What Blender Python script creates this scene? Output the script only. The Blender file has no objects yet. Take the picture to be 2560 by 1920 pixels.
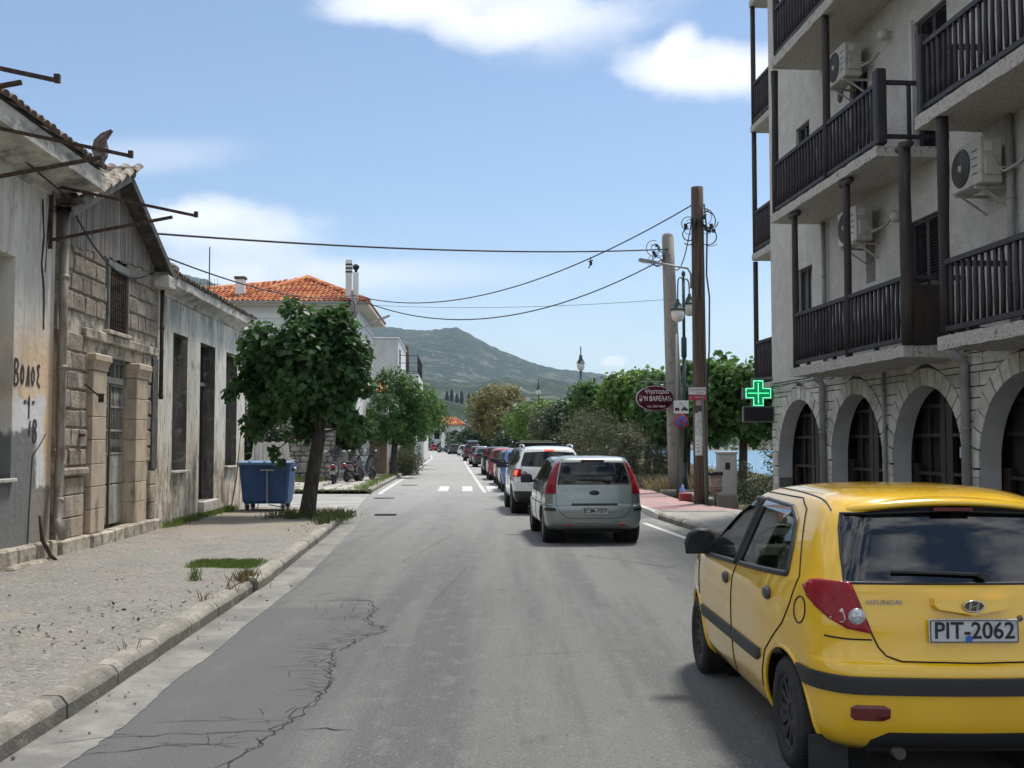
import bpy, bmesh, math, random
import numpy as np
from mathutils import Vector, Matrix, noise as mnoise
from mathutils.bvhtree import BVHTree
from mathutils.geometry import tessellate_polygon
R = math.radians
S = bpy.context.scene
COL = S.collection
rnd = random.Random(7)
uni = rnd.uniform

# ------------------------------------------------------------------ camera, sky, sun, exposure
cam_d = bpy.data.cameras.new('camera'); cam = bpy.data.objects.new('camera', cam_d); COL.objects.link(cam)
cam.location = (0, 0, 1.72); cam.rotation_euler = (R(90 + 3.06), 0, 0)
cam_d.sensor_width = 36; cam_d.lens = 38.95; cam_d.clip_start = .1; cam_d.clip_end = 30000
S.camera = cam
SUN = Vector((.26, .40, 1.0)).normalized()
sun_d = bpy.data.lights.new('sun', 'SUN'); sun = bpy.data.objects.new('sun', sun_d); COL.objects.link(sun)
sun_d.energy = 3.1; sun_d.angle = R(9); sun_d.color = (1, .95, .87)
sun.rotation_euler = SUN.to_track_quat('Z', 'Y').to_euler()
S.view_settings.view_transform = 'Standard'; S.view_settings.look = 'None'
S.view_settings.exposure = 0.42; S.view_settings.gamma = 1; S.view_settings.use_curve_mapping = False
S.render.engine = 'CYCLES'; S.cycles.max_bounces = 7; S.cycles.transparent_max_bounces = 12
S.cycles.use_denoising = True; S.cycles.caustics_reflective = False; S.cycles.caustics_refractive = False
S.cycles.volume_bounces = 0
W = bpy.data.worlds.new('World'); S.world = W; W.use_nodes = True
def build_world():
    nt = W.node_tree; N = nt.nodes; L = nt.links; N.clear()
    out = N.new('ShaderNodeOutputWorld'); bg = N.new('ShaderNodeBackground'); L.new(bg.outputs[0], out.inputs[0])
    bg.inputs[1].default_value = .118
    sky = N.new('ShaderNodeTexSky'); sky.sky_type = 'NISHITA'; sky.sun_disc = False
    sky.sun_elevation = math.asin(SUN.z); sky.sun_rotation = math.atan2(SUN.x, SUN.y)
    sky.altitude = 0; sky.air_density = 1.0; sky.dust_density = .35; sky.ozone_density = 3.0
    tc = N.new('ShaderNodeTexCoord')
    def math_(op, a, b=None, c=None, clamp=False):
        m = N.new('ShaderNodeMath'); m.operation = op; m.use_clamp = clamp
        for i, v in enumerate((a, b, c)):
            if v is None: continue
            if isinstance(v, (int, float)): m.inputs[i].default_value = v
            else: L.new(v, m.inputs[i])
        return m.outputs[0]
    sep = N.new('ShaderNodeSeparateXYZ'); L.new(tc.outputs['Generated'], sep.inputs[0])
    # azimuth / elevation in radians as cloud coordinates
    az = math_('ARCTAN2', sep.outputs[0], sep.outputs[1])
    el = math_('ARCSINE', sep.outputs[2])
    cmb = N.new('ShaderNodeCombineXYZ'); L.new(az, cmb.inputs[0]); L.new(el, cmb.inputs[1])
    def noise(vec, scale, detail, rough=.55, sc=(1, 1, 1)):
        mp = N.new('ShaderNodeMapping'); L.new(vec, mp.inputs[0]); mp.inputs[3].default_value = sc
        n = N.new('ShaderNodeTexNoise'); L.new(mp.outputs[0], n.inputs[0])
        n.inputs['Scale'].default_value = scale; n.inputs['Detail'].default_value = detail; n.inputs['Roughness'].default_value = rough
        return n.outputs[0]
    wv = noise(cmb.outputs[0], 9, 6, .62, (1, 1.6, 1))
    fine = noise(cmb.outputs[0], 34, 6, .65, (.8, 1.5, 1))
    wisp = noise(cmb.outputs[0], 14, 5, .6, (.55, 2.2, 1))
    def blob(x, y, rx, ry, tilt, soft, amp, jag):
        dx = math_('SUBTRACT', az, x); dy = math_('SUBTRACT', el, y)
        c, s = math.cos(tilt), math.sin(tilt)
        u = math_('DIVIDE', math_('ADD', math_('MULTIPLY', dx, c), math_('MULTIPLY', dy, s)), rx)
        v = math_('DIVIDE', math_('SUBTRACT', math_('MULTIPLY', dy, c), math_('MULTIPLY', dx, s)), ry)
        d = math_('SQRT', math_('ADD', math_('MULTIPLY', u, u), math_('MULTIPLY', v, v)))
        d = math_('ADD', d, math_('MULTIPLY', math_('SUBTRACT', wv, .5), jag * 1.2)); d = math_('ADD', d, math_('MULTIPLY', math_('SUBTRACT', fine, .5), .8))
        k = N.new('ShaderNodeMapRange'); k.interpolation_type = 'SMOOTHSTEP'; L.new(d, k.inputs[0])
        k.inputs[1].default_value = 1 + soft; k.inputs[2].default_value = 1 - soft
        k.inputs[3].default_value = 0; k.inputs[4].default_value = amp
        return k.outputs[0]
    def px(x, y): return math.atan((x - 1280) / 2770), math.atan((960 - y) / 2770) + R(3.06)
    parts = []
    for (x, y, rx, ry, t, so, am, jg) in [
        (1180, -6, .120, .028, -.10, .55, .82, .9), (1230, 66, .050, .018, .0, .55, .68, .8), (940, 25, .050, .013, .06, .45, .65, .5),
        (1720, 175, .050, .019, -.05, .5, .80, 1.2), (1840, 200, .070, .018, .0, .6, .78, 1.0), (1700, 122, .020, .012, .5, .5, .75, 1.0),
        (1535, 904, .0115, .0045, .0, .4, .85, 1.2), (560, 590, .075, .020, .0, .6, .65, 2.0), (480, 560, .04, .012, .1, .6, .6, 2.2), (860, 690, .13, .012, .02, .8, .36, 1.5),
        (1500, 60, .07, .02, .3, .7, .28, 1.6), (330, 430, .07, .012, .12, .8, .3, 1.8), (640, 700, .1, .02, 0, .7, .42, 1.2)]:
        X, Y = px(x, y); parts.append(blob(X, Y, rx, ry, t, so, am, jg))
    # clouds over the unseen rest of the sky, cover thickened to add fill light
    fld = noise(cmb.outputs[0], 2.1, 7, .55, (1, 2.0, 1))
    k = N.new('ShaderNodeMapRange'); k.interpolation_type = 'SMOOTHSTEP'; L.new(fld, k.inputs[0])
    k.inputs[1].default_value = .40; k.inputs[2].default_value = .58; k.inputs[4].default_value = .95
    g = math_('MAXIMUM', math_('ABSOLUTE', az), 0)
    far = N.new('ShaderNodeMapRange'); L.new(g, far.inputs[0]); far.inputs[1].default_value = .5; far.inputs[2].default_value = .75
    up = N.new('ShaderNodeMapRange'); L.new(el, up.inputs[0]); up.inputs[1].default_value = .42; up.inputs[2].default_value = .6
    outm = math_('MAXIMUM', far.outputs[0], up.outputs[0])
    parts.append(math_('MULTIPLY', k.outputs[0], outm))
    # thin veil low over the horizon
    lo = N.new('ShaderNodeMapRange'); lo.interpolation_type = 'SMOOTHSTEP'; L.new(el, lo.inputs[0])
    lo.inputs[1].default_value = .24; lo.inputs[2].default_value = .0; lo.inputs[4].default_value = .30
    parts.append(math_('MULTIPLY', lo.outputs[0], math_('ADD', math_('MULTIPLY', wisp, .8), .3)))
    acc = parts[0]
    for q in parts[1:]:
        acc = math_('SUBTRACT', math_('ADD', acc, q), math_('MULTIPLY', acc, q))
    mix = N.new('ShaderNodeMixRGB'); L.new(acc, mix.inputs[0])
    sat = N.new('ShaderNodeHueSaturation'); sat.inputs[1].default_value = .94; sat.inputs[2].default_value = .90
    L.new(sky.outputs[0], sat.inputs[4]); L.new(sat.outputs[0], mix.inputs[1])
    cc = N.new('ShaderNodeMixRGB'); cc.inputs[1].default_value = (5.6, 5.9, 6.4, 1); cc.inputs[2].default_value = (8.3, 8.35, 8.4, 1)
    L.new(math_('MULTIPLY', math_('SUBTRACT', math_('ADD', wv, math_('MULTIPLY', fine, .5)), .45), 2.6, None, True), cc.inputs[0]); L.new(cc.outputs[0], mix.inputs[2]); L.new(mix.outputs[0], bg.inputs[0])
build_world()

# ------------------------------------------------------------------ materials
MATS = {}
def M(name, base, rough=.8, metal=0., layers=(), bump=(), spec=.5, coat=0., rn=0., isl=0., emit=None, back=None, trans=0., alpha=1., coord='Object'):
    if name in MATS: return MATS[name]
    m = bpy.data.materials.new(name); m.use_nodes = True; nt = m.node_tree; N = nt.nodes; L = nt.links
    b = N['Principled BSDF']; b.inputs['Roughness'].default_value = rough; b.inputs['Metallic'].default_value = metal
    b.inputs['Specular IOR Level'].default_value = spec; b.inputs['Coat Weight'].default_value = coat
    b.inputs['Coat Roughness'].default_value = .04
    base = tuple(base) + (1,); b.inputs['Base Color'].default_value = base
    tc = N.new('ShaderNodeTexCoord'); co = tc.outputs[coord]
    if coord == 'World':
        pass
    cur = None
    def rgb(v):
        r = N.new('ShaderNodeRGB'); r.outputs[0].default_value = tuple(v[:3]) + (1,); return r.outputs[0]
    def tex(t, s, d, jit=.5):
        mp = N.new('ShaderNodeMapping'); L.new(co, mp.inputs[0])
        if isinstance(s, (tuple, list)): mp.inputs[3].default_value = s; sc = 1
        else: sc = s
        if t == 'noise':
            n = N.new('ShaderNodeTexNoise'); n.inputs['Detail'].default_value = d; n.inputs['Roughness'].default_value = .62; o = n.outputs[0]
        elif t == 'edge':
            n = N.new('ShaderNodeTexVoronoi'); n.feature = 'DISTANCE_TO_EDGE'; o = n.outputs[0]
        elif t == 'cell':
            n = N.new('ShaderNodeTexVoronoi'); o = n.outputs[0]
        else:
            n = N.new('ShaderNodeTexWave'); n.inputs['Distortion'].default_value = d; n.inputs['Detail'].default_value = 3; o = n.outputs[1]
        L.new(mp.outputs[0], n.inputs[0]); n.inputs['Scale'].default_value = sc
        return o
    def mr(v, a, c, lo=0., hi=1.):
        k = N.new('ShaderNodeMapRange'); L.new(v, k.inputs[0]); k.inputs[1].default_value = a; k.inputs[2].default_value = c
        k.inputs[3].default_value = lo; k.inputs[4].default_value = hi; return k.outputs[0]
    def mul(a, c):
        k = N.new('ShaderNodeMath'); k.operation = 'MULTIPLY'; L.new(a, k.inputs[0])
        if isinstance(c, (int, float)): k.inputs[1].default_value = c
        else: L.new(c, k.inputs[1])
        return k.outputs[0]
    sep = None
    for ly in layers:
        f = mr(tex(ly.get('t', 'noise'), ly['s'], ly.get('d', 5)), ly.get('lo', .45), ly.get('hi', .6))
        for (ax, a, c, jit) in ly.get('r', ()):
            if sep is None:
                sep = N.new('ShaderNodeSeparateXYZ'); L.new(co, sep.inputs[0])
            v = sep.outputs['xyz'.index(ax)]
            if jit:
                ad = N.new('ShaderNodeMath'); ad.operation = 'MULTIPLY_ADD'
                nn = tex('noise', ly.get('rs', 2.5), 6); L.new(nn, ad.inputs[0]); ad.inputs[1].default_value = jit; L.new(v, ad.inputs[2])
                a2, c2 = a + jit / 2, c + jit / 2; v = ad.outputs[0]
            else: a2, c2 = a, c
            f = mul(f, mr(v, a2, c2))
        f = mul(f, ly.get('f', 1.))
        mx = N.new('ShaderNodeMixRGB'); L.new(f, mx.inputs[0])
        L.new(cur if cur is not None else rgb(base), mx.inputs[1]); L.new(rgb(ly['c']), mx.inputs[2]); cur = mx.outputs[0]
    if rn or isl:
        if rn: o = N.new('ShaderNodeObjectInfo').outputs['Random']
        else: o = N.new('ShaderNodeNewGeometry').outputs['Random Per Island']
        hs = N.new('ShaderNodeHueSaturation'); a = rn or isl
        L.new(mr(o, 0, 1, 1 - a, 1 + a), hs.inputs['Value'])
        L.new(mr(mul(o, 7.13), 0, 7.13, .5 - .03 * min(1, a * 2), .5 + .03 * min(1, a * 2)), hs.inputs['Hue'])
        L.new(cur if cur is not None else rgb(base), hs.inputs['Color']); cur = hs.outputs[0]
    if back is not None:
        g = N.new('ShaderNodeNewGeometry'); mx = N.new('ShaderNodeMixRGB'); L.new(g.outputs['Backfacing'], mx.inputs[0])
        L.new(cur if cur is not None else rgb(base), mx.inputs[1]); L.new(rgb(back), mx.inputs[2]); cur = mx.outputs[0]
    if cur is not None: L.new(cur, b.inputs['Base Color'])
    prev = None
    for (s, st, dist) in bump:
        t = tex('noise', s, 8)
        bp = N.new('ShaderNodeBump'); bp.inputs['Strength'].default_value = st; bp.inputs['Distance'].default_value = dist
        L.new(t, bp.inputs['Height'])
        if prev is not None: L.new(prev, bp.inputs['Normal'])
        prev = bp.outputs[0]
    if prev is not None: L.new(prev, b.inputs['Normal'])
    if emit: b.inputs['Emission Color'].default_value = tuple(emit[0]) + (1,); b.inputs['Emission Strength'].default_value = emit[1]
    if trans:
        o = N['Material Output']; t = N.new('ShaderNodeBsdfTranslucent'); ms = N.new('ShaderNodeMixShader'); ms.inputs[0].default_value = trans
        if cur is not None:
            h2 = N.new('ShaderNodeHueSaturation'); h2.inputs['Value'].default_value = 1.5; h2.inputs['Hue'].default_value = .485; L.new(cur, h2.inputs['Color']); L.new(h2.outputs[0], t.inputs[0])
        else: t.inputs[0].default_value = base
        L.new(b.outputs[0], ms.inputs[1]); L.new(t.outputs[0], ms.inputs[2]); L.new(ms.outputs[0], o.inputs[0])
    MATS[name] = m; return m
def glass(name, tint, amount, rough=.02, ior=1.5):
    """car / house glazing: glossy reflection over a tinted transparency (amount = what gets through)"""
    m = bpy.data.materials.new(name); m.use_nodes = True; nt = m.node_tree; N = nt.nodes; L = nt.links; N.clear()
    o = N.new('ShaderNodeOutputMaterial'); g = N.new('ShaderNodeBsdfGlossy'); g.inputs['Roughness'].default_value = rough
    t = N.new('ShaderNodeBsdfTransparent'); t.inputs[0].default_value = tuple(c * amount for c in tint) + (1,)
    fr = N.new('ShaderNodeFresnel'); fr.inputs[0].default_value = ior
    mx = N.new('ShaderNodeMixShader'); L.new(fr.outputs[0], mx.inputs[0]); L.new(t.outputs[0], mx.inputs[1]); L.new(g.outputs[0], mx.inputs[2])
    L.new(mx.outputs[0], o.inputs[0]); MATS[name] = m; return m

# ------------------------------------------------------------------ objects
def tag(o, label=None, cat=None, group=None, kind=None):
    if label: o['label'] = label
    if cat: o['category'] = cat
    if group: o['group'] = group
    if kind: o['kind'] = kind
    return o
def empty(name, loc=(0, 0, 0), rz=0.):
    o = bpy.data.objects.new(name, None); COL.objects.link(o); o.location = loc; o.rotation_euler = (0, 0, rz)
    o.empty_display_size = .1; return o
def link(name, me, parent=None, mat=None, loc=None):
    o = bpy.data.objects.new(name, me); COL.objects.link(o)
    if mat is not None and not me.materials: me.materials.append(mat)
    if parent is not None: o.parent = parent
    if loc is not None: o.location = loc
    return o
def mesh(name, v, f, mat=None, smooth=False):
    me = bpy.data.meshes.new(name); me.from_pydata([tuple(p) for p in v], [], f)
    if mat is not None: me.materials.append(mat)
    if smooth: me.polygons.foreach_set('use_smooth', [True] * len(me.polygons))
    me.update(); return me
def npmesh(name, V, F, mat, smooth=False):
    """fast mesh from numpy: V (n,3), F (m,k) with constant k"""
    me = bpy.data.meshes.new(name); V = np.ascontiguousarray(V, dtype=np.float32); F = np.ascontiguousarray(F, dtype=np.int32)
    me.vertices.add(len(V)); me.vertices.foreach_set('co', V.ravel())
    k = F.shape[1]; me.loops.add(F.size); me.loops.foreach_set('vertex_index', F.ravel())
    me.polygons.add(len(F)); me.polygons.foreach_set('loop_start', np.arange(0, F.size, k, dtype=np.int32))
    me.polygons.foreach_set('loop_total', np.full(len(F), k, dtype=np.int32))
    if smooth: me.polygons.foreach_set('use_smooth', np.ones(len(F), dtype=bool))
    me.materials.append(mat); me.update(calc_edges=True); return me
class MB:
    def __init__(s): s.v = []; s.f = []; s.sm = []
    def add(s, v, f, smooth=False):
        k = len(s.v); s.v += [tuple(p) for p in v]; s.f += [tuple(i + k for i in q) for q in f]; s.sm += [smooth] * len(f); return s
    def box(s, x0, x1, y0, y1, z0, z1):
        return s.add([(x0, y0, z0), (x1, y0, z0), (x1, y1, z0), (x0, y1, z0), (x0, y0, z1), (x1, y0, z1), (x1, y1, z1), (x0, y1, z1)],
                     [(0, 3, 2, 1), (4, 5, 6, 7), (0, 1, 5, 4), (1, 2, 6, 5), (2, 3, 7, 6), (3, 0, 4, 7)])
    def bbox(s, x0, x1, y0, y1, z0, z1, b=.01):
        """box with chamfered edges"""
        bm = bmesh.new(); bmesh.ops.create_cube(bm, size=1)
        for v in bm.verts: v.co = Vector(((x0 + x1) / 2 + v.co.x * (x1 - x0), (y0 + y1) / 2 + v.co.y * (y1 - y0), (z0 + z1) / 2 + v.co.z * (z1 - z0)))
        bmesh.ops.bevel(bm, geom=bm.edges[:], offset=b, segments=1, affect='EDGES')
        bm.verts.index_update(); s.add([v.co[:] for v in bm.verts], [[v.index for v in f.verts] for f in bm.faces]); bm.free(); return s
    def beam(s, a, b, w, h=None, up=(0, 0, 1)):
        a, b = Vector(a), Vector(b); h = h or w; d = (b - a).normalized(); u = Vector(up)
        if abs(d.dot(u)) > .98: u = Vector((1, 0, 0))
        r = d.cross(u).normalized(); u = r.cross(d)
        vs = []
        for p in (a, b):
            for (i, j) in ((-1, -1), (1, -1), (1, 1), (-1, 1)): vs.append(p + r * (w / 2 * i) + u * (h / 2 * j))
        return s.add(vs, [(3, 2, 1, 0), (4, 5, 6, 7), (0, 1, 5, 4), (1, 2, 6, 5), (2, 3, 7, 6), (3, 0, 4, 7)])
    def tube(s, pts, r, n=8, caps=True, closed=False):
        pts = [Vector(p) for p in pts]; m = len(pts); rs = r if isinstance(r, (list, tuple)) else [r] * m
        d0 = (pts[1] - pts[0]).normalized(); u = Vector((0, 0, 1)) if abs(d0.z) < .9 else Vector((1, 0, 0))
        u = (u - d0 * u.dot(d0)).normalized(); vs = []
        for i, p in enumerate(pts):
            if closed: d = (pts[(i + 1) % m] - pts[i - 1]).normalized()
            else: d = (pts[min(i + 1, m - 1)] - pts[max(i - 1, 0)]).normalized()
            u = (u - d * u.dot(d)); u = u.normalized() if u.length > 1e-6 else Vector((1, 0, 0)); w = d.cross(u)
            for k in range(n):
                a = 2 * math.pi * k / n; vs.append(p + (u * math.cos(a) + w * math.sin(a)) * rs[i])
        fs = []
        for i in range(m if closed else m - 1):
            j = (i + 1) % m
            for k in range(n): fs.append((i * n + k, i * n + (k + 1) % n, j * n + (k + 1) % n, j * n + k))
        s.add(vs, fs, True)
        if caps and not closed: k0 = len(s.v) - m * n; s.f += [tuple(k0 + i for i in reversed(range(n))), tuple(k0 + (m - 1) * n + i for i in range(n))]; s.sm += [False, False]
        return s
    def lathe(s, prof, n=20, c=(0, 0, 0), axis='z', smooth=True, ang=2 * math.pi):
        vs = []; full = abs(ang - 2 * math.pi) < 1e-6; cnt = n if full else n + 1
        for (r, z) in prof:
            for k in range(cnt):
                a = ang * k / n; x, y = r * math.cos(a), r * math.sin(a)
                p = {'z': (x, y, z), 'x': (z, x, y), 'y': (x, z, y)}[axis]; vs.append((p[0] + c[0], p[1] + c[1], p[2] + c[2]))
        fs = []
        for i in range(len(prof) - 1):
            for k in range(n):
                k2 = (k + 1) % cnt; fs.append((i * cnt + k, i * cnt + k2, (i + 1) * cnt + k2, (i + 1) * cnt + k))
        return s.add(vs, fs, smooth)
    def prism(s, poly, y0, y1, axes='xz', holes=()):
        """polygon (2D) swept between y0 and y1 along the third axis; holes are polygons too"""
        rings = [list(poly)] + [list(h) for h in holes]; flat = [p for r in rings for p in r]
        tris = tessellate_polygon([[Vector((p[0], p[1], 0)) for p in r] for r in rings])
        def P(p, t): return {'xz': (p[0], t, p[1]), 'xy': (p[0], p[1], t), 'yz': (t, p[0], p[1])}[axes]
        n = len(flat); vs = [P(p, y0) for p in flat] + [P(p, y1) for p in flat]
        fs = [tuple(t) for t in tris] + [tuple(i + n for i in reversed(t)) for t in tris]
        if not holes and len(poly) <= 4: fs = [tuple(range(n)), tuple(reversed(range(n, 2 * n)))]
        k = 0
        for r in rings:
            m = len(r)
            for i in range(m): j = (i + 1) % m; fs.append((k + i, k + j, n + k + j, n + k + i))
            k += m
        return s.add(vs, fs)
    def xf(s, mtx, start=0):
        s.v = s.v[:start] + [tuple(mtx @ Vector(p)) for p in s.v[start:]]; return s
    def build(s, name, mat, parent=None, fix=True, loc=None, me_only=False):
        me = bpy.data.meshes.new(name); me.from_pydata(s.v, [], s.f); me.materials.append(mat)
        me.polygons.foreach_set('use_smooth', s.sm)
        if fix:
            bm = bmesh.new(); bm.from_mesh(me); bmesh.ops.recalc_face_normals(bm, faces=bm.faces[:]); bm.to_mesh(me); bm.free()
        me.update()
        if me_only: return me
        return link(name, me, parent, None, loc)
def text_mesh(body, size, mat, name='lettering', parent=None, extrude=.002, font_w=1.0, align='CENTER', shear=0, bold=0.):
    c = bpy.data.curves.new(name, 'FONT'); c.body = body; c.size = size; c.extrude = extrude; c.align_x = align; c.align_y = 'CENTER'
    c.offset = bold; c.shear = shear; c.resolution_u = 3
    o = bpy.data.objects.new('tmp', c); COL.objects.link(o); dg = bpy.context.evaluated_depsgraph_get(); dg.update()
    me = bpy.data.meshes.new_from_object(o.evaluated_get(dg)); me.name = name; bpy.data.objects.remove(o)
    for v in me.vertices: v.co.x *= font_w
    me.materials.clear(); me.materials.append(mat)
    return link(name, me, parent)
def copy_tree(o, parent=None):
    c = o.copy(); COL.objects.link(c)
    if parent is not None: c.parent = parent
    for ch in list(o.children): copy_tree(ch, c)
    return c
def sub(x): return list(x)
# ------------------------------------------------------------------ ground, hills, sea
def interp(tab, y): return float(np.interp(y, [t[0] for t in tab], [t[1] for t in tab]))
XLT = [(-30, -2.6), (2, -2.68), (7.2, -2.77), (11, -2.9), (14, -3.0), (20.4, -3.42), (26.8, -3.85), (39, -4.9), (64, -6.05), (90, -7.5), (125, -9.3), (160, -12), (207, -18), (260, -27), (340, -45)]
XRT = [(-30, 5.9), (2, 5.3), (10, 4.65), (15, 4.15), (20, 3.72), (25.2, 3.3), (30, 3.25), (36, 3.4), (45, 3.1), (63, 2.2), (95, .7), (126, -1.2), (160, -4.6), (207, -10.6), (260, -19), (340, -37)]
XCT = [(20, .1), (38.7, -.94), (79, -3.15), (95, -4.0), (126, -5.4), (160, -8.4), (207, -14.4), (260, -23), (340, -41)]
XL = lambda y: interp(XLT, y)
XR = lambda y: interp(XRT, y)
XC = lambda y: interp(XCT, y)
asphalt = M('asphalt', (.158, .162, .152), rough=.82, spec=.35, layers=[
    dict(c=(.185, .183, .178), s=(.5, .09, 1), d=6, lo=.42, hi=.62),
    dict(c=(.108, .110, .110), s=(1.3, .05, 1), d=6, lo=.45, hi=.58, f=.85), dict(c=(.20, .20, .195), s=(5, 3, 1), d=8, lo=.54, hi=.64, f=.5), dict(c=(.10, .10, .10), s=(2.5, 1.2, 1), d=8, lo=.60, hi=.66, f=.6),
    dict(c=(.42, .42, .40), s=48, d=3, lo=.60, hi=.70, f=.8),
    dict(c=(.06, .06, .06), s=36, d=3, lo=.57, hi=.68, f=.7),
    dict(c=(.128, .128, .128), s=(1.1, .5, 1), d=7, lo=.25, hi=.5, f=.9, r=[('x', -1.15, -1.35, .35), ('y', 11.8, 11.6, .4)], rs=1.2),
    dict(c=(.37, .37, .355), s=2.0, d=6, lo=.1, hi=.5, f=.9, r=[('y', 12, 46, 3)])],  # paler with distance: the far road's brighter light put into the colour
    bump=[(45, 1.0, .02), (6, .35, .02)])
gutter = M('gutter_concrete', (.225, .22, .20), rough=.9, layers=[
    dict(c=(.29, .28, .255), s=3, d=8, lo=.45, hi=.62), dict(c=(.13, .125, .11), s=9, d=8, lo=.56, hi=.7, f=.8),
    dict(c=(.155, .153, .145), s=1.2, d=8, lo=.48, hi=.6, f=.85)], bump=[(30, .6, .02)])
kerb_m = M('kerb_stone', (.30, .28, .235), rough=.92, rn=.14, layers=[
    dict(c=(.42, .395, .34), s=4, d=8, lo=.48, hi=.62), dict(c=(.10, .10, .088), s=22, d=6, lo=.56, hi=.68, f=.75),
    dict(c=(.12, .12, .11), s=3, d=6, lo=.52, hi=.7, f=.6), dict(c=(.13, .128, .112), s=5, d=6, lo=.25, hi=.5, f=.85, r=[('z', .125, .085, .05)], rs=9)], bump=[(35, .9, .02), (7, .4, .03)])
walk_m = M('pavement_concrete', (.30, .288, .262), rough=.93, layers=[
    dict(c=(.36, .29, .262), s=.9, d=8, lo=.5, hi=.64, f=.7), dict(c=(.25, .25, .22), s=1.6, d=8, lo=.48, hi=.62, f=.8),
    dict(c=(.52, .50, .46), s=17, d=6, lo=.56, hi=.66, f=.8), dict(c=(.11, .10, .088), s=14, d=6, lo=.57, hi=.66, f=.8), dict(c=(.5, .49, .46), s=40, d=3, lo=.60, hi=.68, f=.8),
    dict(c=(.42, .37, .29), s=.7, d=7, lo=.60, hi=.68, f=.6),
    dict(c=(.34, .29, .22), s=2.2, d=8, lo=.3, hi=.6, f=.85, r=[('y', 19.3, 20.1, .8)]),
    dict(c=(.21, .175, .135), s=1.5, d=8, lo=.48, hi=.6, f=.7, r=[('x', -5.7, -6.5, .6)])],
    bump=[(26, 1.0, .05), (5, .5, .05)])
line_m = M('road_paint', (.60, .60, .57), rough=.75, layers=[dict(c=(.30, .30, .29), s=7, d=8, lo=.52, hi=.66, f=.75), dict(c=(.22, .22, .21), s=35, d=4, lo=.58, hi=.66, f=.7)], bump=[(50, .3, .01)])

def ribbon(name, fa, fb, ys, z, mat, parent=None, nx=1):
    v = []; f = []
    for y in ys:
        a, b = fa(y), fb(y)
        for i in range(nx + 1): v.append((a + (b - a) * i / nx, y, z))
    for j in range(len(ys) - 1):
        for i in range(nx): k = j * (nx + 1) + i; f.append((k, k + 1, k + nx + 2, k + nx + 1))
    return link(name, mesh(name, v, f, mat), parent)
ys = [-30, -10] + list(np.arange(0, 60, 1.)) + list(np.arange(60, 345, 4.))
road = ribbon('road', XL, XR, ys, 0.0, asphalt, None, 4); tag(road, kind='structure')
ribbon('gutter_strip', lambda y: XL(y) - .01, lambda y: XL(y) + .38 + .04 * mnoise.noise((0, y * .8, 0)) + .022 * mnoise.noise((0, y * 9, 0)), list(np.arange(-4, 27.5, .08)), .004, gutter, road)
ribbon('gutter_strip', lambda y: XR(y) - .34 - .08 * mnoise.noise((3, y * 1.3, 0)), lambda y: XR(y) + .01, list(np.arange(2, 31, .3)), .004, gutter, road)
ribbon('edge_line', lambda y: XL(y) + .24 + .02 * mnoise.noise((0, y, 1)), lambda y: XL(y) + .40, list(np.arange(37.5, 160, 1.5)), .005, line_m, road)
ribbon('centre_line', lambda y: XC(y) - .07, lambda y: XC(y) + .07 + .02 * mnoise.noise((0, y * 2, 4)), list(np.arange(38.7, 112, 1.2)), .005, line_m, road)
ribbon('edge_line', lambda y: XR(y) - .62, lambda y: XR(y) - .50, list(np.arange(12, 25, 1.)), .0045, line_m, road)
for (xa, w) in ((-2.67, .38), (-1.78, .38), (-.86, .36), (.1, .36), (1.0, .36)):
    ribbon('crossing_stripe', lambda y: xa - .042 * (y - 39.7), lambda y: xa + w - .042 * (y - 39.7), [39.7, 42, 44.4], .005, line_m, road)
# cracks in the old asphalt: jagged sunken seams
crack_m = M('crack_dirt', (.03, .03, .03), rough=1)
def crack(pts, w, parent, z=.004, jit=.035, step=.09):
    P = []
    for (a, b) in zip(pts[:-1], pts[1:]):
        n = max(2, int(math.hypot(b[0] - a[0], b[1] - a[1]) / step))
        for i in range(n): P.append((a[0] + (b[0] - a[0]) * i / n + uni(-jit, jit), a[1] + (b[1] - a[1]) * i / n + uni(-jit, jit)))
    P.append(pts[-1]); v = []; f = []
    for i, (x, y) in enumerate(P):
        a, b = P[max(0, i - 1)], P[min(len(P) - 1, i + 1)]; d = Vector((b[0] - a[0], b[1] - a[1])).normalized(); ww = w * uni(.25, 1) * (1 if 0 < i < len(P) - 1 else .1)
        v += [(x - d.y * ww, y + d.x * ww, z), (x + d.y * ww, y - d.x * ww, z)]
    for i in range(len(P) - 1): f.append((2 * i, 2 * i + 1, 2 * i + 3, 2 * i + 2))
    return v, f
cr = MB()
mainc = [(-1.52, 5.9), (-1.42, 6.6), (-1.32, 7.3), (-1.28, 8.0), (-1.38, 8.6), (-1.45, 9.2), (-1.30, 9.9), (-1.15, 10.3), (-1.42, 10.9), (-1.4, 11.6), (-1.55, 12.25), (-1.9, 12.2), (-2.3, 12.15)]
cr.add(*crack(mainc, .006, None, jit=.028, step=.05)); cr.add(*crack([(p[0] - .03, p[1] + .02) for p in mainc], .005, None, jit=.045, step=.07))
for i in range(70):
    k = rnd.randrange(0, 11); a = mainc[k]; L_ = uni(.15, .8); an = uni(2.4, 3.9)
    p = (a[0] + uni(-.12, .05), a[1] + uni(-.3, .3)); q = (p[0] + math.cos(an) * L_ * .7, p[1] + math.sin(an) * L_ * .4)
    cr.add(*crack([p, ((p[0] + q[0]) / 2 + uni(-.05, .05), (p[1] + q[1]) / 2 + uni(-.05, .05)), q], .004, None, jit=.02, step=.05))
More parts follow.
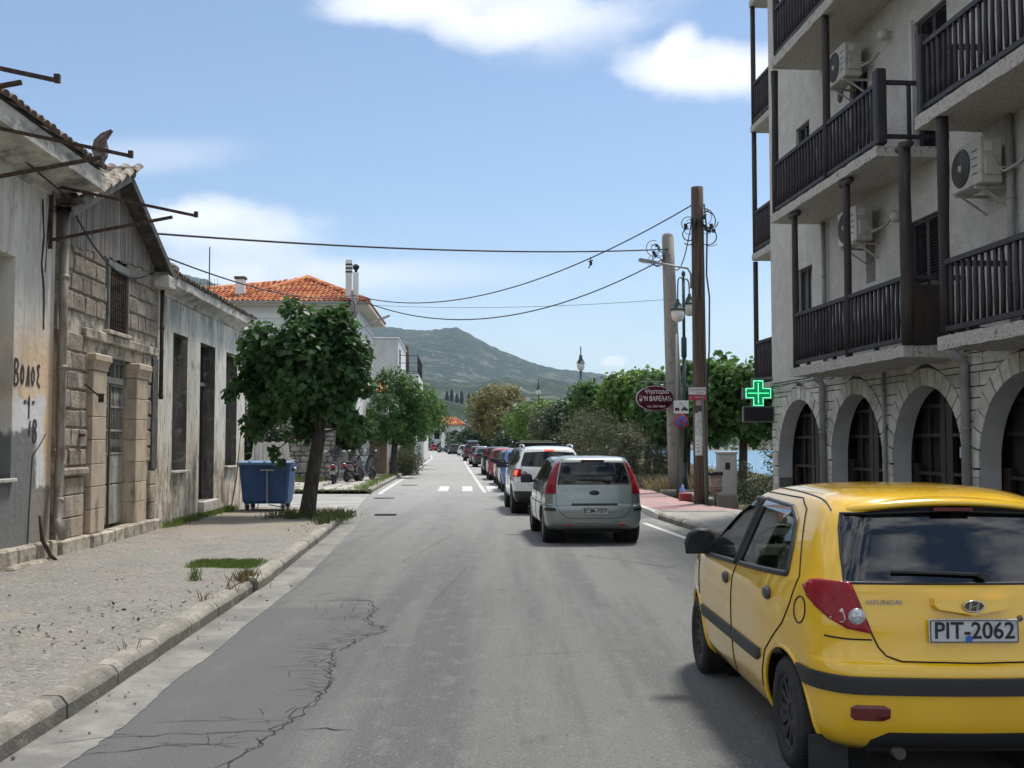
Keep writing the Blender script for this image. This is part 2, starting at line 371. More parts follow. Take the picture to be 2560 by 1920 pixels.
for (a, b, w) in [((-2.7, 6.45), (-1.35, 6.75), .006), ((-2.4, 6.2), (-1.5, 6.5), .006), ((-1.35, 6.72), (-.95, 6.75), .009), ((-2.2, 6.9), (-1.3, 7.0), .004), ((-.2, 9), (1.1, 9.3), .003),
                  ((1.1, 17.2), (2.2, 15.4), .010), ((.2, 16.2), (1.3, 15.9), .006), ((-.8, 21), (.2, 22.6), .006), ((-1.6, 16), (-1.1, 21), .004), ((-2.1, 31), (-.6, 31.5), .012), ((1.9, 14.2), (3.3, 12.4), .006), ((-.9, 11.5), (-.6, 15.5), .003)]:
    cr.add(*crack([a, ((a[0] + b[0]) / 2, (a[1] + b[1]) / 2 + .05), b], w, None))
for (x0_, x1_, y0_, y1_, pr) in ((-2.05, -1.25, 10.6, 12.1, .55), (-1.95, -1.35, 9.4, 10.6, .35), (-2.6, -1.4, 6.3, 6.95, .6), (-1.9, -1.3, 7.0, 9.2, .35)):
    ga = {}; nx0, ny0 = int((x1_ - x0_) / .14), int((y1_ - y0_) / .20)
    for i in range(nx0 + 1):
        for j in range(ny0 + 1): ga[i, j] = (x0_ + i * .14 + uni(-.06, .06), y0_ + j * .20 + uni(-.09, .09))
    for i in range(nx0):
        for j in range(ny0):
            q_ = pr * min(1, .35 + i / nx0)
            if rnd.random() < q_: cr.add(*crack([ga[i, j], ga[i + 1, j]], .0035, None, jit=.012, step=.04))
            if rnd.random() < q_ * .6: cr.add(*crack([ga[i, j], ga[i, j + 1]], .003, None, jit=.012, step=.04))
tag(cr.build('road_cracks', crack_m, road, fix=False), kind='stuff')
# drain grate and two iron covers in the carriageway
iron = M('cast_iron', (.055, .052, .05), rough=.6, metal=.4, layers=[dict(c=(.11, .09, .07), s=30, lo=.5, hi=.6)], bump=[(90, .4, .004)])
g = empty('drain_grate', (-3.02, 26.6, .001)); g.scale = (.6, .8, 1); tag(g, 'dark iron drain grate let into the road beside the leaning trunk', 'drain grate')
mb = MB(); mb.box(-.42, .42, -.2, .2, .004, .010); mb.build('frame', M('shadow_black', (.01, .01, .01), rough=1), g)
gm = MB().box(-.42, .42, -.012, .012, .012, .028).build('bar', iron, None, me_only=True)
for i in range(8): link('bar', gm, g, None, (0, -.18 + i * .051, 0))
for (x, y, r) in ((-4.0, 34.8, .34), (-4.2, 45.5, .34)):
    c_ = MB().lathe([(0, .012), (r * .82, .012), (r * .83, .006), (r * .9, .006), (r * .91, .014), (r, .014), (r, .002)], 24).build('manhole_cover', iron, None, loc=(x, y, 0))
    tag(c_, 'round iron cover in the mouth of the side street' if y < 40 else 'round iron cover in the road by the flagstone pavement', 'manhole cover', 'iron covers in the road')

# kerbs built stone by stone
def kerb_run(name, f, y0, y1, side, step=1.0, h=.15, w=.17, skip=()):
    K = empty(name); tag(K, kind='structure'); y = y0; i = 0
    while y < y1:
        st = step * uni(.96, 1.04); i += 1
        brk = i in skip
        a = Vector((f(y), y, 0)); b = Vector((f(y + st - .022), y + st - .022, 0)); d = (b - a); L_ = d.length; d.normalize()
        lift = uni(-.006, .006) - (.035 if brk else 0); sk = uni(-.008, .008) + (.05 if brk else 0)
        c = .035
        prof = [(0, -.08), (0, h - c * 1.6), (c, h - c * .3), (c * 1.6, h), (w, h), (w, -.08)]
        m = MB(); vs = []
        nseg = 3 if y < 30 else 1
        for t in range(nseg + 1):
            for (px_, pz) in prof:
                q = uni(-.005, .005) if 0 < t < nseg else 0
                o = Vector((-side * 0, 0, 0)) + a + d * (L_ * t / nseg); nx_ = Vector((d.y, -d.x, 0)) * side
                vs.append(o + nx_ * (px_ + sk + q) + Vector((0, 0, pz + lift + q)))
        n = len(prof); fs = [tuple(range(n)), tuple(reversed(range(nseg * n, nseg * n + n)))]
        for t in range(nseg):
            for k in range(n): fs.append((t * n + k, t * n + (k + 1) % n, (t + 1) * n + (k + 1) % n, (t + 1) * n + k))
        m.add(vs, fs); m.build('kerb_stone', kerb_m, K); y += st
    return K
kerb_run('kerb', XL, 1.0, 26.3, -1, skip=(12,))
kerb_run('kerb', XR, 3.0, 25.0, 1)
kerb_run('kerb', XL, 38.6, 66, -1, 1.4, h=.14)
kerb_run('kerb', XL, 68, 150, -1, 4, h=.14)
kerb_run('kerb', XR, 38, 150, 1, 4, h=.12)
# left pavement, right pavement
def sheet(name, poly, z, mat, kind='structure', parent=None, thick=0., cut=1.0):
    m = MB()
    if thick: m.prism(poly, z - thick, z, 'xy')
    else: m.add([(x, y, z) for x, y in poly], [tuple(reversed(t)) for t in tessellate_polygon([[Vector((x, y, 0)) for x, y in poly]])])
    o = m.build(name, mat, parent); 
    if kind: tag(o, kind=kind)
    return o
WL = lambda y: -5.975 - .035 * y       # left house fronts
WR = lambda y: 7.6 - .075 * y          # right house front
yy = [-12, 0, 5, 10, 15, 20, 26.5]
def strip_grid(name, fa, fb, y0, y1, z, amp, mat, dx=.12, dy=.16):
    ny = int((y1 - y0) / dy); nx = int(3.6 / dx); v = []
    for j in range(ny + 1):
        y = y0 + (y1 - y0) * j / ny; a, b = fa(y), fb(y)
        for i in range(nx + 1):
            x = a + (b - a) * i / nx; e = min(1, min(i, nx - i) / 3, 1)
            v.append((x, y, z + (amp * mnoise.noise((x * .9, y * .9, 0)) + amp * .35 * mnoise.noise((x * 4, y * 4, 5))) * e))
    f = [(j * (nx + 1) + i, j * (nx + 1) + i + 1, (j + 1) * (nx + 1) + i + 1, (j + 1) * (nx + 1) + i) for j in range(ny) for i in range(nx)]
    return tag(link(name, mesh(name, v, f, mat, True)), kind='structure')
strip_grid('pavement', lambda y: WL(y) - .1, lambda y: XL(y) - .16, -4, 27.0, .128, .022, walk_m)
m = MB(); m.prism([(WL(27) - 3.2, 27.0), (XL(27) - .1, 27.0), (XL(28) - .5, 28.3), (WL(29.2) - 3.2, 29.2)], .0, .09, 'xy'); tag(m.build('pavement_end', walk_m), kind='structure')
side_m = M('side_street_asphalt', (.29, .285, .27), rough=.9, layers=[dict(c=(.40, .39, .37), s=(.3, 1.5, 1), d=8, lo=.45, hi=.6), dict(c=(.17, .17, .165), s=1.2, d=8, lo=.55, hi=.66, f=.8)], bump=[(30, .6, .02)])
sheet('side_street', [(-45, 27), (XL(28) - .02, 28.2), (XL(37.5) - .02, 37.6), (-45, 38.6)], .003, side_m)
pink = M('pink_paving', (.42, .255, .245), rough=.9, layers=[dict(c=(.33, .235, .225), s=1.2, d=8, lo=.45, hi=.6), dict(c=(.46, .37, .35), s=6, d=6, lo=.56, hi=.68, f=.6), dict(c=(.17, .15, .14), s=3, d=8, lo=.62, hi=.72, f=.7)], bump=[(30, .5, .02)])
slab_m = M('pavement_slab', (.29, .275, .25), rough=.92, rn=.10, layers=[dict(c=(.38, .36, .33), s=1.8, d=8, lo=.48, hi=.62), dict(c=(.13, .125, .11), s=4, d=8, lo=.58, hi=.70, f=.7)], bump=[(28, .7, .03)])
PW = empty('pavement_right'); tag(PW, kind='structure')
def wr2(y): return WR(y) - .0 if y <= 24.5 else 6.6 - .02 * (y - 24.5)
ribbon('mortar_bed', lambda y: XR(y) + .15, lambda y: wr2(y) + .3, [-6, 5, 15, 26.6], .10, M('joint_dirt', (.07, .065, .055), rough=1), PW)
y = 5.0
while y < 26.4:
    d = 1.5; n = 3 if y < 15 else 2
    for i in range(n):
        m = MB(); g_ = .012; y2 = min(y + d, 26.5)
        P = []
        for (yy_, t) in ((y + g_, i / n), (y + g_, (i + 1) / n), (y2 - g_, (i + 1) / n), (y2 - g_, i / n)):
            a, b = XR(yy_) + .175, wr2(yy_); P.append((a + (b - a) * t + (g_ if t == i / n else -g_), yy_))
        l = uni(-.006, .006); m.prism(P, .06, .128 + l, 'xy'); m.build('paving_slab', slab_m, PW)
    y += d
ribbon('pink_strip', lambda y: XR(y) + .02, lambda y: min(wr2(y), 4.75 + max(0, (30 - y)) * .22 if y < 30 else 4.75), [26.5, 27.5, 29, 31, 34, 38, 44, 52, 60], .122, pink, PW)
m = MB(); m.prism([(3.3, 25.2), (3.5, 25.2), (3.5, 26.2), (3.36, 28.5), (3.42, 31), (3.30, 31), (3.24, 28.5)], .0, .126, 'xy'); m.build('white_kerb_edge', M('white_kerb', (.62, .61, .57), rough=.85, layers=[dict(c=(.35, .34, .31), s=5, lo=.5, hi=.65, f=.6)]), PW)

# flagstone pavement across the side street
flag_m = M('flagstone', (.47, .45, .40), rough=.88, rn=.16, layers=[dict(c=(.36, .33, .28), s=2.5, d=6, lo=.45, hi=.62)], bump=[(12, .5, .02)])
FP = empty('flagstone_pavement'); tag(FP, kind='structure')
ribbon('mortar_bed', lambda y: -11.5, lambda y: XL(y) - .17, [38.2, 42, 50, 58, 66], .105, M('flag_joint', (.26, .25, .22), rough=1, layers=[dict(c=(.10, .11, .07), s=3, lo=.5, hi=.6)]), FP)
random.seed(3); gx, gy = .62, 1.0; nx_, ny_ = 11, 24; pts = {}
fr = random.Random(5)
for j in range(ny_ + 1):
    for i in range(nx_ + 1):
        y_ = 38.3 + j * gy; b = XL(y_) - .19; a = b - nx_ * gx
        pts[i, j] = (a + i * gx + (fr.uniform(-.2, .2) if 0 < i < nx_ else 0), y_ + (fr.uniform(-.3, .3) if 0 < j < ny_ else 0))
for j in range(ny_):
    for i in range(nx_):
        q = [pts[i, j], pts[i + 1, j], pts[i + 1, j + 1], pts[i, j + 1]]; c = (sum(p[0] for p in q) / 4, sum(p[1] for p in q) / 4)
        P = []
        for k in range(4):   # shrink and break the corners so that the stones are irregular
            p, n = q[k], q[(k + 1) % 4]; s_ = .90
            P.append((c[0] + (p[0] - c[0]) * s_ * fr.uniform(.86, 1), c[1] + (p[1] - c[1]) * s_ * fr.uniform(.9, 1)))
            mx_, my_ = (p[0] + n[0]) / 2, (p[1] + n[1]) / 2; t = fr.uniform(.9, 1.03); P.append((c[0] + (mx_ - c[0]) * t * .93, c[1] + (my_ - c[1]) * t * .95))
        MB().prism(P, .09, .125 + fr.uniform(0, .008), 'xy').build('flagstone', flag_m, FP)
ribbon('far_pavement', lambda y: XL(y) - 3.6, lambda y: XL(y) - .15, [62, 70, 90, 125, 160, 207, 260], .118, M('far_paving', (.40, .385, .35), rough=.9, layers=[dict(c=(.28, .27, .24), s=.8, lo=.45, hi=.6)]), FP)

# terrain: one polar sheet out to the mountains
f_ = 2770.
def crest(tab, az, Rr):
    x = 1280 + f_ * math.tan(az) if abs(az) < 1.3 else (9999 if az > 0 else -9999)
    y = interp(tab, x); return Rr * (1108 - y) / f_ * math.cos(az) * 1.0 + 1.7
RA = [(-4000, 860), (-600, 640), (0, 590), (300, 612), (445, 683), (509, 700), (579, 735), (700, 790), (800, 820), (870, 822), (925, 808), (949, 812), (1007, 820), (1060, 825), (1088, 824), (1140, 821), (1165, 832), (1192, 848), (1250, 877), (1342, 910), (1400, 922), (1447, 926), (1504, 933), (1562, 951), (1620, 949), (1666, 958), (1750, 985), (1850, 1040), (1950, 1085), (2300, 1098), (4000, 1090)]
RB = [(-4000, 1000), (300, 950), (850, 925), (994, 930), (1080, 950), (1170, 958), (1270, 945), (1320, 956), (1370, 946), (1420, 956), (1480, 975), (1560, 975), (1650, 978), (1750, 1005), (1850, 1055), (1950, 1108), (4000, 1108)]
RC = [(-4000, 1060), (300, 1010), (950, 985), (1060, 1000), (1160, 1018), (1250, 1010), (1350, 1030), (1500, 1040), (1650, 1060), (1800, 1103), (1950, 1110), (4000, 1110)]
def sm(t): t = max(0., min(1., t)); return t * t * (3 - 2 * t)
def coast(x, y):  # signed: >0 is sea
    if y > 430: return -1
    return x - (15 + 1.2 * mnoise.noise((y * .06, 3, 0)) + max(0, -y) * .2 + max(0, y - 90) * .10)
def ground_h(x, y):
    r = math.hypot(x, y); az = math.atan2(x, y); h = -.06
    if r > 260:
        nz = mnoise.noise((x * .0021, y * .0021, 1)); n2 = mnoise.noise((x * .011, y * .011, 7)); n3 = mnoise.noise((x * .05, y * .05, 9))
        best = 0
        for (tab, Rr, wn, wf) in ((RA, 4300., 1900., 3500.), (RB, 2300., 1200., 900.), (RC, 1150., 800., 500.)):
            c = crest(tab, az, Rr); t = 1 - (Rr - r) / wn if r < Rr else 1 - (r - Rr) / wf
            if t <= 0: continue
            e = t if r < Rr else sm(t); edge = min(1, abs(r - Rr) / (wn * .3))
            hh = c * (e * .35 + sm(e) * .65) + (nz * 60 * (Rr / 4300) + n2 * 16 * (Rr / 4300)) * edge * min(1, e * 2) + n3 * 4.5 * min(1, c / 60)
            best = max(best, hh)
        h = max(h, best * sm((r - 260) / 700) - .06)
    s = coast(x, y)
    if s > 0 and r < 3500: h = min(h, -.06 - min(4, s * .35))
    elif s > -1.6 and r < 900: h = min(h, -.06 - .6 * sm((s + 1.6) / 1.6) * .5)
    if y > 425 and r < 900 and x > 20: h = max(h, 1.2 + 6 * sm((y - 430) / 60) + 2.0 * mnoise.noise((x * .05, y * .05, 2)))
    return h
rs = [2.5] + list(np.geomspace(6, 9000, 190)); azs = list(np.radians(np.concatenate([np.arange(-180, -30, 5.), np.arange(-30, 32, .11), np.arange(32, 180, 5.)])))
V_ = [(0, 0, -.06)]
for r in rs:
    for a in azs: x, y = r * math.sin(a), r * math.cos(a); V_.append((x, y, ground_h(x, y)))
na = len(azs); F_ = []
for i in range(len(rs) - 1):
    for k in range(na): k2 = (k + 1) % na; F_.append((1 + i * na + k, 1 + i * na + k2, 1 + (i + 1) * na + k2, 1 + (i + 1) * na + k))
soil = M('scrub_and_soil', (.036, .056, .036), rough=1, spec=.1, coord='Object', layers=[
    dict(c=(.060, .078, .050), s=.012, d=8, lo=.45, hi=.6), dict(c=(.010, .018, .010), s=.055, d=3, t='cell', lo=.50, hi=.15, f=.95), dict(c=(.03, .043, .02), s=.03, d=8, lo=.5, hi=.6, f=.8),
    dict(c=(.19, .185, .145), s=.016, d=10, lo=.54, hi=.66, f=.7), dict(c=(.42, .42, .40), s=.05, d=6, lo=.635, hi=.68, f=.8, r=[('z', 100, 230, 160)], rs=.004),
    dict(c=(.19, .16, .105), s=.35, d=7, lo=.40, hi=.60, f=.9, r=[('y', 330, 250, 30)]), dict(c=(.085, .10, .045), s=.5, d=7, lo=.52, hi=.6, f=.8, r=[('y', 330, 250, 30)])], bump=[(.05, 1.0, 8), (3, .4, .05)])
me = npmesh('ground', np.array(V_), np.array(F_), soil, False)
tag(link('ground', me), kind='structure')
water_m = M('sea_water', (.045, .16, .27), rough=.22, spec=.6, layers=[dict(c=(.09, .25, .37), s=(.5, 1.8, 1), d=6, lo=.45, hi=.62)], bump=[((1.2, 3.5, 1), .8, .25)])
tag(link('sea', mesh('sea', [(9, -400, -1), (2500, -400, -1), (2500, 700, -1), (9, 700, -1)], [(0, 1, 2, 3)], water_m)), kind='structure')
# ------------------------------------------------------------------ shared building pieces
def wall_panel(x0, x1, z0, z1, holes, y=0., depth=.3, top=None, rv=None):
    """wall face with rectangular openings and their reveals; x along, z up, y into the house"""
    xs = sorted({x0, x1} | {h[0] for h in holes} | {h[1] for h in holes}); zs = sorted({z0, z1} | {h[2] for h in holes} | {h[3] for h in holes})
    m = MB()
    for a, b in zip(xs[:-1], xs[1:]):
        for c, d in zip(zs[:-1], zs[1:]):
            if any(h[0] <= a + 1e-6 and b <= h[1] + 1e-6 and h[2] <= c + 1e-6 and d <= h[3] + 1e-6 for h in holes): continue
            zz = (d, d)
            if top and abs(d - z1) < 1e-6: zz = (top(a), top(b))
            m.add([(a, y, c), (b, y, c), (b, y, zz[1]), (a, y, zz[0])], [(0, 1, 2, 3)])
    for (a, b, c, d) in holes:
        e = depth; m2 = m; m = m if rv is None else rv
        m.add([(a, y, c), (a, y + e, c), (a, y + e, d), (a, y, d)], [(0, 1, 2, 3)]); m.add([(b, y, c), (b, y, d), (b, y + e, d), (b, y + e, c)], [(0, 1, 2, 3)])
        m.add([(a, y, d), (a, y + e, d), (b, y + e, d), (b, y, d)], [(0, 1, 2, 3)]); m.add([(a, y, c), (b, y, c), (b, y + e, c), (a, y + e, c)], [(0, 1, 2, 3)]); m = m2
    return m
def tile_row(n, w, L_, z=0):
    """barrel tile meshes: list of points for a half pipe of length L_ along y"""
    v = []; f = []; k = 5
    for (yy_, r) in ((0, w * .52), (L_, w * .42)):
        for i in range(k + 1):
            a = math.pi * i / k; v.append((-math.cos(a) * r, yy_, math.sin(a) * r * .75 + (.02 if yy_ else 0)))
    for i in range(k): f.append((i, i + 1, k + 2 + i, k + 1 + i))
    f.append(tuple(range(k + 1)))
    return v, f
def leaf_ring(): pass
BLACK = M('shadow_black', (.01, .01, .01), rough=1)
dark_int = M('dark_interior', (.018, .017, .016), rough=1)
old_wood = M('old_wood', (.22, .195, .165), rough=.85, rn=.22, layers=[dict(c=(.34, .31, .27), s=(30, 30, 1.2), d=6, lo=.45, hi=.62), dict(c=(.045, .04, .036), s=(18, 18, .8), d=7, lo=.55, hi=.7, f=.85)], bump=[((60, 60, 3), .5, .01)])
grey_wood = M('grey_painted_wood', (.19, .20, .185), rough=.8, layers=[dict(c=(.10, .085, .07), s=(14, 14, 2), d=7, lo=.52, hi=.66)], bump=[((40, 40, 3), .4, .006)])
rust = M('rusty_iron', (.050, .034, .028), rough=.85, metal=.2, layers=[dict(c=(.13, .065, .035), s=24, lo=.48, hi=.62), dict(c=(.03, .025, .022), s=9, lo=.55, hi=.65)], bump=[(60, .5, .004)])
dark_iron = M('dark_iron', (.022, .021, .022), rough=.55, metal=.3)
zinc = M('zinc_pipe', (.30, .265, .225), rough=.6, metal=.4, layers=[dict(c=(.19, .14, .10), s=(6, 6, 2), d=7, lo=.5, hi=.65), dict(c=(.26, .25, .235), s=5, lo=.55, hi=.7)], bump=[(30, .2, .004)])
old_tile = M('old_roof_tile', (.19, .15, .125), rough=.95, rn=.2, isl=0, layers=[dict(c=(.30, .28, .24), s=6, d=7, lo=.46, hi=.6), dict(c=(.06, .055, .045), s=9, d=7, lo=.54, hi=.66)], bump=[(30, .8, .02)])
LF = (-5.975, 0, 0); LRZ = math.atan2(1, -.035)     # left facade frame: x along the street, y into the house

def tiles_eave(parent, x0, x1, y0, z0, slope, depth, mat, w=.19, rows=3):
    """eave tiles: separate barrel tiles running up the slope"""
    m = MB(); v, f = tile_row(0, w, depth / rows * 1.15); m.add(v, f, True); me = m.build('roof_tile', mat, me_only=True, fix=False)
    x = x0; k = 0
    while x < x1:
        for r in range(rows):
            o = link('roof_tile', me, parent, None, (x + uni(-.008, .008), y0 + r * depth / rows + uni(-.015, .015), z0 + slope * r * depth / rows + uni(-.006, .006)))
            o.rotation_euler = (math.atan(slope), uni(-.04, .04), uni(-.04, .04)); k += 1
        x += w
    m = MB(); m.add([(x0 - .05, y0 + .03, z0 - .012), (x1 + .05, y0 + .03, z0 - .012), (x1 + .05, y0 + depth * 1.6, z0 + slope * depth * 1.6 - .012), (x0 - .05, y0 + depth * 1.6, z0 + slope * depth * 1.6 - .012)], [(0, 1, 2, 3)])
    m.build('roof_bed', M('tile_bed', (.10, .075, .06), rough=1), parent)

# ------------------------------------------------------------------ left house 1: peeling plaster
def house_plaster():
    H = empty('plaster_house', LF, LRZ); tag(H, 'peeling cream and grey plaster house with scrawled black letters, nearest on the pavement', 'house', 'old houses on the left pavement')
    pl = M('peeling_plaster', (.76, .73, .66), rough=.92, layers=[
        dict(c=(.60, .57, .50), s=(1.3, 1, .5), d=8, lo=.45, hi=.65), dict(c=(.72, .50, .30), s=(2.2, 1, .6), d=7, lo=.25, hi=.55, f=.9, r=[('x', 14.1, 14.5, .2), ('z', 3.5, 2.9, .6), ('z', .9, 1.3, .3)]),
        dict(c=(.36, .31, .24), s=(9, 1, .6), d=8, lo=.52, hi=.66, f=.6), dict(c=(.16, .15, .13), s=(6, 1, .35), d=8, lo=.55, hi=.68, f=.7, r=[('z', 4.0, 5.1, .8)]),
        dict(c=(.68, .68, .66), s=3.2, d=5, lo=.30, hi=.36, r=[('z', 2.35, 2.25, .9), ('x', 14.3, 14.42, .25), ('x', 15.5, 15.42, .5)], rs=1.6),
        dict(c=(.175, .18, .175), s=2, d=5, lo=.1, hi=.2, r=[('z', 1.95, 1.88, .9), ('x', 15.22, 15.12, .5)], rs=1.5),
        dict(c=(.26, .235, .20), s=2, d=5, lo=.1, hi=.2, r=[('z', 1.15, 1.08, .8), ('x', 14.95, 15.05, .3)], rs=2.6),
        dict(c=(.09, .085, .075), s=(5, 1, 2), d=8, lo=.58, hi=.68, f=.6), dict(c=(.08, .07, .055), s=(22, 1, .45), d=5, lo=.60, hi=.70, f=.6)], bump=[(7, .6, .03), (45, .3, .01)])
    w = wall_panel(6.0, 15.72, -.05, 5.42, [(8.0, 9.4, 1.27, 4.15), (11.6, 14.36, 1.27, 4.15)], depth=.26); w.add([(15.72, 0, -.05), (15.72, 7, -.05), (15.72, 7, 5.42), (15.72, 0, 5.42)], [(0, 1, 2, 3)])
    w.build('wall', pl, H)
    # opening filled with grey boarding, light stone sill
    gp = M('grey_render', (.20, .205, .20), rough=.93, layers=[dict(c=(.13, .13, .125), s=(2, 2, 1), d=8, lo=.45, hi=.62), dict(c=(.36, .36, .34), s=(1.5, 1, 3), d=7, lo=.5, hi=.6, f=.8, r=[('z', 2.0, 2.15, .5)])], bump=[(20, .4, .02)])
    MB().box(11.6, 14.36, .262, .30, 1.27, 4.15).build('window_infill', gp, H); MB().box(8.0, 9.4, .262, .30, 1.27, 4.15).build('window_infill', gp, H)
    st = M('pale_stone_sill', (.52, .50, .46), rough=.8, layers=[dict(c=(.30, .28, .25), s=6, d=7, lo=.5, hi=.65)])
    MB().bbox(11.5, 14.42, -.07, .26, 1.22, 1.268, .008).build('sill', st, H); MB().bbox(7.9, 9.5, -.07, .26, 1.22, 1.268, .008).build('sill', st, H)
    # moulded cornice swept along the eave and round the corner
    cm = M('cornice_plaster', (.60, .57, .51), rough=.92, layers=[dict(c=(.23, .225, .205), s=(2.5, 2.5, 6), d=8, lo=.45, hi=.64), dict(c=(.52, .51, .48), s=4, d=6, lo=.55, hi=.65)], bump=[(18, .4, .02)])
    prof = [(0, 5.20), (-.05, 5.22), (-.06, 5.30), (-.34, 5.38), (-.52, 5.40), (-.55, 5.42), (-.55, 5.66), (-.50, 5.70), (0, 5.74)]
    m = MB(); vs = []
    for (x, e) in ((6.0, 0), (15.72, 1)):
        for (o, z) in prof: vs.append((x - (o if e else 0) * .75, o, z))
    for (o, z) in prof: vs.append((15.72 - o * .75, 3.0, z))
    n = len(prof); fs = []
    for s_ in range(2):
        for k in range(n - 1): fs.append((s_ * n + k, s_ * n + k + 1, (s_ + 1) * n + k + 1, (s_ + 1) * n + k))
    m.add(vs, fs); m.build('cornice', cm, H)
    tiles_eave(H, 6.1, 16.05, -.60, 5.70, .42, 1.1, old_tile, .2, 3)
    MB().add([(6, .4, 6.1), (16.1, .4, 6.1), (16.1, 4, 7.3), (6, 4, 7.3)], [(0, 1, 2, 3)]).build('roof', old_tile, H)
    # palmette at the corner of the eave
    m = MB(); P = [(0, 0), (.10, .0), (.15, .08), (.16, .2), (.13, .32), (.22, .46), (.08, .40), (-.02, .30), (-.05, .15)]
    m.prism([(-.50 - a, 5.80 + b) for a, b in P], 15.80, 15.92, 'yz'); 
    for i in range(5): m.beam((15.795, -.53, 5.84 + .05 * i), (15.795, -.64 - .01 * i, 5.90 + .075 * i), .016)
    m.build('palmette', old_tile, H)
    MB().lathe([(.04, 0), (.07, .05), (.05, .1), (.08, .16), (.02, .2)], 10, (15.86, -.56, 5.72)).build('palmette_foot', old_tile, H)
    # stone plinth, broken away by the pipe
    ps = M('plinth_stone', (.42, .38, .30), rough=.93, rn=.14, layers=[dict(c=(.24, .21, .165), s=5, d=8, lo=.45, hi=.62), dict(c=(.55, .52, .45), s=9, d=6, lo=.55, hi=.66)], bump=[(14, .8, .03)])
    for (a, b, h_) in [(8.0, 9.6, .38), (9.62, 11.2, .37), (11.22, 12.9, .39), (12.92, 14.35, .38), (14.37, 15.05, .37), (15.2, 15.72, .36)]:
        MB().bbox(a, b, -.13, .1, -.04, h_, .03).build('plinth_block', ps, H)
    MB().bbox(13.9, 15.1, -.26, -.10, -.04, .17, .03).build('plinth_block', ps, H)
    # scrawled writing: flat painted strokes on the plaster
    ink = M('spray_paint', (.045, .045, .05), rough=.7)
    def stroke(pts, w=.022):
        m = MB(); P = []
        for a, b in zip(pts[:-1], pts[1:]):
            for i in range(4): P.append((a[0] + (b[0] - a[0]) * i / 4, a[1] + (b[1] - a[1]) * i / 4))
        P.append(pts[-1]); v = []
        for i, p in enumerate(P):
            a, b = P[max(i - 1, 0)], P[min(i + 1, len(P) - 1)]; d = Vector((b[0] - a[0], b[1] - a[1])); d = d.normalized() if d.length else Vector((1, 0)); ww = w * uni(.8, 1.15)
            v += [(p[0] - d.y * ww, -.006, p[1] + d.x * ww), (p[0] + d.y * ww, -.006, p[1] - d.x * ww)]
        m.add(v, [(2 * i, 2 * i + 1, 2 * i + 3, 2 * i + 2) for i in range(len(P) - 1)]); return m
    G_ = {'B': [[(0, 0), (.02, 1)], [(0, 1), (.35, .95), (.42, .8), (.3, .6), (.06, .52), (.38, .42), (.45, .2), (.3, .03), (0, 0)]],
          'O': [[(.25, 0), (.06, .25), (.05, .6), (.22, .92), (.42, .7), (.45, .35), (.25, 0)]],
          'L': [[(0, 0), (.12, .35), (.3, 1.05), (.34, .5), (.42, .0)]],
          'S': [[(.45, .85), (.3, .95), (.06, .9), (.28, .5), (.05, .12), (.3, -.02), (.5, -.12)]],
          '1': [[(0, .6), (.25, 1), (.22, .5), (.2, -.1)]], '-': [[(0, .35), (.4, .38)]], '/': [[(0, .1), (.12, .9)], [(0, .1), (.0, .12)]]}
    k = 0
    for (ch, x, z, s_) in [('B', 14.40, 2.48, .34), ('O', 14.60, 2.50, .27), ('L', 14.79, 2.48, .27), ('O', 14.95, 2.50, .27), ('S', 15.14, 2.52, .28),
                           ('-', 14.72, 2.18, .25), ('1', 14.85, 2.08, .27), ('-', 15.0, 2.18, .25), ('/', 14.92, 1.80, .25), ('B', 15.06, 1.74, .29)]:
        for st_ in G_[ch]: stroke([(x + a * s_ * .8, z + b * s_) for a, b in st_], .024).build('painted_stroke', ink, H, fix=False)
    # cracks in the plaster down to the broken plinth
    m = MB()
    for pts, w in (([(15.05, 1.55), (15.02, 1.2), (14.98, .8), (14.95, .35)], .018), ([(15.05, 1.55), (15.3, 1.7), (15.5, 1.85)], .012), ([(15.2, 5.1), (15.28, 4.6), (15.22, 4.2), (15.32, 3.85), (15.34, 3.3)], .03), ([(15.45, 5.1), (15.40, 4.6), (15.35, 4.1)], .015)):
        q = stroke(pts, w); m.add(q.v, q.f)
    m.build('wall_crack', crack_m, H, fix=False)
    MB().tube([(15.0, -.14, .75), (15.03, -.17, .42), (15.08, -.27, .2), (15.12, -.34, .125)], [.02, .03, .028, .02], 7).build('fallen_stick', rust, H)
    return H
house_plaster()
# rainwater pipe between the houses
def drainpipe(name, label, pts, r, parent_loc=LF, rz=LRZ, mat=zinc, joints=(), group=None, hopper=False):
    P = empty(name, parent_loc, rz); tag(P, label, 'pipe', group); MB().tube(pts, r, 12).build('pipe_run', mat, P)
    for (p, ax) in joints:
        MB().tube([Vector(p) - Vector((0, 0, .035)), Vector(p) + Vector((0, 0, .035))], r * 1.18, 12).build('collar', mat, P)
    return P
drainpipe('drainpipe', 'weathered brown downpipe with an open kicked-out foot, beside the scrawled letters', [(15.80, -.10, 5.3), (15.80, -.10, 3.0), (15.78, -.11, 1.5), (15.66, -.13, .75), (15.58, -.16, .62), (15.48, -.28, .40)], .062,
          joints=[((15.80, -.10, 4.1), 0), ((15.80, -.10, 2.8), 0), ((15.79, -.105, 1.42), 0), ((15.70, -.125, .92), 0)])

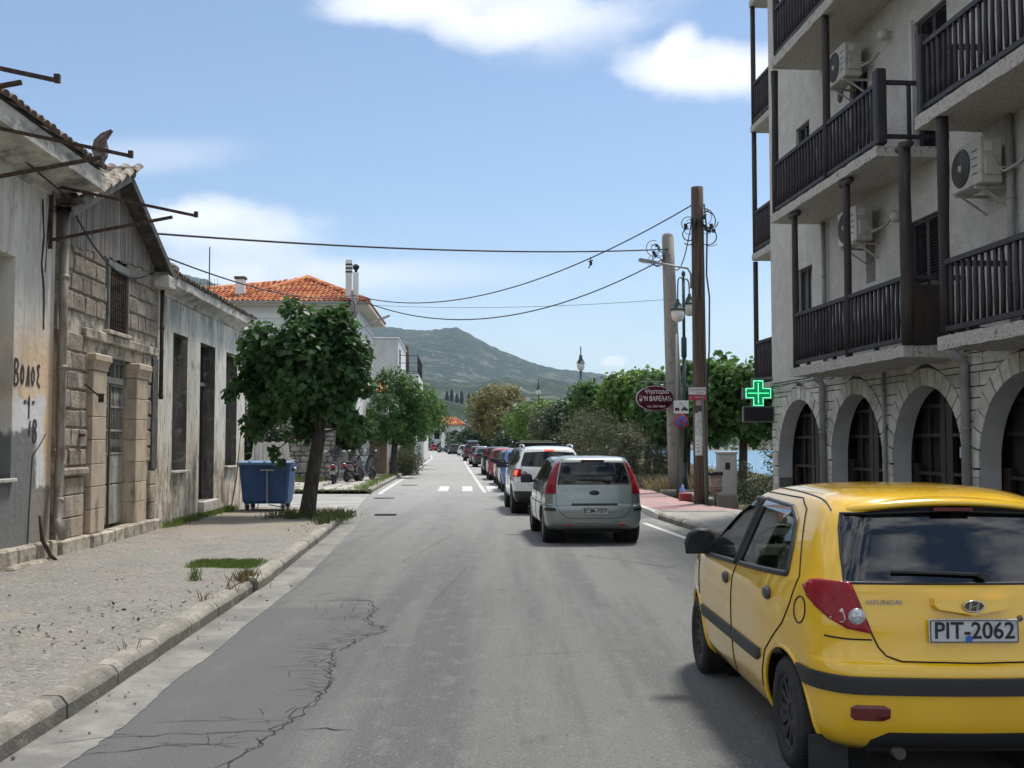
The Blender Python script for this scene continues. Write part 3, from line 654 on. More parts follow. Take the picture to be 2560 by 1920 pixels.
# ------------------------------------------------------------------ left house 2: stone blocks, boarded gable
def house_stone():
    H = empty('stone_house', LF, LRZ); tag(H, 'narrow block stone house with boarded gable between two plaster houses', 'house', 'old houses on the left pavement')
    mort = M('lime_mortar', (.52, .46, .37), rough=1, layers=[dict(c=(.17, .155, .13), s=3, d=7, lo=.45, hi=.6)], bump=[(25, .8, .03)])
    blk = M('block_stone', (.34, .29, .235), rough=.96, rn=.2, layers=[dict(c=(.20, .17, .138), s=5, d=8, lo=.46, hi=.6, f=.9), dict(c=(.42, .36, .28), s=14, d=8, lo=.54, hi=.66, f=.8), dict(c=(.055, .052, .046), s=34, d=5, lo=.58, hi=.68, f=.7)], bump=[(9, .8, .05), (45, .8, .02)])
    x0, x1 = 15.86, 20.86; wins = [(17.93, 19.02, 3.55, 4.72), (17.0, 20.45, .2, 3.35)]
    zt = lambda x: 4.62 + (x - 15.9) * .065
    m = wall_panel(x0, x1, -.05, 4.6, [(17.95, 19.02, 3.56, 4.6), (17.80, 19.40, .2, 3.14)], y=.02, depth=.3, top=lambda x: zt(x)); m.build('wall', mort, H)
    random.seed(4); r2 = random.Random(11)
    z = 1.37; row = 0
    while z < 4.75:
        h_ = .285 * r2.uniform(.93, 1.07); x = x0 + .01; row += 1
        if abs(z + h_ / 2 - 3.42) < .16: z += h_; continue      # plastered band over the door
        lim = 4.68 if x < 99 else 0
        while x < x1 - .05:
            w_ = r2.uniform(.30, .62); a, b = x, min(x + w_, x1 - .01); x = b + .022
            for (u0, u1, v0, v1) in ((17.93, 19.04, 3.54, 4.8), (17.15, 20.05, .2, 3.32)):
                if z + h_ * .5 > v0 and z < v1 and a < u1 and b > u0:
                    if a < u0 - .12: b = u0 - .01
                    elif b > u1 + .12: a = u1 + .01
                    else: a = b
            if b - a < .1: continue
            t = zt((a + b) / 2)
            if z + .08 > t: continue
            o = r2.uniform(-.009, .008); m = MB().bbox(a, b, -.012 + o, .05, z + .012, min(z + h_ - .010, t), .02)
            m.v = [(p[0] + r2.uniform(-.009, .009), p[1] + (r2.uniform(-.012, .006) if p[1] < 0 else 0), p[2] + r2.uniform(-.009, .009)) for p in m.v]
            m.build('stone_block', blk, H)
        z += h_ + .003
    # lower storey: big rendered blocks with a ledge
    ren = M('stained_render', (.38, .32, .245), rough=.95, rn=.10, layers=[dict(c=(.115, .105, .09), s=(3, 3, 1.2), d=8, lo=.46, hi=.62), dict(c=(.42, .36, .24), s=(7, 7, .9), d=6, lo=.56, hi=.68, f=.8), dict(c=(.40, .38, .34), s=6, d=8, lo=.62, hi=.7, f=.7)], bump=[(10, .7, .03), (40, .3, .01)])
    for (za, zb) in ((.33, .62), (.63, .95), (.96, 1.22)):
        for (a, b) in ((15.87, 16.98),): MB().bbox(a, b, -.035, .05, za, zb, .014).build('render_block', ren, H)
        MB().bbox(20.45, 20.84, -.035, .05, za, zb, .014).build('render_block', ren, H)
    MB().bbox(15.87, 17.04, -.10, .05, 1.235, 1.36, .03).build('ledge', ren, H)
    MB().bbox(16.9, 20.84, -.05, .03, 3.34, 3.50, .02).build('door_band', mort, H)
    # plinth step
    ps = MATS['plinth_stone']; x = 15.86
    for w_ in (1.2, .42, .62, .5, .9, .8, .56):
        MB().bbox(x, x + w_ - .012, -.17 if x > 16.9 else -.13, .05, -.04, .325 + r2.uniform(-.01, .01), .022).build('plinth_block', ps, H); x += w_
    # pilasters
    pil = M('ochre_ashlar', (.50, .405, .30), rough=.9, rn=.07, layers=[dict(c=(.36, .30, .23), s=(5, 5, 2.5), d=8, lo=.45, hi=.62), dict(c=(.17, .155, .135), s=(5, 5, 2), d=8, lo=.50, hi=.62, f=.9, r=[('z', 1.5, .7, .7)])], bump=[(14, .3, .02)])
    for (a, b) in ((17.15, 17.80), (19.39, 20.04)):
        zc = [.33, .70, 1.05, 1.40, 1.78, 2.14, 2.50, 2.86]
        for c, d in zip(zc[:-1], zc[1:]): MB().bbox(a, b, -.085, .30, c, d - .008, .008).build('pilaster_block', pil, H)
        m = MB(); prof = [(.0, 2.86), (.015, 2.87), (.015, 2.91), (.02, 2.93), (.04, 3.0), (.06, 3.02), (.06, 3.10), (.04, 3.12)]
        for (o0, z0_), (o1, z1_) in zip(prof[:-1], prof[1:]):
            if z1_ - z0_ < .005: continue
            m.add([(a - o0, -.085 - o0, z0_), (b + o0, -.085 - o0, z0_), (b + o0, .2, z0_), (a - o0, .2, z0_), (a - o1, -.085 - o1, z1_), (b + o1, -.085 - o1, z1_), (b + o1, .2, z1_), (a - o1, .2, z1_)],
                  [(0, 3, 2, 1), (4, 5, 6, 7), (0, 1, 5, 4), (1, 2, 6, 5), (2, 3, 7, 6), (3, 0, 4, 7)])
        m.build('capital', pil, H, fix=False)
    # rough wall inside the reveal + double door
    D_ = empty('door'); D_.parent = H
    gpaint = M('flaking_grey_paint', (.33, .33, .295), rough=.8, layers=[dict(c=(.20, .19, .16), s=(5, 5, 1.4), d=8, lo=.46, hi=.62), dict(c=(.13, .08, .055), s=8, d=8, lo=.60, hi=.68)], bump=[(30, .3, .006)])
    MB().box(17.80, 19.40, .30, .34, .3, 3.3).build('door_void', dark_int, H)
    y = .13
    for (a, b) in ((17.81, 18.55), (18.58, 19.37)):
        MB().bbox(a, b, y, y + .05, .36, 1.02, .008).build('lower_panel', gpaint, D_); MB().bbox(a, b, y + .004, y + .05, 1.04, 1.52, .008).build('lower_panel', gpaint, D_)
        for z in (1.53, 1.92, 2.32, 2.68): MB().box(a, b, y - .004, y + .05, z, z + .035).build('rail', gpaint, D_)
        for xx in (a, b - .04): MB().box(xx, xx + .04, y - .008, y + .05, 1.5, 2.72).build('stile', gpaint, D_)
        n = int((b - a) / .075)
        for i in range(1, n):
            xx = a + (b - a) * i / n; MB().tube([(xx, y + .02, 1.54), (xx, y + .02, 2.70)], .008, 5).build('bar', gpaint, D_)
            m = MB()
            for zc in (1.72, 2.52): m.tube([(xx + .022 * math.cos(t * .785), y + .02, zc + .075 * math.sin(t * .785)) for t in range(8)], .006, 4, closed=True)
            m.build('scroll', gpaint, D_)
    MB().box(18.55, 18.585, y - .03, y + .06, .35, 2.72).build('meeting_bead', M('brown_wood', (.085, .055, .038), rough=.8), D_)
    for (a, b, c, d) in ((17.81, 19.37, 2.72, 2.83), (17.81, 19.37, 3.06, 3.14), (17.81, 17.90, 2.83, 3.06), (18.72, 18.80, 2.83, 3.06), (18.98, 19.02, 2.83, 3.06), (19.27, 19.37, 2.83, 3.06)): MB().bbox(a, b, y - .03, y + .06, c, d, .006).build('frame', grey_wood, D_)
    MB().box(17.95, 18.62, .18, .19, 2.86, 3.05).build('pane', M('dusty_board', (.30, .27, .21), rough=.8), D_)
    # upper window with scrolled grille
    Wn = empty('window'); Wn.parent = H
    MB().box(17.95, 19.02, .28, .30, 3.56, 4.66).build('void', dark_int, Wn)
    for (a, b, c, d) in ((17.93, 19.04, 4.60, 4.72), (17.95, 18.0, 3.58, 4.60), (18.97, 19.02, 3.58, 4.60)): MB().box(a, b, -.04, .06, c, d).build('frame', grey_wood, Wn)
    MB().bbox(17.88, 19.08, -.09, .1, 3.50, 3.565, .01).build('sill', mort, Wn)
    n = 9
    for i in range(n + 1):
        xx = 18.02 + .93 * i / n; MB().tube([(xx, .0, 3.58), (xx, .0, 4.58)], .008, 5).build('bar', rust, Wn)
        if i == n: break
        xm = xx + .93 / n / 2
        for zc in (3.66, 3.92, 4.15, 4.46):
            m = MB()
            for sg in (1, -1):
                m.tube([(xm + (.035 - .004 * t) * math.cos(t * .75 + (0 if sg > 0 else math.pi)), 0, zc + sg * .035 + (.035 - .004 * t) * math.sin(t * .75)) for t in range(7)], .006, 4)
            m.build('scroll', rust, Wn)
    # boarded gable: every plank its own piece
    pk = (18.2, 6.10); ztop = lambda x: pk[1] - (pk[0] - x) * .43 if x < pk[0] else pk[1] - (x - pk[0]) * .46
    x = 15.84; i = 0; seam = MB()
    seam.add([(15.84, .06, 4.55), (20.86, .06, 4.9), (20.86, .06, ztop(20.86)), (18.2, .06, 6.1), (15.84, .06, ztop(15.84))], [(0, 1, 2, 3, 4)]); seam.build('gable_backing', BLACK, H)
    while x < 20.84:
        w_ = r2.uniform(.09, .15); b = min(x + w_, 20.85); zb = zt(x) + r2.uniform(-.02, .02)
        if ztop((x + b) / 2) - zb > .05:
            o = r2.uniform(-.008, .008); m = MB(); vs = [(x + .004, -.01 + o, zb), (b - .004, -.01 + o + r2.uniform(-.006, .006), zb), (b - .004, -.01 + o, ztop(b)), (x + .004, -.01 + o, ztop(x))]
            vs += [(p[0], .035, p[2]) for p in vs]
            m.add(vs, [(0, 1, 2, 3), (7, 6, 5, 4), (0, 4, 5, 1), (1, 5, 6, 2), (2, 6, 7, 3), (3, 7, 4, 0)]); m.build('gable_board', old_wood, H)
        x = b
    # roof: barge boards, slopes, tiles along the verge
    dk = M('dark_weathered_board', (.06, .055, .05), rough=.85, layers=[dict(c=(.12, .11, .10), s=(3, 3, 9), d=7, lo=.5, hi=.65)])
    for (a, b) in (((15.6, ztop(15.6)), pk), (pk, (21.05, ztop(21.05)))):
        MB().prism([(a[0], a[1] - .04), (b[0], b[1] - .04), (b[0], b[1] + .10), (a[0], a[1] + .10)], -.30, -.26).build('barge_board', dk if a == pk else old_wood, H)
        MB().add([(a[0], -.28, a[1] + .02), (b[0], -.28, b[1] + .02), (b[0], 7, b[1] + .02), (a[0], 7, a[1] + .02)], [(0, 1, 2, 3)]).build('soffit', dk, H)
        MB().add([(a[0], -.30, a[1] + .10), (b[0], -.30, b[1] + .10), (b[0], 7, b[1] + .10), (a[0], 7, a[1] + .10)], [(0, 1, 2, 3)]).build('roof', old_tile, H)
    v, f = tile_row(0, .2, .42); me = MB().add(v, f, True).build('roof_tile', old_tile, me_only=True, fix=False)
    for (xa, xb, sg) in ((15.7, 18.15, 1),):
        n = 7
        for i in range(n):
            for yy_ in (-.30, -.08, .16):
                t = i / (n - 1); x = xa + (xb - xa) * t; o = link('roof_tile', me, H, None, (x, yy_, ztop(x) + .12)); o.rotation_euler = (0, 0, 0)
                o.rotation_euler = (math.atan(.44), 0, (math.pi * 1.5 if sg > 0 else math.pi / 2) + uni(-.06, .06))
    o = MB().tube([(18.2, -.34, 6.22), (18.2, 6.5, 6.22)], .10, 8).build('ridge_tiles', old_tile, H)
    MB().add([(15.86, 0, -.05), (15.86, 7, -.05), (15.86, 7, 5.1), (15.86, 0, 5.1)], [(0, 1, 2, 3)]).build('side_wall', mort, H)
    MB().add([(20.86, 0, -.05), (20.86, 7, -.05), (20.86, 7, 4.9), (20.86, 0, 4.9)], [(0, 1, 2, 3)]).build('side_wall', mort, H)
    # dark strip of render at the right corner and small iron pegs
    MB().bbox(20.50, 20.85, -.045, .02, 1.24, 3.3, .01).build('corner_render', M('sooty_render', (.07, .068, .062), rough=.95, layers=[dict(c=(.13, .125, .11), s=6, lo=.5, hi=.65)], bump=[(20, .5, .02)]), H)
    MB().beam((16.95, -.03, 2.62), (17.12, -.22, 2.42), .02).beam((17.12, -.22, 2.35), (17.14, -.22, 2.48), .08, .02).build('iron_hook', rust, H)
    MB().box(16.75, 16.84, -.10, 0, 1.82, 1.86).build('iron_peg', rust, H)
    return H
house_stone()
# ------------------------------------------------------------------ left house 3: grey stained plaster, tall openings
def house_grey():
    H = empty('stained_plaster_house', LF, LRZ); tag(H, 'grey-green stained plaster house with tall openings beside the blue bin', 'house', 'old houses on the left pavement')
    pl = M('stained_plaster', (.76, .73, .65), rough=.93, layers=[
        dict(c=(.56, .57, .51), s=(1.6, 1, .7), d=8, lo=.42, hi=.62), dict(c=(.24, .265, .25), s=(2.5, 1, .6), d=9, lo=.44, hi=.60, f=.9, r=[('z', 2.6, 4.6, 1.2)]),
        dict(c=(.68, .61, .49), s=(1.4, 1, 1), d=7, lo=.30, hi=.55, f=.9, r=[('z', 2.6, 1.3, 1.2)]), dict(c=(.36, .28, .20), s=(3, 1, 1.5), d=9, lo=.47, hi=.55, f=.9, r=[('z', 2.0, 1.0, 1.1)]),
        dict(c=(.19, .155, .12), s=(3, 1, 2), d=9, lo=.54, hi=.60, f=.85, r=[('z', 1.9, 1.2, .9)]), dict(c=(.13, .13, .115), s=(9, 1, 2.2), d=9, lo=.55, hi=.64, f=.8), dict(c=(.22, .21, .19), s=(16, 1, .5), d=7, lo=.55, hi=.66, f=.6)], bump=[(8, .5, .03), (45, .3, .01)])
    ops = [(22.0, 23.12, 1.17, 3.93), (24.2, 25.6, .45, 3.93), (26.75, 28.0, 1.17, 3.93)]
    rvl = MB(); w = wall_panel(20.9, 28.97, -.05, 4.62, ops, depth=.27, rv=rvl); rvl.build('opening_reveal', M('dark_reveal', (.22, .205, .18), rough=.95, layers=[dict(c=(.10, .095, .085), s=(6, 6, 1.2), d=8, lo=.45, hi=.6), dict(c=(.36, .34, .30), s=5, d=7, lo=.56, hi=.66)]), H, fix=False); w.add([(28.97, 0, -.05), (28.97, 8, -.05), (28.97, 8, 4.9), (28.97, 0, 4.9)], [(0, 1, 2, 3)])  # reveals in a darker, blotched tone than the wall face
    w.add([(20.9, 0, -.05), (20.9, 8, -.05), (20.9, 8, 4.9), (20.9, 0, 4.9)], [(0, 1, 2, 3)]); w.build('wall', pl, H)
    gm_ = M('old_grey_shutter', (.17, .165, .15), rough=.85, layers=[dict(c=(.09, .085, .075), s=(9, 9, 1), d=7, lo=.45, hi=.62)])
    st = MATS['pale_stone_sill']
    for i, (a, b, c, d) in enumerate(ops):
        MB().box(a, b, .272, .30, c, d).build('shutter' if i != 1 else 'door', gm_ if i != 1 else dark_int, H)
        if i != 1:
            MB().bbox(a - .02, b + .04, -.08, .27, c - .05, c - .002, .008).build('sill', st, H)
            MB().box((a + b) / 2 - .03, (a + b) / 2 + .03, .25, .272, c, d).build('shutter_bead', gm_, H)
        else:
            MB().box(a, b, .20, .26, 3.02, 3.10).build('transom', grey_wood, H); MB().bbox(a - .02, b + .1, -.12, .27, .20, .448, .02).build('door_step', st, H)
            MB().box(a, a + .07, .16, .27, .45, 3.93).build('door_jamb', grey_wood, H)
            for k in range(5): MB().tube([(a + .2 + k * .24, .23, 3.12), (a + .2 + k * .24, .23, 3.9)], .01, 5).build('bar', dark_iron, H)
    cm = MATS['cornice_plaster']; m = MB(); prof = [(0, 4.56), (-.03, 4.57), (-.04, 4.63), (-.10, 4.68), (-.22, 4.74), (-.24, 4.76), (-.24, 4.93), (-.20, 4.95), (.1, 4.97)]; n = len(prof); vs = []
    for x in (20.75, 29.1): vs += [(x, o, z) for o, z in prof]
    m.add(vs, [(k, k + 1, n + k + 1, n + k) for k in range(n - 1)] + [tuple(range(n)), tuple(reversed(range(n, 2 * n)))]); m.build('cornice', cm, H, fix=False)
    tiles_eave(H, 20.9, 29.0, -.27, 4.95, .38, .6, old_tile, .2, 2)
    MB().add([(20.8, .3, 5.12), (29.1, .3, 5.12), (29.1, 3.5, 6.2), (20.8, 3.5, 6.2)], [(0, 1, 2, 3)]).build('roof', old_tile, H)
    MB().bbox(20.55, 21.05, -.3, .2, 4.62, 4.86, .02).build('corner_stone', cm, H); MB().bbox(20.95, 21.35, -.28, .2, 4.86, 5.16, .05).build('corner_cap', old_tile, H)
    # cement patch beneath the windows
    MB().lathe([(.10, 4.96), (.10, 5.35), (.13, 5.37), (.13, 5.42), (.02, 5.46)], 12, (25.7, 1.2, .1)).build('vent_pipe', M('white_vent', (.6, .6, .58), rough=.6), H)
    return H
house_grey()
drainpipe('drainpipe', 'thin dark downpipe at the joint of the stone house and grey plaster house', [(20.93, -.07, 4.7), (20.93, -.07, 3.2), (20.93, -.07, 2.55)], .04, mat=rust, joints=[((20.93, -.07, 3.9), 0), ((20.93, -.07, 2.62), 0)])
# weeds in the roof gutter and by the wall: see vegetation
# awning arms left on the first house
def awning(x, label, zt_=5.35, low=True):
    A = empty('awning_arm', LF, LRZ); tag(A, label, 'awning bracket', 'rusty awning brackets over the pavement')
    MB().beam((x, -.02, zt_), (x, -2.05, zt_ - .42), .038).beam((x, -2.05, zt_ - .44), (x, -2.05, zt_ - .36), .05).build('upper_arm', rust, A)
    if low:
        MB().beam((x, -.02, zt_ - .78), (x, -1.72, zt_ - .44), .04).build('lower_arm', rust, A)
        MB().beam((x, -.03, zt_ + .08), (x, -.03, zt_ - .9), .05, .03).build('wall_bar', rust, A)
awning(15.45, 'rusty two-bar awning arm reaching past the boarded gable'); awning(12.45, 'rusty two-bar awning arm reaching over the plaster eave', 5.42); awning(10.2, 'rusty awning arm whose tip shows against open sky, highest in view', 5.55, low=True)
# ------------------------------------------------------------------ right apartment house
RO = (5.7625, 24.5, 0); RRZ = math.atan2(-.9972, .0748); K_ = 1.0028
U = lambda Y: (24.5 - Y) * K_
def apartments():
    H = empty('apartment_house', RO, RRZ); tag(H, 'roughcast apartment house with stone arcade and dark wooden balconies', 'building')
    rc = M('roughcast', (.66, .63, .57), rough=.97, layers=[dict(c=(.74, .72, .66), s=3, d=8, lo=.45, hi=.6), dict(c=(.42, .40, .36), s=26, d=5, lo=.52, hi=.66, f=.75), dict(c=(.50, .47, .41), s=(2, 2, .5), d=6, lo=.55, hi=.7, f=.5)], bump=[(34, 1.0, .06), (12, .5, .05)])
    soff = M('slab_render', (.60, .57, .51), rough=.97, layers=[dict(c=(.44, .42, .38), s=18, d=6, lo=.48, hi=.62), dict(c=(.58, .43, .37), s=3.2, d=7, lo=.56, hi=.66, f=.5), dict(c=(.12, .115, .10), s=9, d=8, lo=.60, hi=.68, f=.75)], bump=[(30, 1.0, .06), (7, .5, .05)])
    smooth = M('smooth_render', (.50, .50, .49), rough=.9, layers=[dict(c=(.42, .42, .41), s=1.5, d=6, lo=.45, hi=.62)])
    mort = M('arcade_joint', (.075, .072, .062), rough=1)
    stn = M('arcade_stone', (.53, .515, .45), rough=.9, rn=.15, layers=[dict(c=(.40, .395, .34), s=4, d=8, lo=.45, hi=.62), dict(c=(.64, .62, .56), s=11, d=6, lo=.58, hi=.7, f=.6)], bump=[(20, .5, .02)])
    wood = M('balcony_wood', (.024, .018, .024), rough=.62, rn=.25, layers=[dict(c=(.060, .048, .060), s=(14, 14, 1.4), d=7, lo=.52, hi=.68), dict(c=(.016, .013, .014), s=(9, 9, 1), d=6, lo=.5, hi=.6)], bump=[((30, 30, 2), .6, .01)])
    wood2 = M('balcony_post_wood', (.030, .021, .018), rough=.7, rn=.2, layers=[dict(c=(.060, .044, .036), s=(16, 16, 1.2), d=7, lo=.5, hi=.66)], bump=[((30, 30, 2), .6, .01)])
    dwood = M('door_wood', (.020, .014, .010), rough=.5, layers=[dict(c=(.04, .028, .018), s=(9, 9, 1.5), d=6, lo=.5, hi=.64)])
    XE = 19.5; ZT = 12.32
    # arches: (centre u, half width, spring z)
    AR = [(U(22.72), 1.37, 1.22), (U(19.72), 1.18, 1.40), (U(16.95), 1.20, 1.38), (U(14.05), 1.25, 1.36), (U(11.0), 1.25, 1.36), (U(7.9), 1.25, 1.36)]
    def arch(c, r, zs, n=22, z0=.12):
        P = [(c - r, z0)]
        for i in range(n + 1): a = math.pi * (1 - i / n); P.append((c + r * math.cos(a), zs + r * 1.02 * math.sin(a) ** .94))
        return P + [(c + r, z0)]
    # ground floor backing wall with arched openings, cut down to the pavement
    out = [(0, .1), (0, 3.04), (XE, 3.04), (XE, .1)]
    outl = [(0, 3.04), (XE, 3.04), (XE, .1)]
    for (c, r, zs) in reversed(AR): outl += list(reversed([(p[0], max(.1, p[1]) if p[1] > .12 else .1) for p in arch(c, r, zs)]))
    outl += [(0, .1)]
    MB().prism(outl, .012, .29, 'xz').build('arcade_wall', mort, H)
    for (c, r, zs) in AR:      # smooth rendered soffit in every arch
        P = arch(c, r - .004, zs); m = MB(); n = len(P); m.add([(p[0], -.004, p[1]) for p in P] + [(p[0], .292, p[1]) for p in P], [(i, i + 1, n + i + 1, n + i) for i in range(n - 1)]); m.build('arch_soffit', smooth, H, fix=False)
    # north end return and plain upper walls
    wins = [(U(22.7), U(21.85), 4.15, 5.28), (U(19.15), U(18.75), 4.48, 5.34), (U(17.45), U(16.35), 3.1, 5.2),
            (U(22.7), U(21.9), 7.25, 8.22), (U(19.75), U(18.95), 7.2, 8.25), (U(17.1), U(16.0), 6.15, 8.3), (U(12.6), U(11.6), 3.1, 5.2), (U(12.6), U(11.6), 6.15, 8.3)]
    wall_panel(0, XE, 3.04, ZT, wins, depth=.22).build('upper_wall', rc, H)
    MB().add([(0, 0, 3.04), (0, 9, 3.04), (0, 9, ZT), (0, 0, ZT)], [(0, 1, 2, 3)]).build('end_wall', rc, H)
    MB().add([(0, .012, 0), (0, 9, 0), (0, 9, 3.04), (0, .012, 3.04)], [(0, 1, 2, 3)]).build('end_wall', mort, H)
    MB().add([(XE, .012, 0), (XE, 9, 0), (XE, 9, ZT), (XE, .012, ZT)], [(0, 1, 2, 3)]).build('end_wall', rc, H)
    MB().box(-.1, XE, -.1, 9, ZT, ZT + .12).build('roof', soff, H)
    MB().box(.3, XE - .2, .6, 8.8, .1, 12.8).build('inner_core', dark_int, H)
    # arcade stones in courses, clipped to the arch rings
    r3 = random.Random(21); ring = .27
    def ring_x(z):
        res = []
        for (c, r, zs) in AR:
            Rr = r + ring
            if z <= zs: h_ = r + (ring if z > .55 * zs else ring)
            else:
                q = (z - zs) / (Rr * 1.02)
                if q >= 1: continue
                h_ = Rr * math.sqrt(max(0, 1 - q ** (2 / .94))) 
            res.append((c - h_, c + h_))
        return res
    z = .12; cnt = 0
    while z < 3.0:
        h_ = r3.choice([.10, .13, .16, .17, .20]); z2 = min(z + h_, 3.02)
        b0, b1 = ring_x(z + .004), ring_x(z2 - .004)
        segs = []; cur0 = cur1 = .005
        ends0 = b0 + [(XE, XE)] * (len(AR) + 1 - len(b0))
        # build gaps arch by arch
        lo0 = lo1 = .005; edges = []
        for i in range(len(AR)):
            a0 = [q for q in b0 if abs((q[0] + q[1]) / 2 - AR[i][0]) < .01]; a1 = [q for q in b1 if abs((q[0] + q[1]) / 2 - AR[i][0]) < .01]
            if a0 or a1:
                e0 = a0[0] if a0 else (AR[i][0], AR[i][0]); e1 = a1[0] if a1 else (AR[i][0], AR[i][0])
                edges.append(((lo0, lo1), (e0[0], e1[0]))); lo0, lo1 = e0[1], e1[1]
        edges.append(((lo0, lo1), (13.0, 13.0)))
        for ((s0, s1), (t0, t1)) in edges:
            if max(t0, t1) - min(s0, s1) < .04 or t0 < s0 or t1 < s1: continue
            x0_, x1_ = s0, s1
            while x0_ < t0 - .02 or x1_ < t1 - .02:
                w_ = r3.uniform(.18, .52) * (1.0 if h_ < .18 else .8); m0 = max(x0_, x1_) + w_
                if m0 > min(t0, t1) - .14: e0, e1 = t0, t1
                else: e0 = e1 = m0
                g_ = .0085; o = r3.uniform(-.006, .006)
                if min(e0, e1) < 12.9:
                    MB().prism([(x0_ + g_, z + g_), (e0 - g_, z + g_), (e1 - g_, z2 - g_), (x1_ + g_, z2 - g_)], -.012 + o, .03).build('stone', stn, H); cnt += 1
                x0_, x1_ = e0, e1
                if e0 == t0: break
        z = z2
    for (c, r, zs) in AR[:4]:     # voussoirs round the arches, quoins down the jambs
        n = 17
        for i in range(n):
            a0, a1 = math.pi * (1 - (i + .055) / n), math.pi * (1 - (i + .945) / n); P = []
            for (a, rr_) in ((a0, r), (a1, r), (a1, r + ring - .01), (a0, r + ring - .01)): P.append((c + rr_ * math.cos(a), zs + rr_ * 1.02 * math.sin(a) ** .94))
            MB().prism(P, -.022 + r3.uniform(-.006, .006), .03).build('voussoir', stn, H)
        zz = .125
        while zz < zs - .03:
            z2 = min(zs - .004, zz + r3.uniform(.13, .2))
            for sg in (-1, 1): MB().prism(sorted([(c + sg * r, zz), (c + sg * (r + ring - .01), zz)]) + sorted([(c + sg * (r + ring - .01), z2 - .008), (c + sg * r, z2 - .008)], reverse=True), -.020 + r3.uniform(-.006, .006), .03).build('jamb_stone', stn, H)
            zz = z2
        for (z0_, z1_) in ((.13, .42), (.43, .72), (.73, .98)):
            MB().box(c - r - .003, c - r + .012, .0, .287, z0_, z1_).build('jamb_facing', M('green_grey_stone', (.15, .155, .13), rough=.85, rn=.1, layers=[dict(c=(.22, .22, .19), s=8, lo=.5, hi=.65)]), H)
    # glazed timber doors in the arches
    gl = glass('door_glass', (.5, .5, .5), .35)
    for (c, r, zs) in AR[:4]:
        D_ = empty('arch_door'); D_.parent = H
        MB().box(c - r - .05, c + r + .05, .5, .52, .1, 2.75).build('dark_room', M('dim_room', (.035, .035, .035), rough=1), D_)
        n = 2; ww = 2 * r / n
        m = MB(); m.prism(arch(c, r + .02, zs, 22, .1), .355, .36, 'xz')
        MB().add([(p[0], .42, p[1]) for p in m.v[:len(m.v) // 2]], m.f[:len(m.f) // 2][:len(arch(c, r, zs)) - 2]).build('glass', gl, D_, fix=False)
        def top(x): q = min(1, abs(x - c) / r); return zs + r * 1.02 * (1 - q * q) ** .47
        xs_ = []
        for k in range(2):
            a = c - r + k * r
            for (fx, wd) in ((.06, .20), (.50, .035), (.88, .16)):
                x = a + fx * r; t = top(x + wd / 2) if abs(x + wd / 2 - c) < r else zs
                MB().box(x - wd / 2, x + wd / 2, .33, .40, .12, max(.5, min(top(x - wd / 2 if x < c else x + wd / 2), 2.7) + .02)).build('stile', dwood, D_)
        for z_ in (.14, .62, 1.22, 1.82, 2.28):
            hw = r if z_ < zs else r * math.sqrt(max(0, 1 - ((z_ - zs) / (r * 1.02)) ** 2))
            if hw > .15: MB().box(c - hw, c + hw, .335, .395, z_, z_ + (.09 if z_ < 1 else .05)).build('glazing_rail', dwood, D_)
        MB().box(c - r, c + r, .34, .39, .12, .60).build('kick_panel', dwood, D_)
    # notices behind the third door
    D_ = AR[2]; pap = M('white_paper', (.62, .62, .60), rough=.8)
    for dx in (.42, .70): o = MB().box(D_[0] + dx, D_[0] + dx + .17, .318, .322, 1.50, 1.66).build('door_notice', pap, H)
    # windows and louvred shutters of the flats
    lv = MB().add([(0, 0, 0), (1, 0, 0), (1, .035, .022), (0, .035, .022), (0, 0, .006), (1, 0, .006), (1, .035, .028), (0, .035, .028)], [(0, 1, 2, 3), (7, 6, 5, 4), (0, 4, 5, 1), (3, 2, 6, 7), (0, 3, 7, 4), (1, 5, 6, 2)]).build('louvre', wood, me_only=True)
    for i, (a, b, c, d) in enumerate(wins):
        Wd = empty('balcony_door' if d - c > 1.8 else 'window'); Wd.parent = H
        MB().box(a, b, .222, .24, c, d).build('back_panel', dark_int if i != 0 else M('net_curtain', (.42, .45, .45), rough=.8), Wd)
        if i == 1: MB().box(a, b, .20, .221, c, d).build('blind', M('grey_blind', (.17, .165, .155), rough=.7), Wd); continue
        fw = .06
        for (p, q, r_, s_) in ((a, a + fw, c, d), (b - fw, b, c, d), (a, b, d - fw, d), (a, b, c, c + fw)): MB().box(p, q, .06, .12, r_, s_).build('frame', wood, Wd)
        if d - c > 1.8 or i in (3, 4):
            Sh = Wd; mid = (a + b) / 2
            for (p, q) in ((a + fw, mid), (mid, b - fw)):
                MB().box(p, p + .05, .07, .115, c, d).build('shutter_stile', wood, Sh); MB().box(q - .05, q, .07, .115, c, d).build('shutter_stile', wood, Sh)
                MB().box(p, q, .07, .115, c + (d - c) * .48, c + (d - c) * .53).build('shutter_rail', wood, Sh)
                z = c + .09
                while z < d - .08:
                    o = link('louvre', lv, Sh, None, (p + .05, .075, z)); o.scale = (q - p - .1, 1, 1); z += .048
            if d - c > 1.8:
                MB().box(a - .14, a - .02, -.03, .02, c, d + .08).build('door_surround', smooth, H)
        else:
            MB().box((a + b) / 2 - .03, (a + b) / 2 + .03, .06, .11, c, d).build('mullion', wood, Wd)
    def surround():
        for i in (0, 3, 4): a, b, c, d = wins[i]; MB().box(a - .05, b + .05, -.04, .1, c - .05, c - .003).build('sill', smooth, H)
    surround()
    # balconies: slab + timber balustrade, each baluster separate
    PR = .953
    bal = {}
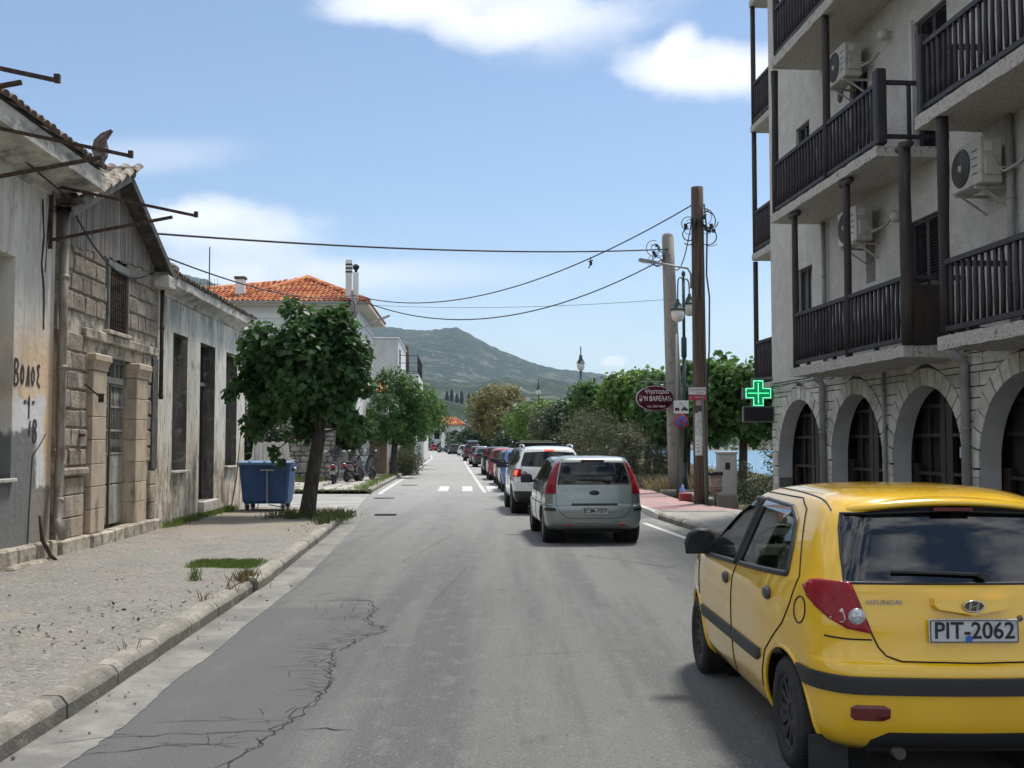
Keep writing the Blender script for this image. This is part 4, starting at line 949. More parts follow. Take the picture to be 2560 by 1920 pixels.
    def balustrade(x0, y0, x1, y1, z, h_=.97, pitch=.155, parent=None, wob=.0):
        d = Vector((x1 - x0, y1 - y0, 0)); L_ = d.length; d.normalize(); n = max(2, int(L_ / pitch))
        for i in range(1, n):
            p = Vector((x0, y0, 0)) + d * (L_ * i / n); key = int(rnd.random() * 4)
            if (key, h_) not in bal:
                q = rnd; hh = h_ - .14
                bal[key, h_] = MB().tube([(q.uniform(-.004, .004), q.uniform(-.004, .004), t * hh) for t in (0, .3, .65, 1)], [.030 * q.uniform(.85, 1.12) for _ in range(4)], 7).build('baluster', wood, me_only=True)
            o = link('baluster', bal[key, h_], parent, None, (p.x, p.y, z + .11)); o.rotation_euler = (0, 0, rnd.uniform(0, 6))
        for zz in (z + .10, z + h_): MB().beam((x0, y0, zz), (x1, y1, zz), .075, .065).build('rail', wood, parent)
        k = max(1, int(L_ / 1.1))
        for i in range(k): p = Vector((x0, y0, 0)) + d * (L_ * (i + .5) / k); MB().box(p.x - .03, p.x + .03, p.y - .03, p.y + .03, z, z + .09).build('rail_foot', wood, parent)
    def post(x, y, z0, z1, w=.12, cap=True, parent=H, mat=wood2):
        m = MB(); m.tube([(x + uni(-.006, .006), y + uni(-.006, .006), z0 + (z1 - z0) * t) for t in (0, .25, .5, .75, 1)], [w / 2 * uni(.95, 1.12) for _ in range(5)], 8); m.build('post', mat, parent)
        if cap: MB().bbox(x - .22, x + .22, y - .06, y + .06, z1 - .10, z1 - .005, .03).build('post_bracket', mat, parent)
    def slab(x0, x1, z, t=.16, pr=PR, name='balcony'):
        B_ = empty(name); B_.parent = H
        m = MB(); nx = int((x1 - x0) / .18); 
        for (i) in range(nx):
            a, b = x0 + (x1 - x0) * i / nx, x0 + (x1 - x0) * (i + 1) / nx
        P = [(x0, 0), (x0, -pr), (x1, -pr), (x1, 0)]
        bm = bmesh.new(); bmesh.ops.create_grid(bm, x_segments=nx, y_segments=8, size=.5)
        for v in bm.verts: v.co = Vector((x0 + (v.co.x + .5) * (x1 - x0), -pr * (.5 - v.co.y), z))
        gg = bmesh.ops.extrude_face_region(bm, geom=bm.faces[:]); 
        for v in [q for q in gg['geom'] if isinstance(q, bmesh.types.BMVert)]: v.co.z -= t
        for v in bm.verts:
            if v.co.y < -pr + .01 or v.co.x < x0 + .01 or v.co.x > x1 - .01: v.co += Vector((mnoise.noise(v.co * 6) * .02, mnoise.noise(v.co * 6 + Vector((9, 0, 0))) * .02, mnoise.noise(v.co * 5 + Vector((0, 5, 0))) * .015))
        bmesh.ops.recalc_face_normals(bm, faces=bm.faces[:]); me = bpy.data.meshes.new('slab'); bm.to_mesh(me); bm.free(); link('slab', me, B_, soff)
        return B_
    YO = -PR + .09
    # first floor
    a, b = U(20.38), U(15.55); B_ = slab(a, b, 3.09); balustrade(a + .06, YO, U(17.78), YO, 3.09, parent=B_); balustrade(U(17.78), YO, b - .05, YO, 3.09, parent=B_); balustrade(b - .05, YO, b - .05, -.05, 3.09, parent=B_)
    post(a + .06, YO, 3.0, 5.98, parent=H); post(U(17.78), YO, 3.1, 5.98, parent=H); post(b - .05, YO, 3.1, 5.98, .17, parent=H)
    MB().box(b - .10, b + .02, YO + .06, -.3, 3.11, 3.95).build('door_leaf', dwood, B_)
    a, b = U(14.5), U(6.5); B_ = slab(a, b, 3.10, .17); balustrade(a + .08, YO, U(9.5), YO, 3.1, parent=B_); balustrade(a + .08, YO, a + .08, -.05, 3.1, pitch=.4, parent=B_)
    post(a + .06, YO, 3.15, 6.0, .15, cap=False)
    # second floor
    a, b = U(21.45), U(16.35); B_ = slab(a, b, 6.15); balustrade(a + .06, YO, U(18.6), YO, 6.15, parent=B_); balustrade(U(18.6), YO, b - .05, YO, 6.15, parent=B_)
    for zz in (6.3, 7.12): MB().beam((b - .05, YO, zz), (b - .05, -.05, zz), .06).build('rail', wood, B_)
    MB().beam((b - .05, -.42, 6.2), (b - .05, -.42, 7.1), .05).build('rail_post', wood, B_); MB().bbox(b - .16, b + .02, YO - .08, YO + .08, 6.17, 7.32, .02).build('newel', wood, B_)
    post(a + .05, YO - .0, 6.15, 8.99, .13, cap=False); post(U(18.6), YO, 6.2, 8.99, .14, cap=False)
    a, b = U(15.05), U(6.5); B_ = slab(a, b, 6.18, .18); balustrade(a + .09, YO, U(9.5), YO, 6.18, parent=B_); balustrade(a + .09, YO, a + .09, -.05, 6.18, pitch=.5, parent=B_); MB().bbox(a + .02, a + .16, YO - .07, YO + .07, 6.2, 7.3, .02).build('newel', wood, B_)
    # third floor
    a, b = U(21.3), U(13.0); B_ = slab(a, b, 9.18, .18); balustrade(a + .06, YO, U(15.5), YO, 9.18, parent=B_); post(a + .05, YO, 9.2, 12.2, .13, cap=False)
    # balconies on the far end wall (they run away from the street front)
    for z in (3.10, 6.19, 9.26, 12.3):
        B_ = slab(-1.55, -.02, z, .16, .02, 'end_balcony'); 
        for o in list(B_.children): bpy.data.objects.remove(o)
        MB().bbox(-1.55, -.02, .03, 3.2, z - .16, z, .015).build('slab', soff, B_)
        if z < 12: balustrade(-1.48, .10, -.06, .10, z, parent=B_); balustrade(-1.48, .10, -1.48, 3.1, z, parent=B_)
        if z < 12: MB().tube([(-1.48, .10, z), (-1.48, .10, z + 2.9)], .06, 8).build('post', wood2, B_)
    # bare pipes down the arcade piers
    return H
apartments()
def rpipe(Y, r, z0, z1, label, top=None, mat=None):
    mat = mat or M('grey_pvc', (.27, .27, .27), rough=.55, layers=[dict(c=(.20, .20, .19), s=3, lo=.5, hi=.65)])
    P = empty('rain_pipe', RO, RRZ); tag(P, label, 'pipe', 'pipes on the apartment front'); u = U(Y)
    pts = [(u, -.03 - r, z0), (u, -.03 - r, z1)]
    if top: pts += [(u, -.06 - r, z1 + .08), (u + .02, -.22 - r, z1 + .16)]
    MB().tube(pts, r, 12).build('pipe_run', mat, P)
    for z in np.arange(z0 + .7, z1, 1.1): MB().tube([(u, -.03 - r, z - .02), (u, -.03 - r, z + .02)], r * 1.15, 12).build('collar', mat, P)
rpipe(21.15, .062, .12, 2.82, 'thick grey pipe between the first and second arch from the far corner', True); rpipe(18.35, .032, .12, 2.90, 'thin grey pipe between the second and third arch from the far corner')
rpipe(15.52, .062, .12, 2.80, 'thick grey pipe between the third arch and the arch nearest the yellow car', True)
rpipe(21.0, .045, 3.1, 5.95, 'slim grey pipe rising behind the first-floor balcony by the curtained window'); rpipe(14.2, .05, 3.1, 5.98, 'slim grey pipe rising under the largest air conditioner')

def aircon(Y, z, label, rot=0):
    A = empty('air_conditioner', RO, RRZ); tag(A, label, 'air conditioner', 'air conditioners on the apartment front'); u = U(Y)
    w, h_, d = .82, .60, .30; y1 = -.16; y0 = y1 - d
    cr_ = M('aircon_casing', (.46, .44, .40), rough=.55, layers=[dict(c=(.33, .30, .26), s=5, d=7, lo=.52, hi=.68)])
    MB().bbox(u, u + w, y0, y1, z, z + h_, .015).build('casing', cr_, A)
    dg_ = M('fan_grille', (.045, .045, .045), rough=.6); cx_ = u + .30
    MB().lathe([(0, y0 - .012), (.25, y0 - .012), (.26, y0)], 28, (cx_, 0, z + h_ / 2), 'y').build('fan_disc', dg_, A)
    for k in range(5): 
        rr_ = .06 + k * .043; MB().tube([(cx_ + rr_ * math.cos(t * .35), y0 - .02, z + h_ / 2 + rr_ * math.sin(t * .35)) for t in range(18)], .004, 4, closed=True).build('grille_ring', M('grille_grey', (.16, .16, .155), rough=.5), A)
    MB().lathe([(0, y0 - .03), (.035, y0 - .028), (.045, y0 - .012)], 16, (cx_, 0, z + h_ / 2), 'y').build('fan_hub', cr_, A)
    for k in range(4): MB().box(u + .60, u + .74, y0 - .004, y0 + .001, z + .14 + k * .1, z + .155 + k * .1).build('vent_slot', dg_, A)
    MB().bbox(u + w - .002, u + w + .035, y0 + .05, y1 - .03, z + .10, z + .34, .01).build('valve_cover', cr_, A)
    MB().box(u + w - .002, u + w + .012, y0 + .06, y0 + .16, z + .42, z + .54).build('rating_plate', M('pale_plate', (.6, .6, .58), rough=.6), A)
    for dx in (.1, .66): MB().beam((u + dx, 0, z - .03), (u + dx, y0, z - .03), .035).beam((u + dx, 0, z - .28), (u + dx, y0 + .1, z - .04), .025).build('bracket', cr_, A)
    m = MB().tube([(u + w + .03, y1 - .1, z + .2), (u + w + .12, y1 - .05, z + .12), (u + w + .16, -.03, z + .22), (u + w + .35, -.02, z + .28)], .018, 6); m.tube([(u + w + .02, y1 - .15, z + .35), (u + w + .10, y1 - .12, z + .18), (u + w + .16, -.04, z + .16)], .009, 5); m.build('hose', M('white_hose', (.45, .44, .41), rough=.7), A)
aircon(19.25, 5.12, 'air conditioner under the second-floor balcony slab, above the grey blind'); aircon(19.6, 8.05, 'air conditioner highest on the wall, tilted fan beside a round lamp'); aircon(15.05, 5.10, 'largest looking air conditioner, under the nearest upper balcony slab')
def wall_lamp(Y, z, label):
    A = empty('wall_lamp', RO, RRZ); tag(A, label, 'lamp', 'wall lamps of the flats'); u = U(Y)
    MB().lathe([(.0, -.05), (.06, -.05), (.07, 0)], 14, (u, 0, z), 'y').build('backplate', M('aircon_casing', (0, 0, 0)), A)
    m = MB(); bm = bmesh.new(); bmesh.ops.create_uvsphere(bm, u_segments=14, v_segments=10, radius=.10); bm.verts.index_update(); m.add([v.co + Vector((u, -.13, z)) for v in bm.verts], [[v.index for v in f.verts] for f in bm.faces], True); bm.free()
    m.build('globe', M('opal_grey', (.45, .44, .42), rough=.35), A)
wall_lamp(17.95, 8.45, 'grey round lamp beside the highest air conditioner'); wall_lamp(17.6, 5.35, 'grey round lamp beside the first-floor shutter')
v_ = MB().lathe([(0, -.02), (.12, -.02), (.14, 0)], 20, (U(20.2), 0, 8.15), 'y').build('wall_vent', dark_iron, None); v_.location = RO; v_.rotation_euler = (0, 0, RRZ); tag(v_, 'small round dark vent in the wall under the third-floor slab', 'vent')

# pharmacy cross and dark display at the corner
def pharmacy():
    P = empty('pharmacy_cross', (5.42, 24.42, 2.82)); tag(P, 'green glowing pharmacy cross of lamp dots on the corner of the arcade', 'sign')
    cs = M('sign_case', (.20, .21, .20), rough=.5, metal=.4)
    a, b = .11, .29; cross = [(-a, -b), (a, -b), (a, -a), (b, -a), (b, a), (a, a), (a, b), (-a, b), (-a, a), (-b, a), (-b, -a), (-a, -a)]
    MB().prism([(x * 1.17, z * 1.17) for x, z in cross], -.06, .08).build('case', cs, P)
    MB().prism([(x, z) for x, z in cross], -.066, -.058).build('face', M('green_face', (.005, .10, .03), rough=.4, emit=((.0, .35, .12), .35)), P)
    led = M('green_led', (.1, .9, .4), emit=((.12, 1.0, .42), 2.6)); led2 = M('cyan_led', (.2, .9, .7), emit=((.30, 1.0, .75), 2.6))
    dm = []
    for mt in (led, led2): dm.append(MB().lathe([(0, -.012), (.007, -.010), (.0085, 0)], 6, axis='y').build('lamp_dot', mt, me_only=True))
    k = 0; pts_ = []
    for i in range(12):
        p, q = Vector((cross[i][0] * .93, cross[i][1] * .93)), Vector((cross[(i + 1) % 12][0] * .93, cross[(i + 1) % 12][1] * .93)); n = max(2, round((q - p).length / .027))
        for j in range(n): pts_.append(p + (q - p) * j / n)
    for t in range(-8, 9): pts_.append(Vector((t * .027, 0))); pts_.append(Vector((0, t * .027)))
    for p in pts_: link('lamp_dot', dm[k % 2 if k % 3 else 0], P, None, (p.x, -.067, p.y)); k += 1
    MB().beam((.0, .02, .33), (.34, .02, .33), .03).build('arm', cs, P)
    Q = empty('display_panel', (5.43, 24.40, 2.36)); tag(Q, 'dark blank display box hanging under the green cross', 'display')
    MB().bbox(-.35, .33, -.05, .08, -.18, .17, .01).build('case', cs, Q); MB().box(-.33, .31, -.056, -.049, -.155, .15).build('screen', M('dark_screen', (.012, .010, .016), rough=.35), Q)
    MB().beam((.20, .02, .14), (.34, .02, .14), .03).build('arm', cs, Q)
pharmacy()
# cables strung along the arcade head
for i, (z, s_) in enumerate(((3.02, .04), (2.96, .07))):
    pts_ = [(5.7625 + .0748 * t * 1.0 - .06 * .9972, 24.5 - .9972 * t, z - s_ * math.sin(t * 2.1) ** 2 + (.0 if t > 4 else -.05)) for t in np.arange(.1, 11, .35)]
    tag(MB().tube(pts_, .011, 5, False).build('wall_cable', M('black_cable', (.02, .02, .02), rough=.6) if i == 0 else MATS['white_hose']), 'black cable sagging along the head of the arcade' if i == 0 else 'pale cable sagging along the head of the arcade', 'cable', 'cables on the arcade')
# ------------------------------------------------------------------ vehicles
def pchip(Y, sub_):
    Y = np.array(Y, float); n = len(Y); d = np.diff(Y, axis=0); m = np.zeros_like(Y)
    for i in range(1, n - 1):
        a, b = d[i - 1], d[i]; ok = (a * b) > 0; h_ = np.where(ok, 2 * a * b / np.where(ok, a + b, 1), 0); m[i] = h_
    m[0], m[-1] = d[0], d[-1]; out = []
    for i in range(n - 1):
        for k in range(sub_):
            t = k / sub_; out.append((2 * t ** 3 - 3 * t * t + 1) * Y[i] + (t ** 3 - 2 * t * t + t) * m[i] + (-2 * t ** 3 + 3 * t * t) * Y[i + 1] + (t ** 3 - t * t) * m[i + 1])
    out.append(Y[-1]); return np.array(out)
def shell(levels, sub_=4, nr=9, nc=7, ns=30, taper=(.10, .045)):
    """closed car shell: a stack of plan outlines. level = (z, half width, y rear, y front, rear corner rx, ry, front corner rx, ry, rear bow, front bow)"""
    L_ = pchip(levels, sub_); loops = []
    for (z, w, yr, yf, rx, ry, fx, fy, br, bf) in L_:
        rx, fx = min(rx, w * .9), min(fx, w * .9); ln = yf - yr; ry, fy = min(ry, ln * .4), min(fy, ln * .45); P = []
        for i in range(nr): P.append((i / nr * (w - rx), yr))
        for i in range(nc): a = math.pi / 2 * i / nc; P.append((w - rx + rx * math.sin(a), yr + ry - ry * math.cos(a)))
        for i in range(ns): P.append((w, yr + ry + (yf - fy - yr - ry) * i / ns))
        for i in range(nc): a = math.pi / 2 * i / nc; P.append((w - fx + fx * math.cos(a), yf - fy + fy * math.sin(a)))
        for i in range(nr): P.append(((1 - i / nr) * (w - fx), yf))
        P.append((0, yf)); Q = []
        for (x, y) in P:
            q = x / max(w, .01); e = max(0, min(1, 1 - (y - yr) / .55)); y2 = y + br * q * q * e; e2 = max(0, min(1, 1 - (yf - y) / .7)); y2 -= bf * q * q * e2
            s1 = sm((y - 2.0) / 1.4) * taper[0]; s2 = sm((.55 - y) / 1.3) * taper[1]; Q.append((x * (1 - s1 - s2), y2))
        loop = Q + [(-x, y) for (x, y) in reversed(Q[1:-1])]; loops.append([(x, y, z) for x, y in loop])
    n = len(loops[0]); bm = bmesh.new(); V = [[bm.verts.new(p) for p in lp] for lp in loops]
    for i in range(len(V) - 1):
        for k in range(n): bm.faces.new((V[i][k], V[i][(k + 1) % n], V[i + 1][(k + 1) % n], V[i + 1][k]))
    bm.faces.new(V[-1]); bm.faces.new(list(reversed(V[0])))
    for f in bm.faces: f.smooth = True
    bm.normal_update(); return bm
def inside(p, poly):
    r = False; n = len(poly)
    for i in range(n):
        (x1, y1), (x2, y2) = poly[i], poly[i - 1]
        if (y1 > p[1]) != (y2 > p[1]) and p[0] < (x2 - x1) * (p[1] - y1) / (y2 - y1) + x1: r = not r
    return r
def cut(bm, axis, poly, cond, extra=()):
    """cut the outline of poly (projected along axis) into the shell and return the faces inside it"""
    ia, ib = (1, 2) if axis == 'x' else ((0, 2) if axis == 'y' else (0, 1))
    A = Vector((1, 0, 0)) if axis == 'x' else (Vector((0, 1, 0)) if axis == 'y' else Vector((0, 0, 1)))
    xs, ys_ = [p[0] for p in poly], [p[1] for p in poly]; bx = (min(xs), max(xs), min(ys_), max(ys_))
    def fb(f): a = [v.co[ia] for v in f.verts]; b = [v.co[ib] for v in f.verts]; return min(a), max(a), min(b), max(b)
    def ov(p, q, e=.0): return p[0] <= q[1] + e and p[1] >= q[0] - e and p[2] <= q[3] + e and p[3] >= q[2] - e
    cand = [f for f in bm.faces if cond(f.calc_center_median(), f.normal) and ov(fb(f), bx)]
    def bis(sel, co, no):
        nonlocal cand
        g = set(sel)
        for f in sel: g.update(f.edges); g.update(f.verts)
        r = bmesh.ops.bisect_plane(bm, geom=list(g), dist=1e-5, plane_co=co, plane_no=no)
        cs = {f for f in cand if f.is_valid}; cs.update(q for q in r['geom'] if isinstance(q, bmesh.types.BMFace)); cand = list(cs)
    for (co, no) in extra: bis(cand, Vector(co), Vector(no))
    for i in range(len(poly)):
        p, q = poly[i - 1], poly[i]; eb = (min(p[0], q[0]), max(p[0], q[0]), min(p[1], q[1]), max(p[1], q[1]))
        sel = [f for f in cand if ov(fb(f), eb)]
        if not sel: continue
        co = Vector((0, 0, 0)); co[ia], co[ib] = p; d = Vector((0, 0, 0)); d[ia], d[ib] = q[0] - p[0], q[1] - p[1]
        if d.length < 1e-6: continue
        bis(sel, co, d.cross(A).normalized())
    out = []
    for f in cand:
        if not f.is_valid: continue
        c = f.calc_center_median()
        if inside((c[ia], c[ib]), poly) and cond(c, f.normal) and all((c - Vector(co)).dot(Vector(no)) > 0 for co, no in extra): out.append(f)
    return out
def take(bm, faces, name, mat, parent, push=0., keep=False, back=0.):
    """move the faces out of the shell into a part of their own; push > 0 makes the part stand proud with an edge"""
    if not faces: return None
    vm = {}; m = bmesh.new(); bm.normal_update()
    def gv(v):
        if v not in vm: vm[v] = m.verts.new(v.co + v.normal * push)
        return vm[v]
    for f in faces:
        try: nf = m.faces.new([gv(v) for v in f.verts]); nf.smooth = True
        except ValueError: pass
    if push > 0:
        inv = {w: v for v, w in vm.items()}
        for e in [e for e in m.edges if e.is_boundary]:
            a, b = e.verts; f = e.link_faces[0]; a0, b0 = m.verts.new(inv[a].co - inv[a].normal * .004), m.verts.new(inv[b].co - inv[b].normal * .004)
            order = None
            for l in f.loops:
                if l.edge == e: order = (l.vert, l.link_loop_next.vert)
            p, q = order; p0, q0 = (a0, b0) if p == a else (b0, a0)
            m.faces.new((q, p, p0, q0))
    me = bpy.data.meshes.new(name); m.to_mesh(me); m.free()
    if not keep: bmesh.ops.delete(bm, geom=faces, context='FACES')
    return link(name, me, parent, mat)
def seam(bvh, axis, path, sgn, r=.004, closed=False, lift=.0, n=5):
    P = []
    pts = list(path) + ([path[0]] if closed else [])
    for p, q in zip(pts[:-1], pts[1:]):
        k = max(1, int(math.hypot(q[0] - p[0], q[1] - p[1]) / .022))
        for i in range(k): P.append((p[0] + (q[0] - p[0]) * i / k, p[1] + (q[1] - p[1]) * i / k))
    if not closed: P.append(pts[-1])
    W_ = []
    for (a, b) in P:
        if axis == 'x': o, d = Vector((3 * sgn, a, b)), Vector((-sgn, 0, 0))
        elif axis == 'y': o, d = Vector((a, -4 if sgn < 0 else 6, b)), Vector((0, -sgn, 0))
        else: o, d = Vector((a, b, 4)), Vector((0, 0, -1))
        h = bvh.ray_cast(o, d)
        if h[0] is not None: W_.append(h[0] + h[1] * lift)
    return W_
def circle(c, r, n=24, a0=0, a1=2 * math.pi): return [(c[0] + r * math.cos(a0 + (a1 - a0) * i / n), c[1] + r * math.sin(a0 + (a1 - a0) * i / n)) for i in range(n)]
rubber = M('tyre_rubber', (.018, .018, .018), rough=.75, layers=[dict(c=(.045, .043, .04), s=9, lo=.5, hi=.7, f=.6)], bump=[(50, .3, .004)])
trimblack = M('black_plastic', (.020, .020, .021), rough=.5)
seam_m = M('panel_gap', (.008, .008, .008), rough=.9)
cabin = M('cabin_dark', (.030, .031, .033), rough=.85)
red_lens = M('red_lens', (.27, .006, .012), rough=.3, spec=.3, coat=.08, layers=[dict(c=(.12, .004, .008), s=(40, 40, 40), lo=.5, hi=.6, f=.5)])
red_lit = M('lit_brake_lens', (.6, .02, .01), rough=.2, emit=((1, .10, .04), 1.3))
clear_lens = M('clear_lens', (.55, .55, .55), rough=.12, coat=.8, layers=[dict(c=(.30, .30, .31), s=(60, 60, 60), lo=.45, hi=.55)])
chrome = M('chrome', (.60, .60, .61), rough=.12, metal=1)
dark_refl = M('dark_red_reflector', (.12, .01, .01), rough=.2, coat=.5)
plate_m = M('plate_metal', (.50, .50, .50), rough=.5, layers=[dict(c=(.36, .36, .36), s=16, lo=.5, hi=.65)])
ink_m = M('plate_ink', (.012, .012, .014), rough=.5)
glass_mid = glass('car_glass', (.78, .84, .82), .84, ior=1.52)
glass_dark = glass('tinted_glass', (.26, .28, .30), .35, ior=1.6)
WH = {}
def wheel(parent, x, y, r, w, rim_mat, spokes=10, hi=True, side=1):
    key = (round(r, 3), round(w, 3), rim_mat.name, spokes, hi)
    wl = empty('wheel'); wl.parent = parent; wl.location = (x, y, r); wl.rotation_euler = (0, 0, 0 if side > 0 else math.pi)
    if key not in WH:
        n = 40 if hi else 20
        T = MB().lathe([(r * .66, -w * .40), (r * .70, -w * .48), (r * .86, -w / 2), (r * .96, -w * .45), (r, -w * .33), (r, w * .33), (r * .96, w * .45), (r * .86, w / 2), (r * .70, w * .48), (r * .66, w * .40), (r * .66, -w * .4)], n, axis='x')
        if hi:
            for k in range(52):
                a = 2 * math.pi * k / 52
                for s_ in (-1, 1):
                    m0 = len(T.v); T.box(-w * .10 + s_ * w * .26, w * .10 + s_ * w * .26, -.007, .007, r - .002, r + .006); T.xf(Matrix.Rotation(a + s_ * .03, 4, 'X'), m0)
        T = T.build('tyre', rubber, me_only=True, fix=False)
        m = MB().lathe([(r * .67, w * .38), (r * .64, w * .42), (r * .60, w * .30), (r * .58, -w * .2)], n, axis='x'); m.lathe([(.0, w * .28), (r * .17, w * .28), (r * .19, w * .22), (r * .19, .0)], 20, axis='x')
        for k in range(spokes):
            a = 2 * math.pi * k / spokes; m0 = len(m.v); m.beam((w * .24, 0, r * .15), (w * .30, 0, r * .63), .035 if spokes > 7 else .06, .022, up=(1, 0, 0)); m.xf(Matrix.Rotation(a, 4, 'X'), m0)
        Rm = m.build('rim', rim_mat, me_only=True, fix=False)
        Bk = MB().lathe([(0, -w * .05), (r * .6, -w * .05)], 20, axis='x').build('brake_disc', M('dark_disc', (.02, .02, .02), rough=.8), me_only=True, fix=False)
        WH[key] = (T, Rm, Bk)
    for nm, me in zip(('tyre', 'rim', 'brake_disc'), WH[key]): link(nm, me, wl)
    return wl
def number_plate(parent, body, loc, rz=0., w=.44, h_=.115, size=.098, tilt=0., blue=False, extra=True):
    P = empty('number_plate'); P.parent = parent; P.location = loc; P.rotation_euler = (tilt, 0, rz)
    m = MB().bbox(-w / 2, w / 2, -.012, .004, -h_ / 2, h_ / 2, .006); m.build('plate_board', plate_m, P)
    t = .005
    m = MB()
    for (a, b, c, d) in ((-w / 2 + .004, w / 2 - .004, h_ / 2 - .008, h_ / 2 - .004), (-w / 2 + .004, w / 2 - .004, -h_ / 2 + .004, -h_ / 2 + .008), (-w / 2 + .004, -w / 2 + .008, -h_ / 2 + .004, h_ / 2 - .004), (w / 2 - .008, w / 2 - .004, -h_ / 2 + .004, h_ / 2 - .004)): m.box(a, b, -.014, -.011, c, d)
    m.build('plate_border', ink_m, P)
    o = text_mesh(body, size, ink_m, 'plate_lettering', P, .0012, .78, bold=.0012); o.rotation_euler = (math.pi / 2, 0, 0); o.location = (0, -.0135, 0)
    # stretch to the plate
    bw = o.dimensions.x or 1; o.scale = ((w - .05) / bw, (h_ - .03) / max(o.dimensions.y, .01) * .98, 1)
    return P
def paint(name, c, metal=.0, rough=.28, coat=1.0): return M(name, c, rough=rough, metal=metal, coat=coat, back=(.03, .03, .03), spec=.5, layers=[dict(c=tuple(q * .8 for q in c), s=2.5, d=7, lo=.5, hi=.72, f=.35)])

def car(name, label, cat, loc, rz, sp, paint_m, hi=True, group='cars queued in the right lane', plate=None, glassm=None, rim=None, lit=False):
    """sp: dict with levels, wheelbase, wheel radius, openings; local y = 0 at the rear axle, rear towards -y"""
    C = empty(name, loc, rz); tag(C, label, cat, group)
    glassm = glassm or glass_mid; rim = rim or M('silver_rim', (.35, .35, .36), rough=.35, metal=.8)
    bm = shell(sp['levels'], *( (4, 10, 7, 34) if hi else (2, 6, 5, 18)), taper=sp.get('taper', (.10, .045)))
    bvh = BVHTree.FromBMesh(bm); wb, wr, hw = sp['wb'], sp['wr'], sp['hw']
    mids = {}
    for sg in (-1, 1):     # wheel openings first
        for yc in (0, wb):
            f = cut(bm, 'x', [(yc + (wr + .055) * math.cos(a), wr + .01 + (wr + .055) * math.sin(a)) for a in np.linspace(0, 2 * math.pi, 22 if hi else 14, endpoint=False)], lambda c, n: c.x * sg > hw * .45 and abs(n.x) > .2)
            if f: bmesh.ops.delete(bm, geom=f, context='FACES')
            f = [q for q in bm.faces if abs(q.calc_center_median().y - yc) < wr + .05 and q.calc_center_median().z < .34 and q.calc_center_median().x * sg > hw * .45 and q.normal.z < -.5]
    for (nm, axis, poly, mt, push, ex) in sp.get('patches', []):
        for sg in ((-1, 1) if nm[0] == '+' else (1,)):
            P = [(p[0] * (sg if axis == 'y' else 1), p[1]) for p in poly]
            cnd = (lambda c, n: n.y < -.1 and c.y < .2) if axis == 'y' else ((lambda c, n: c.x * sg > .3 and n.x * sg > .3) if axis == 'x' else (lambda c, n: n.z > .5))
            g = cut(bm, axis, P, cnd, extra=ex); take(bm, g, nm.lstrip('+'), mt, C, push=push)
    win = lambda s_: (lambda c, n: c.x * s_ > .2 and n.x * s_ > .35)
    doors_all = []
    for sg in (-1, 1):
        for k, (nm, poly) in enumerate(sp['side_windows']):
            g = cut(bm, 'x', poly, win(sg)); o = take(bm, g, nm, glassm, C)
        for (nm, poly) in sp.get('doors', []):
            g = cut(bm, 'x', poly, lambda c, n: c.x * sg > .2 and n.x * sg > .25); o = take(bm, g, nm, paint_m, C); mids[nm, sg] = o
    rw = cut(bm, 'y', sp['rear_window'], lambda c, n: n.y < -.2 and c.y < 1.2); take(bm, rw, 'rear_window', sp.get('rear_glass', glassm), C)
    ws = cut(bm, 'y', sp['windscreen'], lambda c, n: n.y > .2 and c.y > .5 and c.z > .85); take(bm, ws, 'windscreen', glassm, C)
    yb = sp.get('light_y', -.30)
    for sg in (-1, 1):
        poly = [(x * sg, z) for (x, z) in sp['tail_light']]
        g = cut(bm, 'y', poly, lambda c, n: c.y < yb + .2 and n.y < .35, extra=[((0, yb, 0), (0, -1, 0))])
        o = take(bm, g, 'tail_light', red_lens if not sp.get('dark_lens') else dark_refl, C, push=.010)
        mids['tail', sg] = o
    if 'tailgate' in sp:
        g = cut(bm, 'y', sp['tailgate'], lambda c, n: n.y < -.3 and c.y < .3); mids['tailgate'] = take(bm, g, 'tailgate', paint_m, C)
    if 'bumper' in sp:
        z = sp['bumper']; g = cut(bm, 'y', [(-2, -1), (2, -1), (2, z), (-2, z)], lambda c, n: c.y < -.05, extra=[((0, -.30, 0), (0, -1, 0))]); take(bm, g, 'rear_bumper', sp.get('bumper_mat', paint_m), C)
    me = bpy.data.meshes.new('body'); bm.to_mesh(me); bm.free(); body = link('body', me, C, paint_m)
    # gaps
    m = MB(); r = .0042 if hi else .006
    for sg in (-1, 1):
        for path in sp.get('seams_x', []):
            W_ = seam(bvh, 'x', path, sg, lift=.0012); 
            if len(W_) > 1: m.tube(W_, r, 5, False)
    for path in sp.get('seams_y', []):
        for sg in (-1, 1):
            W_ = seam(bvh, 'y', [(p[0] * sg, p[1]) for p in path], -1, lift=.003)
            if len(W_) > 1: m.tube(W_, r, 5, False)
    if m.v: m.build('panel_gaps', seam_m, body, fix=False)
    m = MB()
    for sg in (-1, 1):
        for k, (nm, poly) in enumerate(sp['side_windows']): W_ = seam(bvh, 'x', poly, sg, closed=True); m.tube(W_, .018 if hi else .016, 6, False, closed=True)
    W_ = seam(bvh, 'y', sp['rear_window'], -1, closed=True); m.tube(W_, .008, 6, False, closed=True)
    m.build('window_seals', trimblack, body, fix=False)
    if hi:    # lips of the wheel openings and wheel housings
        for sg in (-1, 1):
            for yc in (0, wb):
                W_ = seam(bvh, 'x', [(yc + (wr + .05) * math.cos(a), wr + .01 + (wr + .05) * math.sin(a)) for a in np.linspace(-.35, math.pi + .35, 22)], sg)
                MB().tube(W_, .014, 6, False).build('arch_lip', paint_m, body, fix=False)
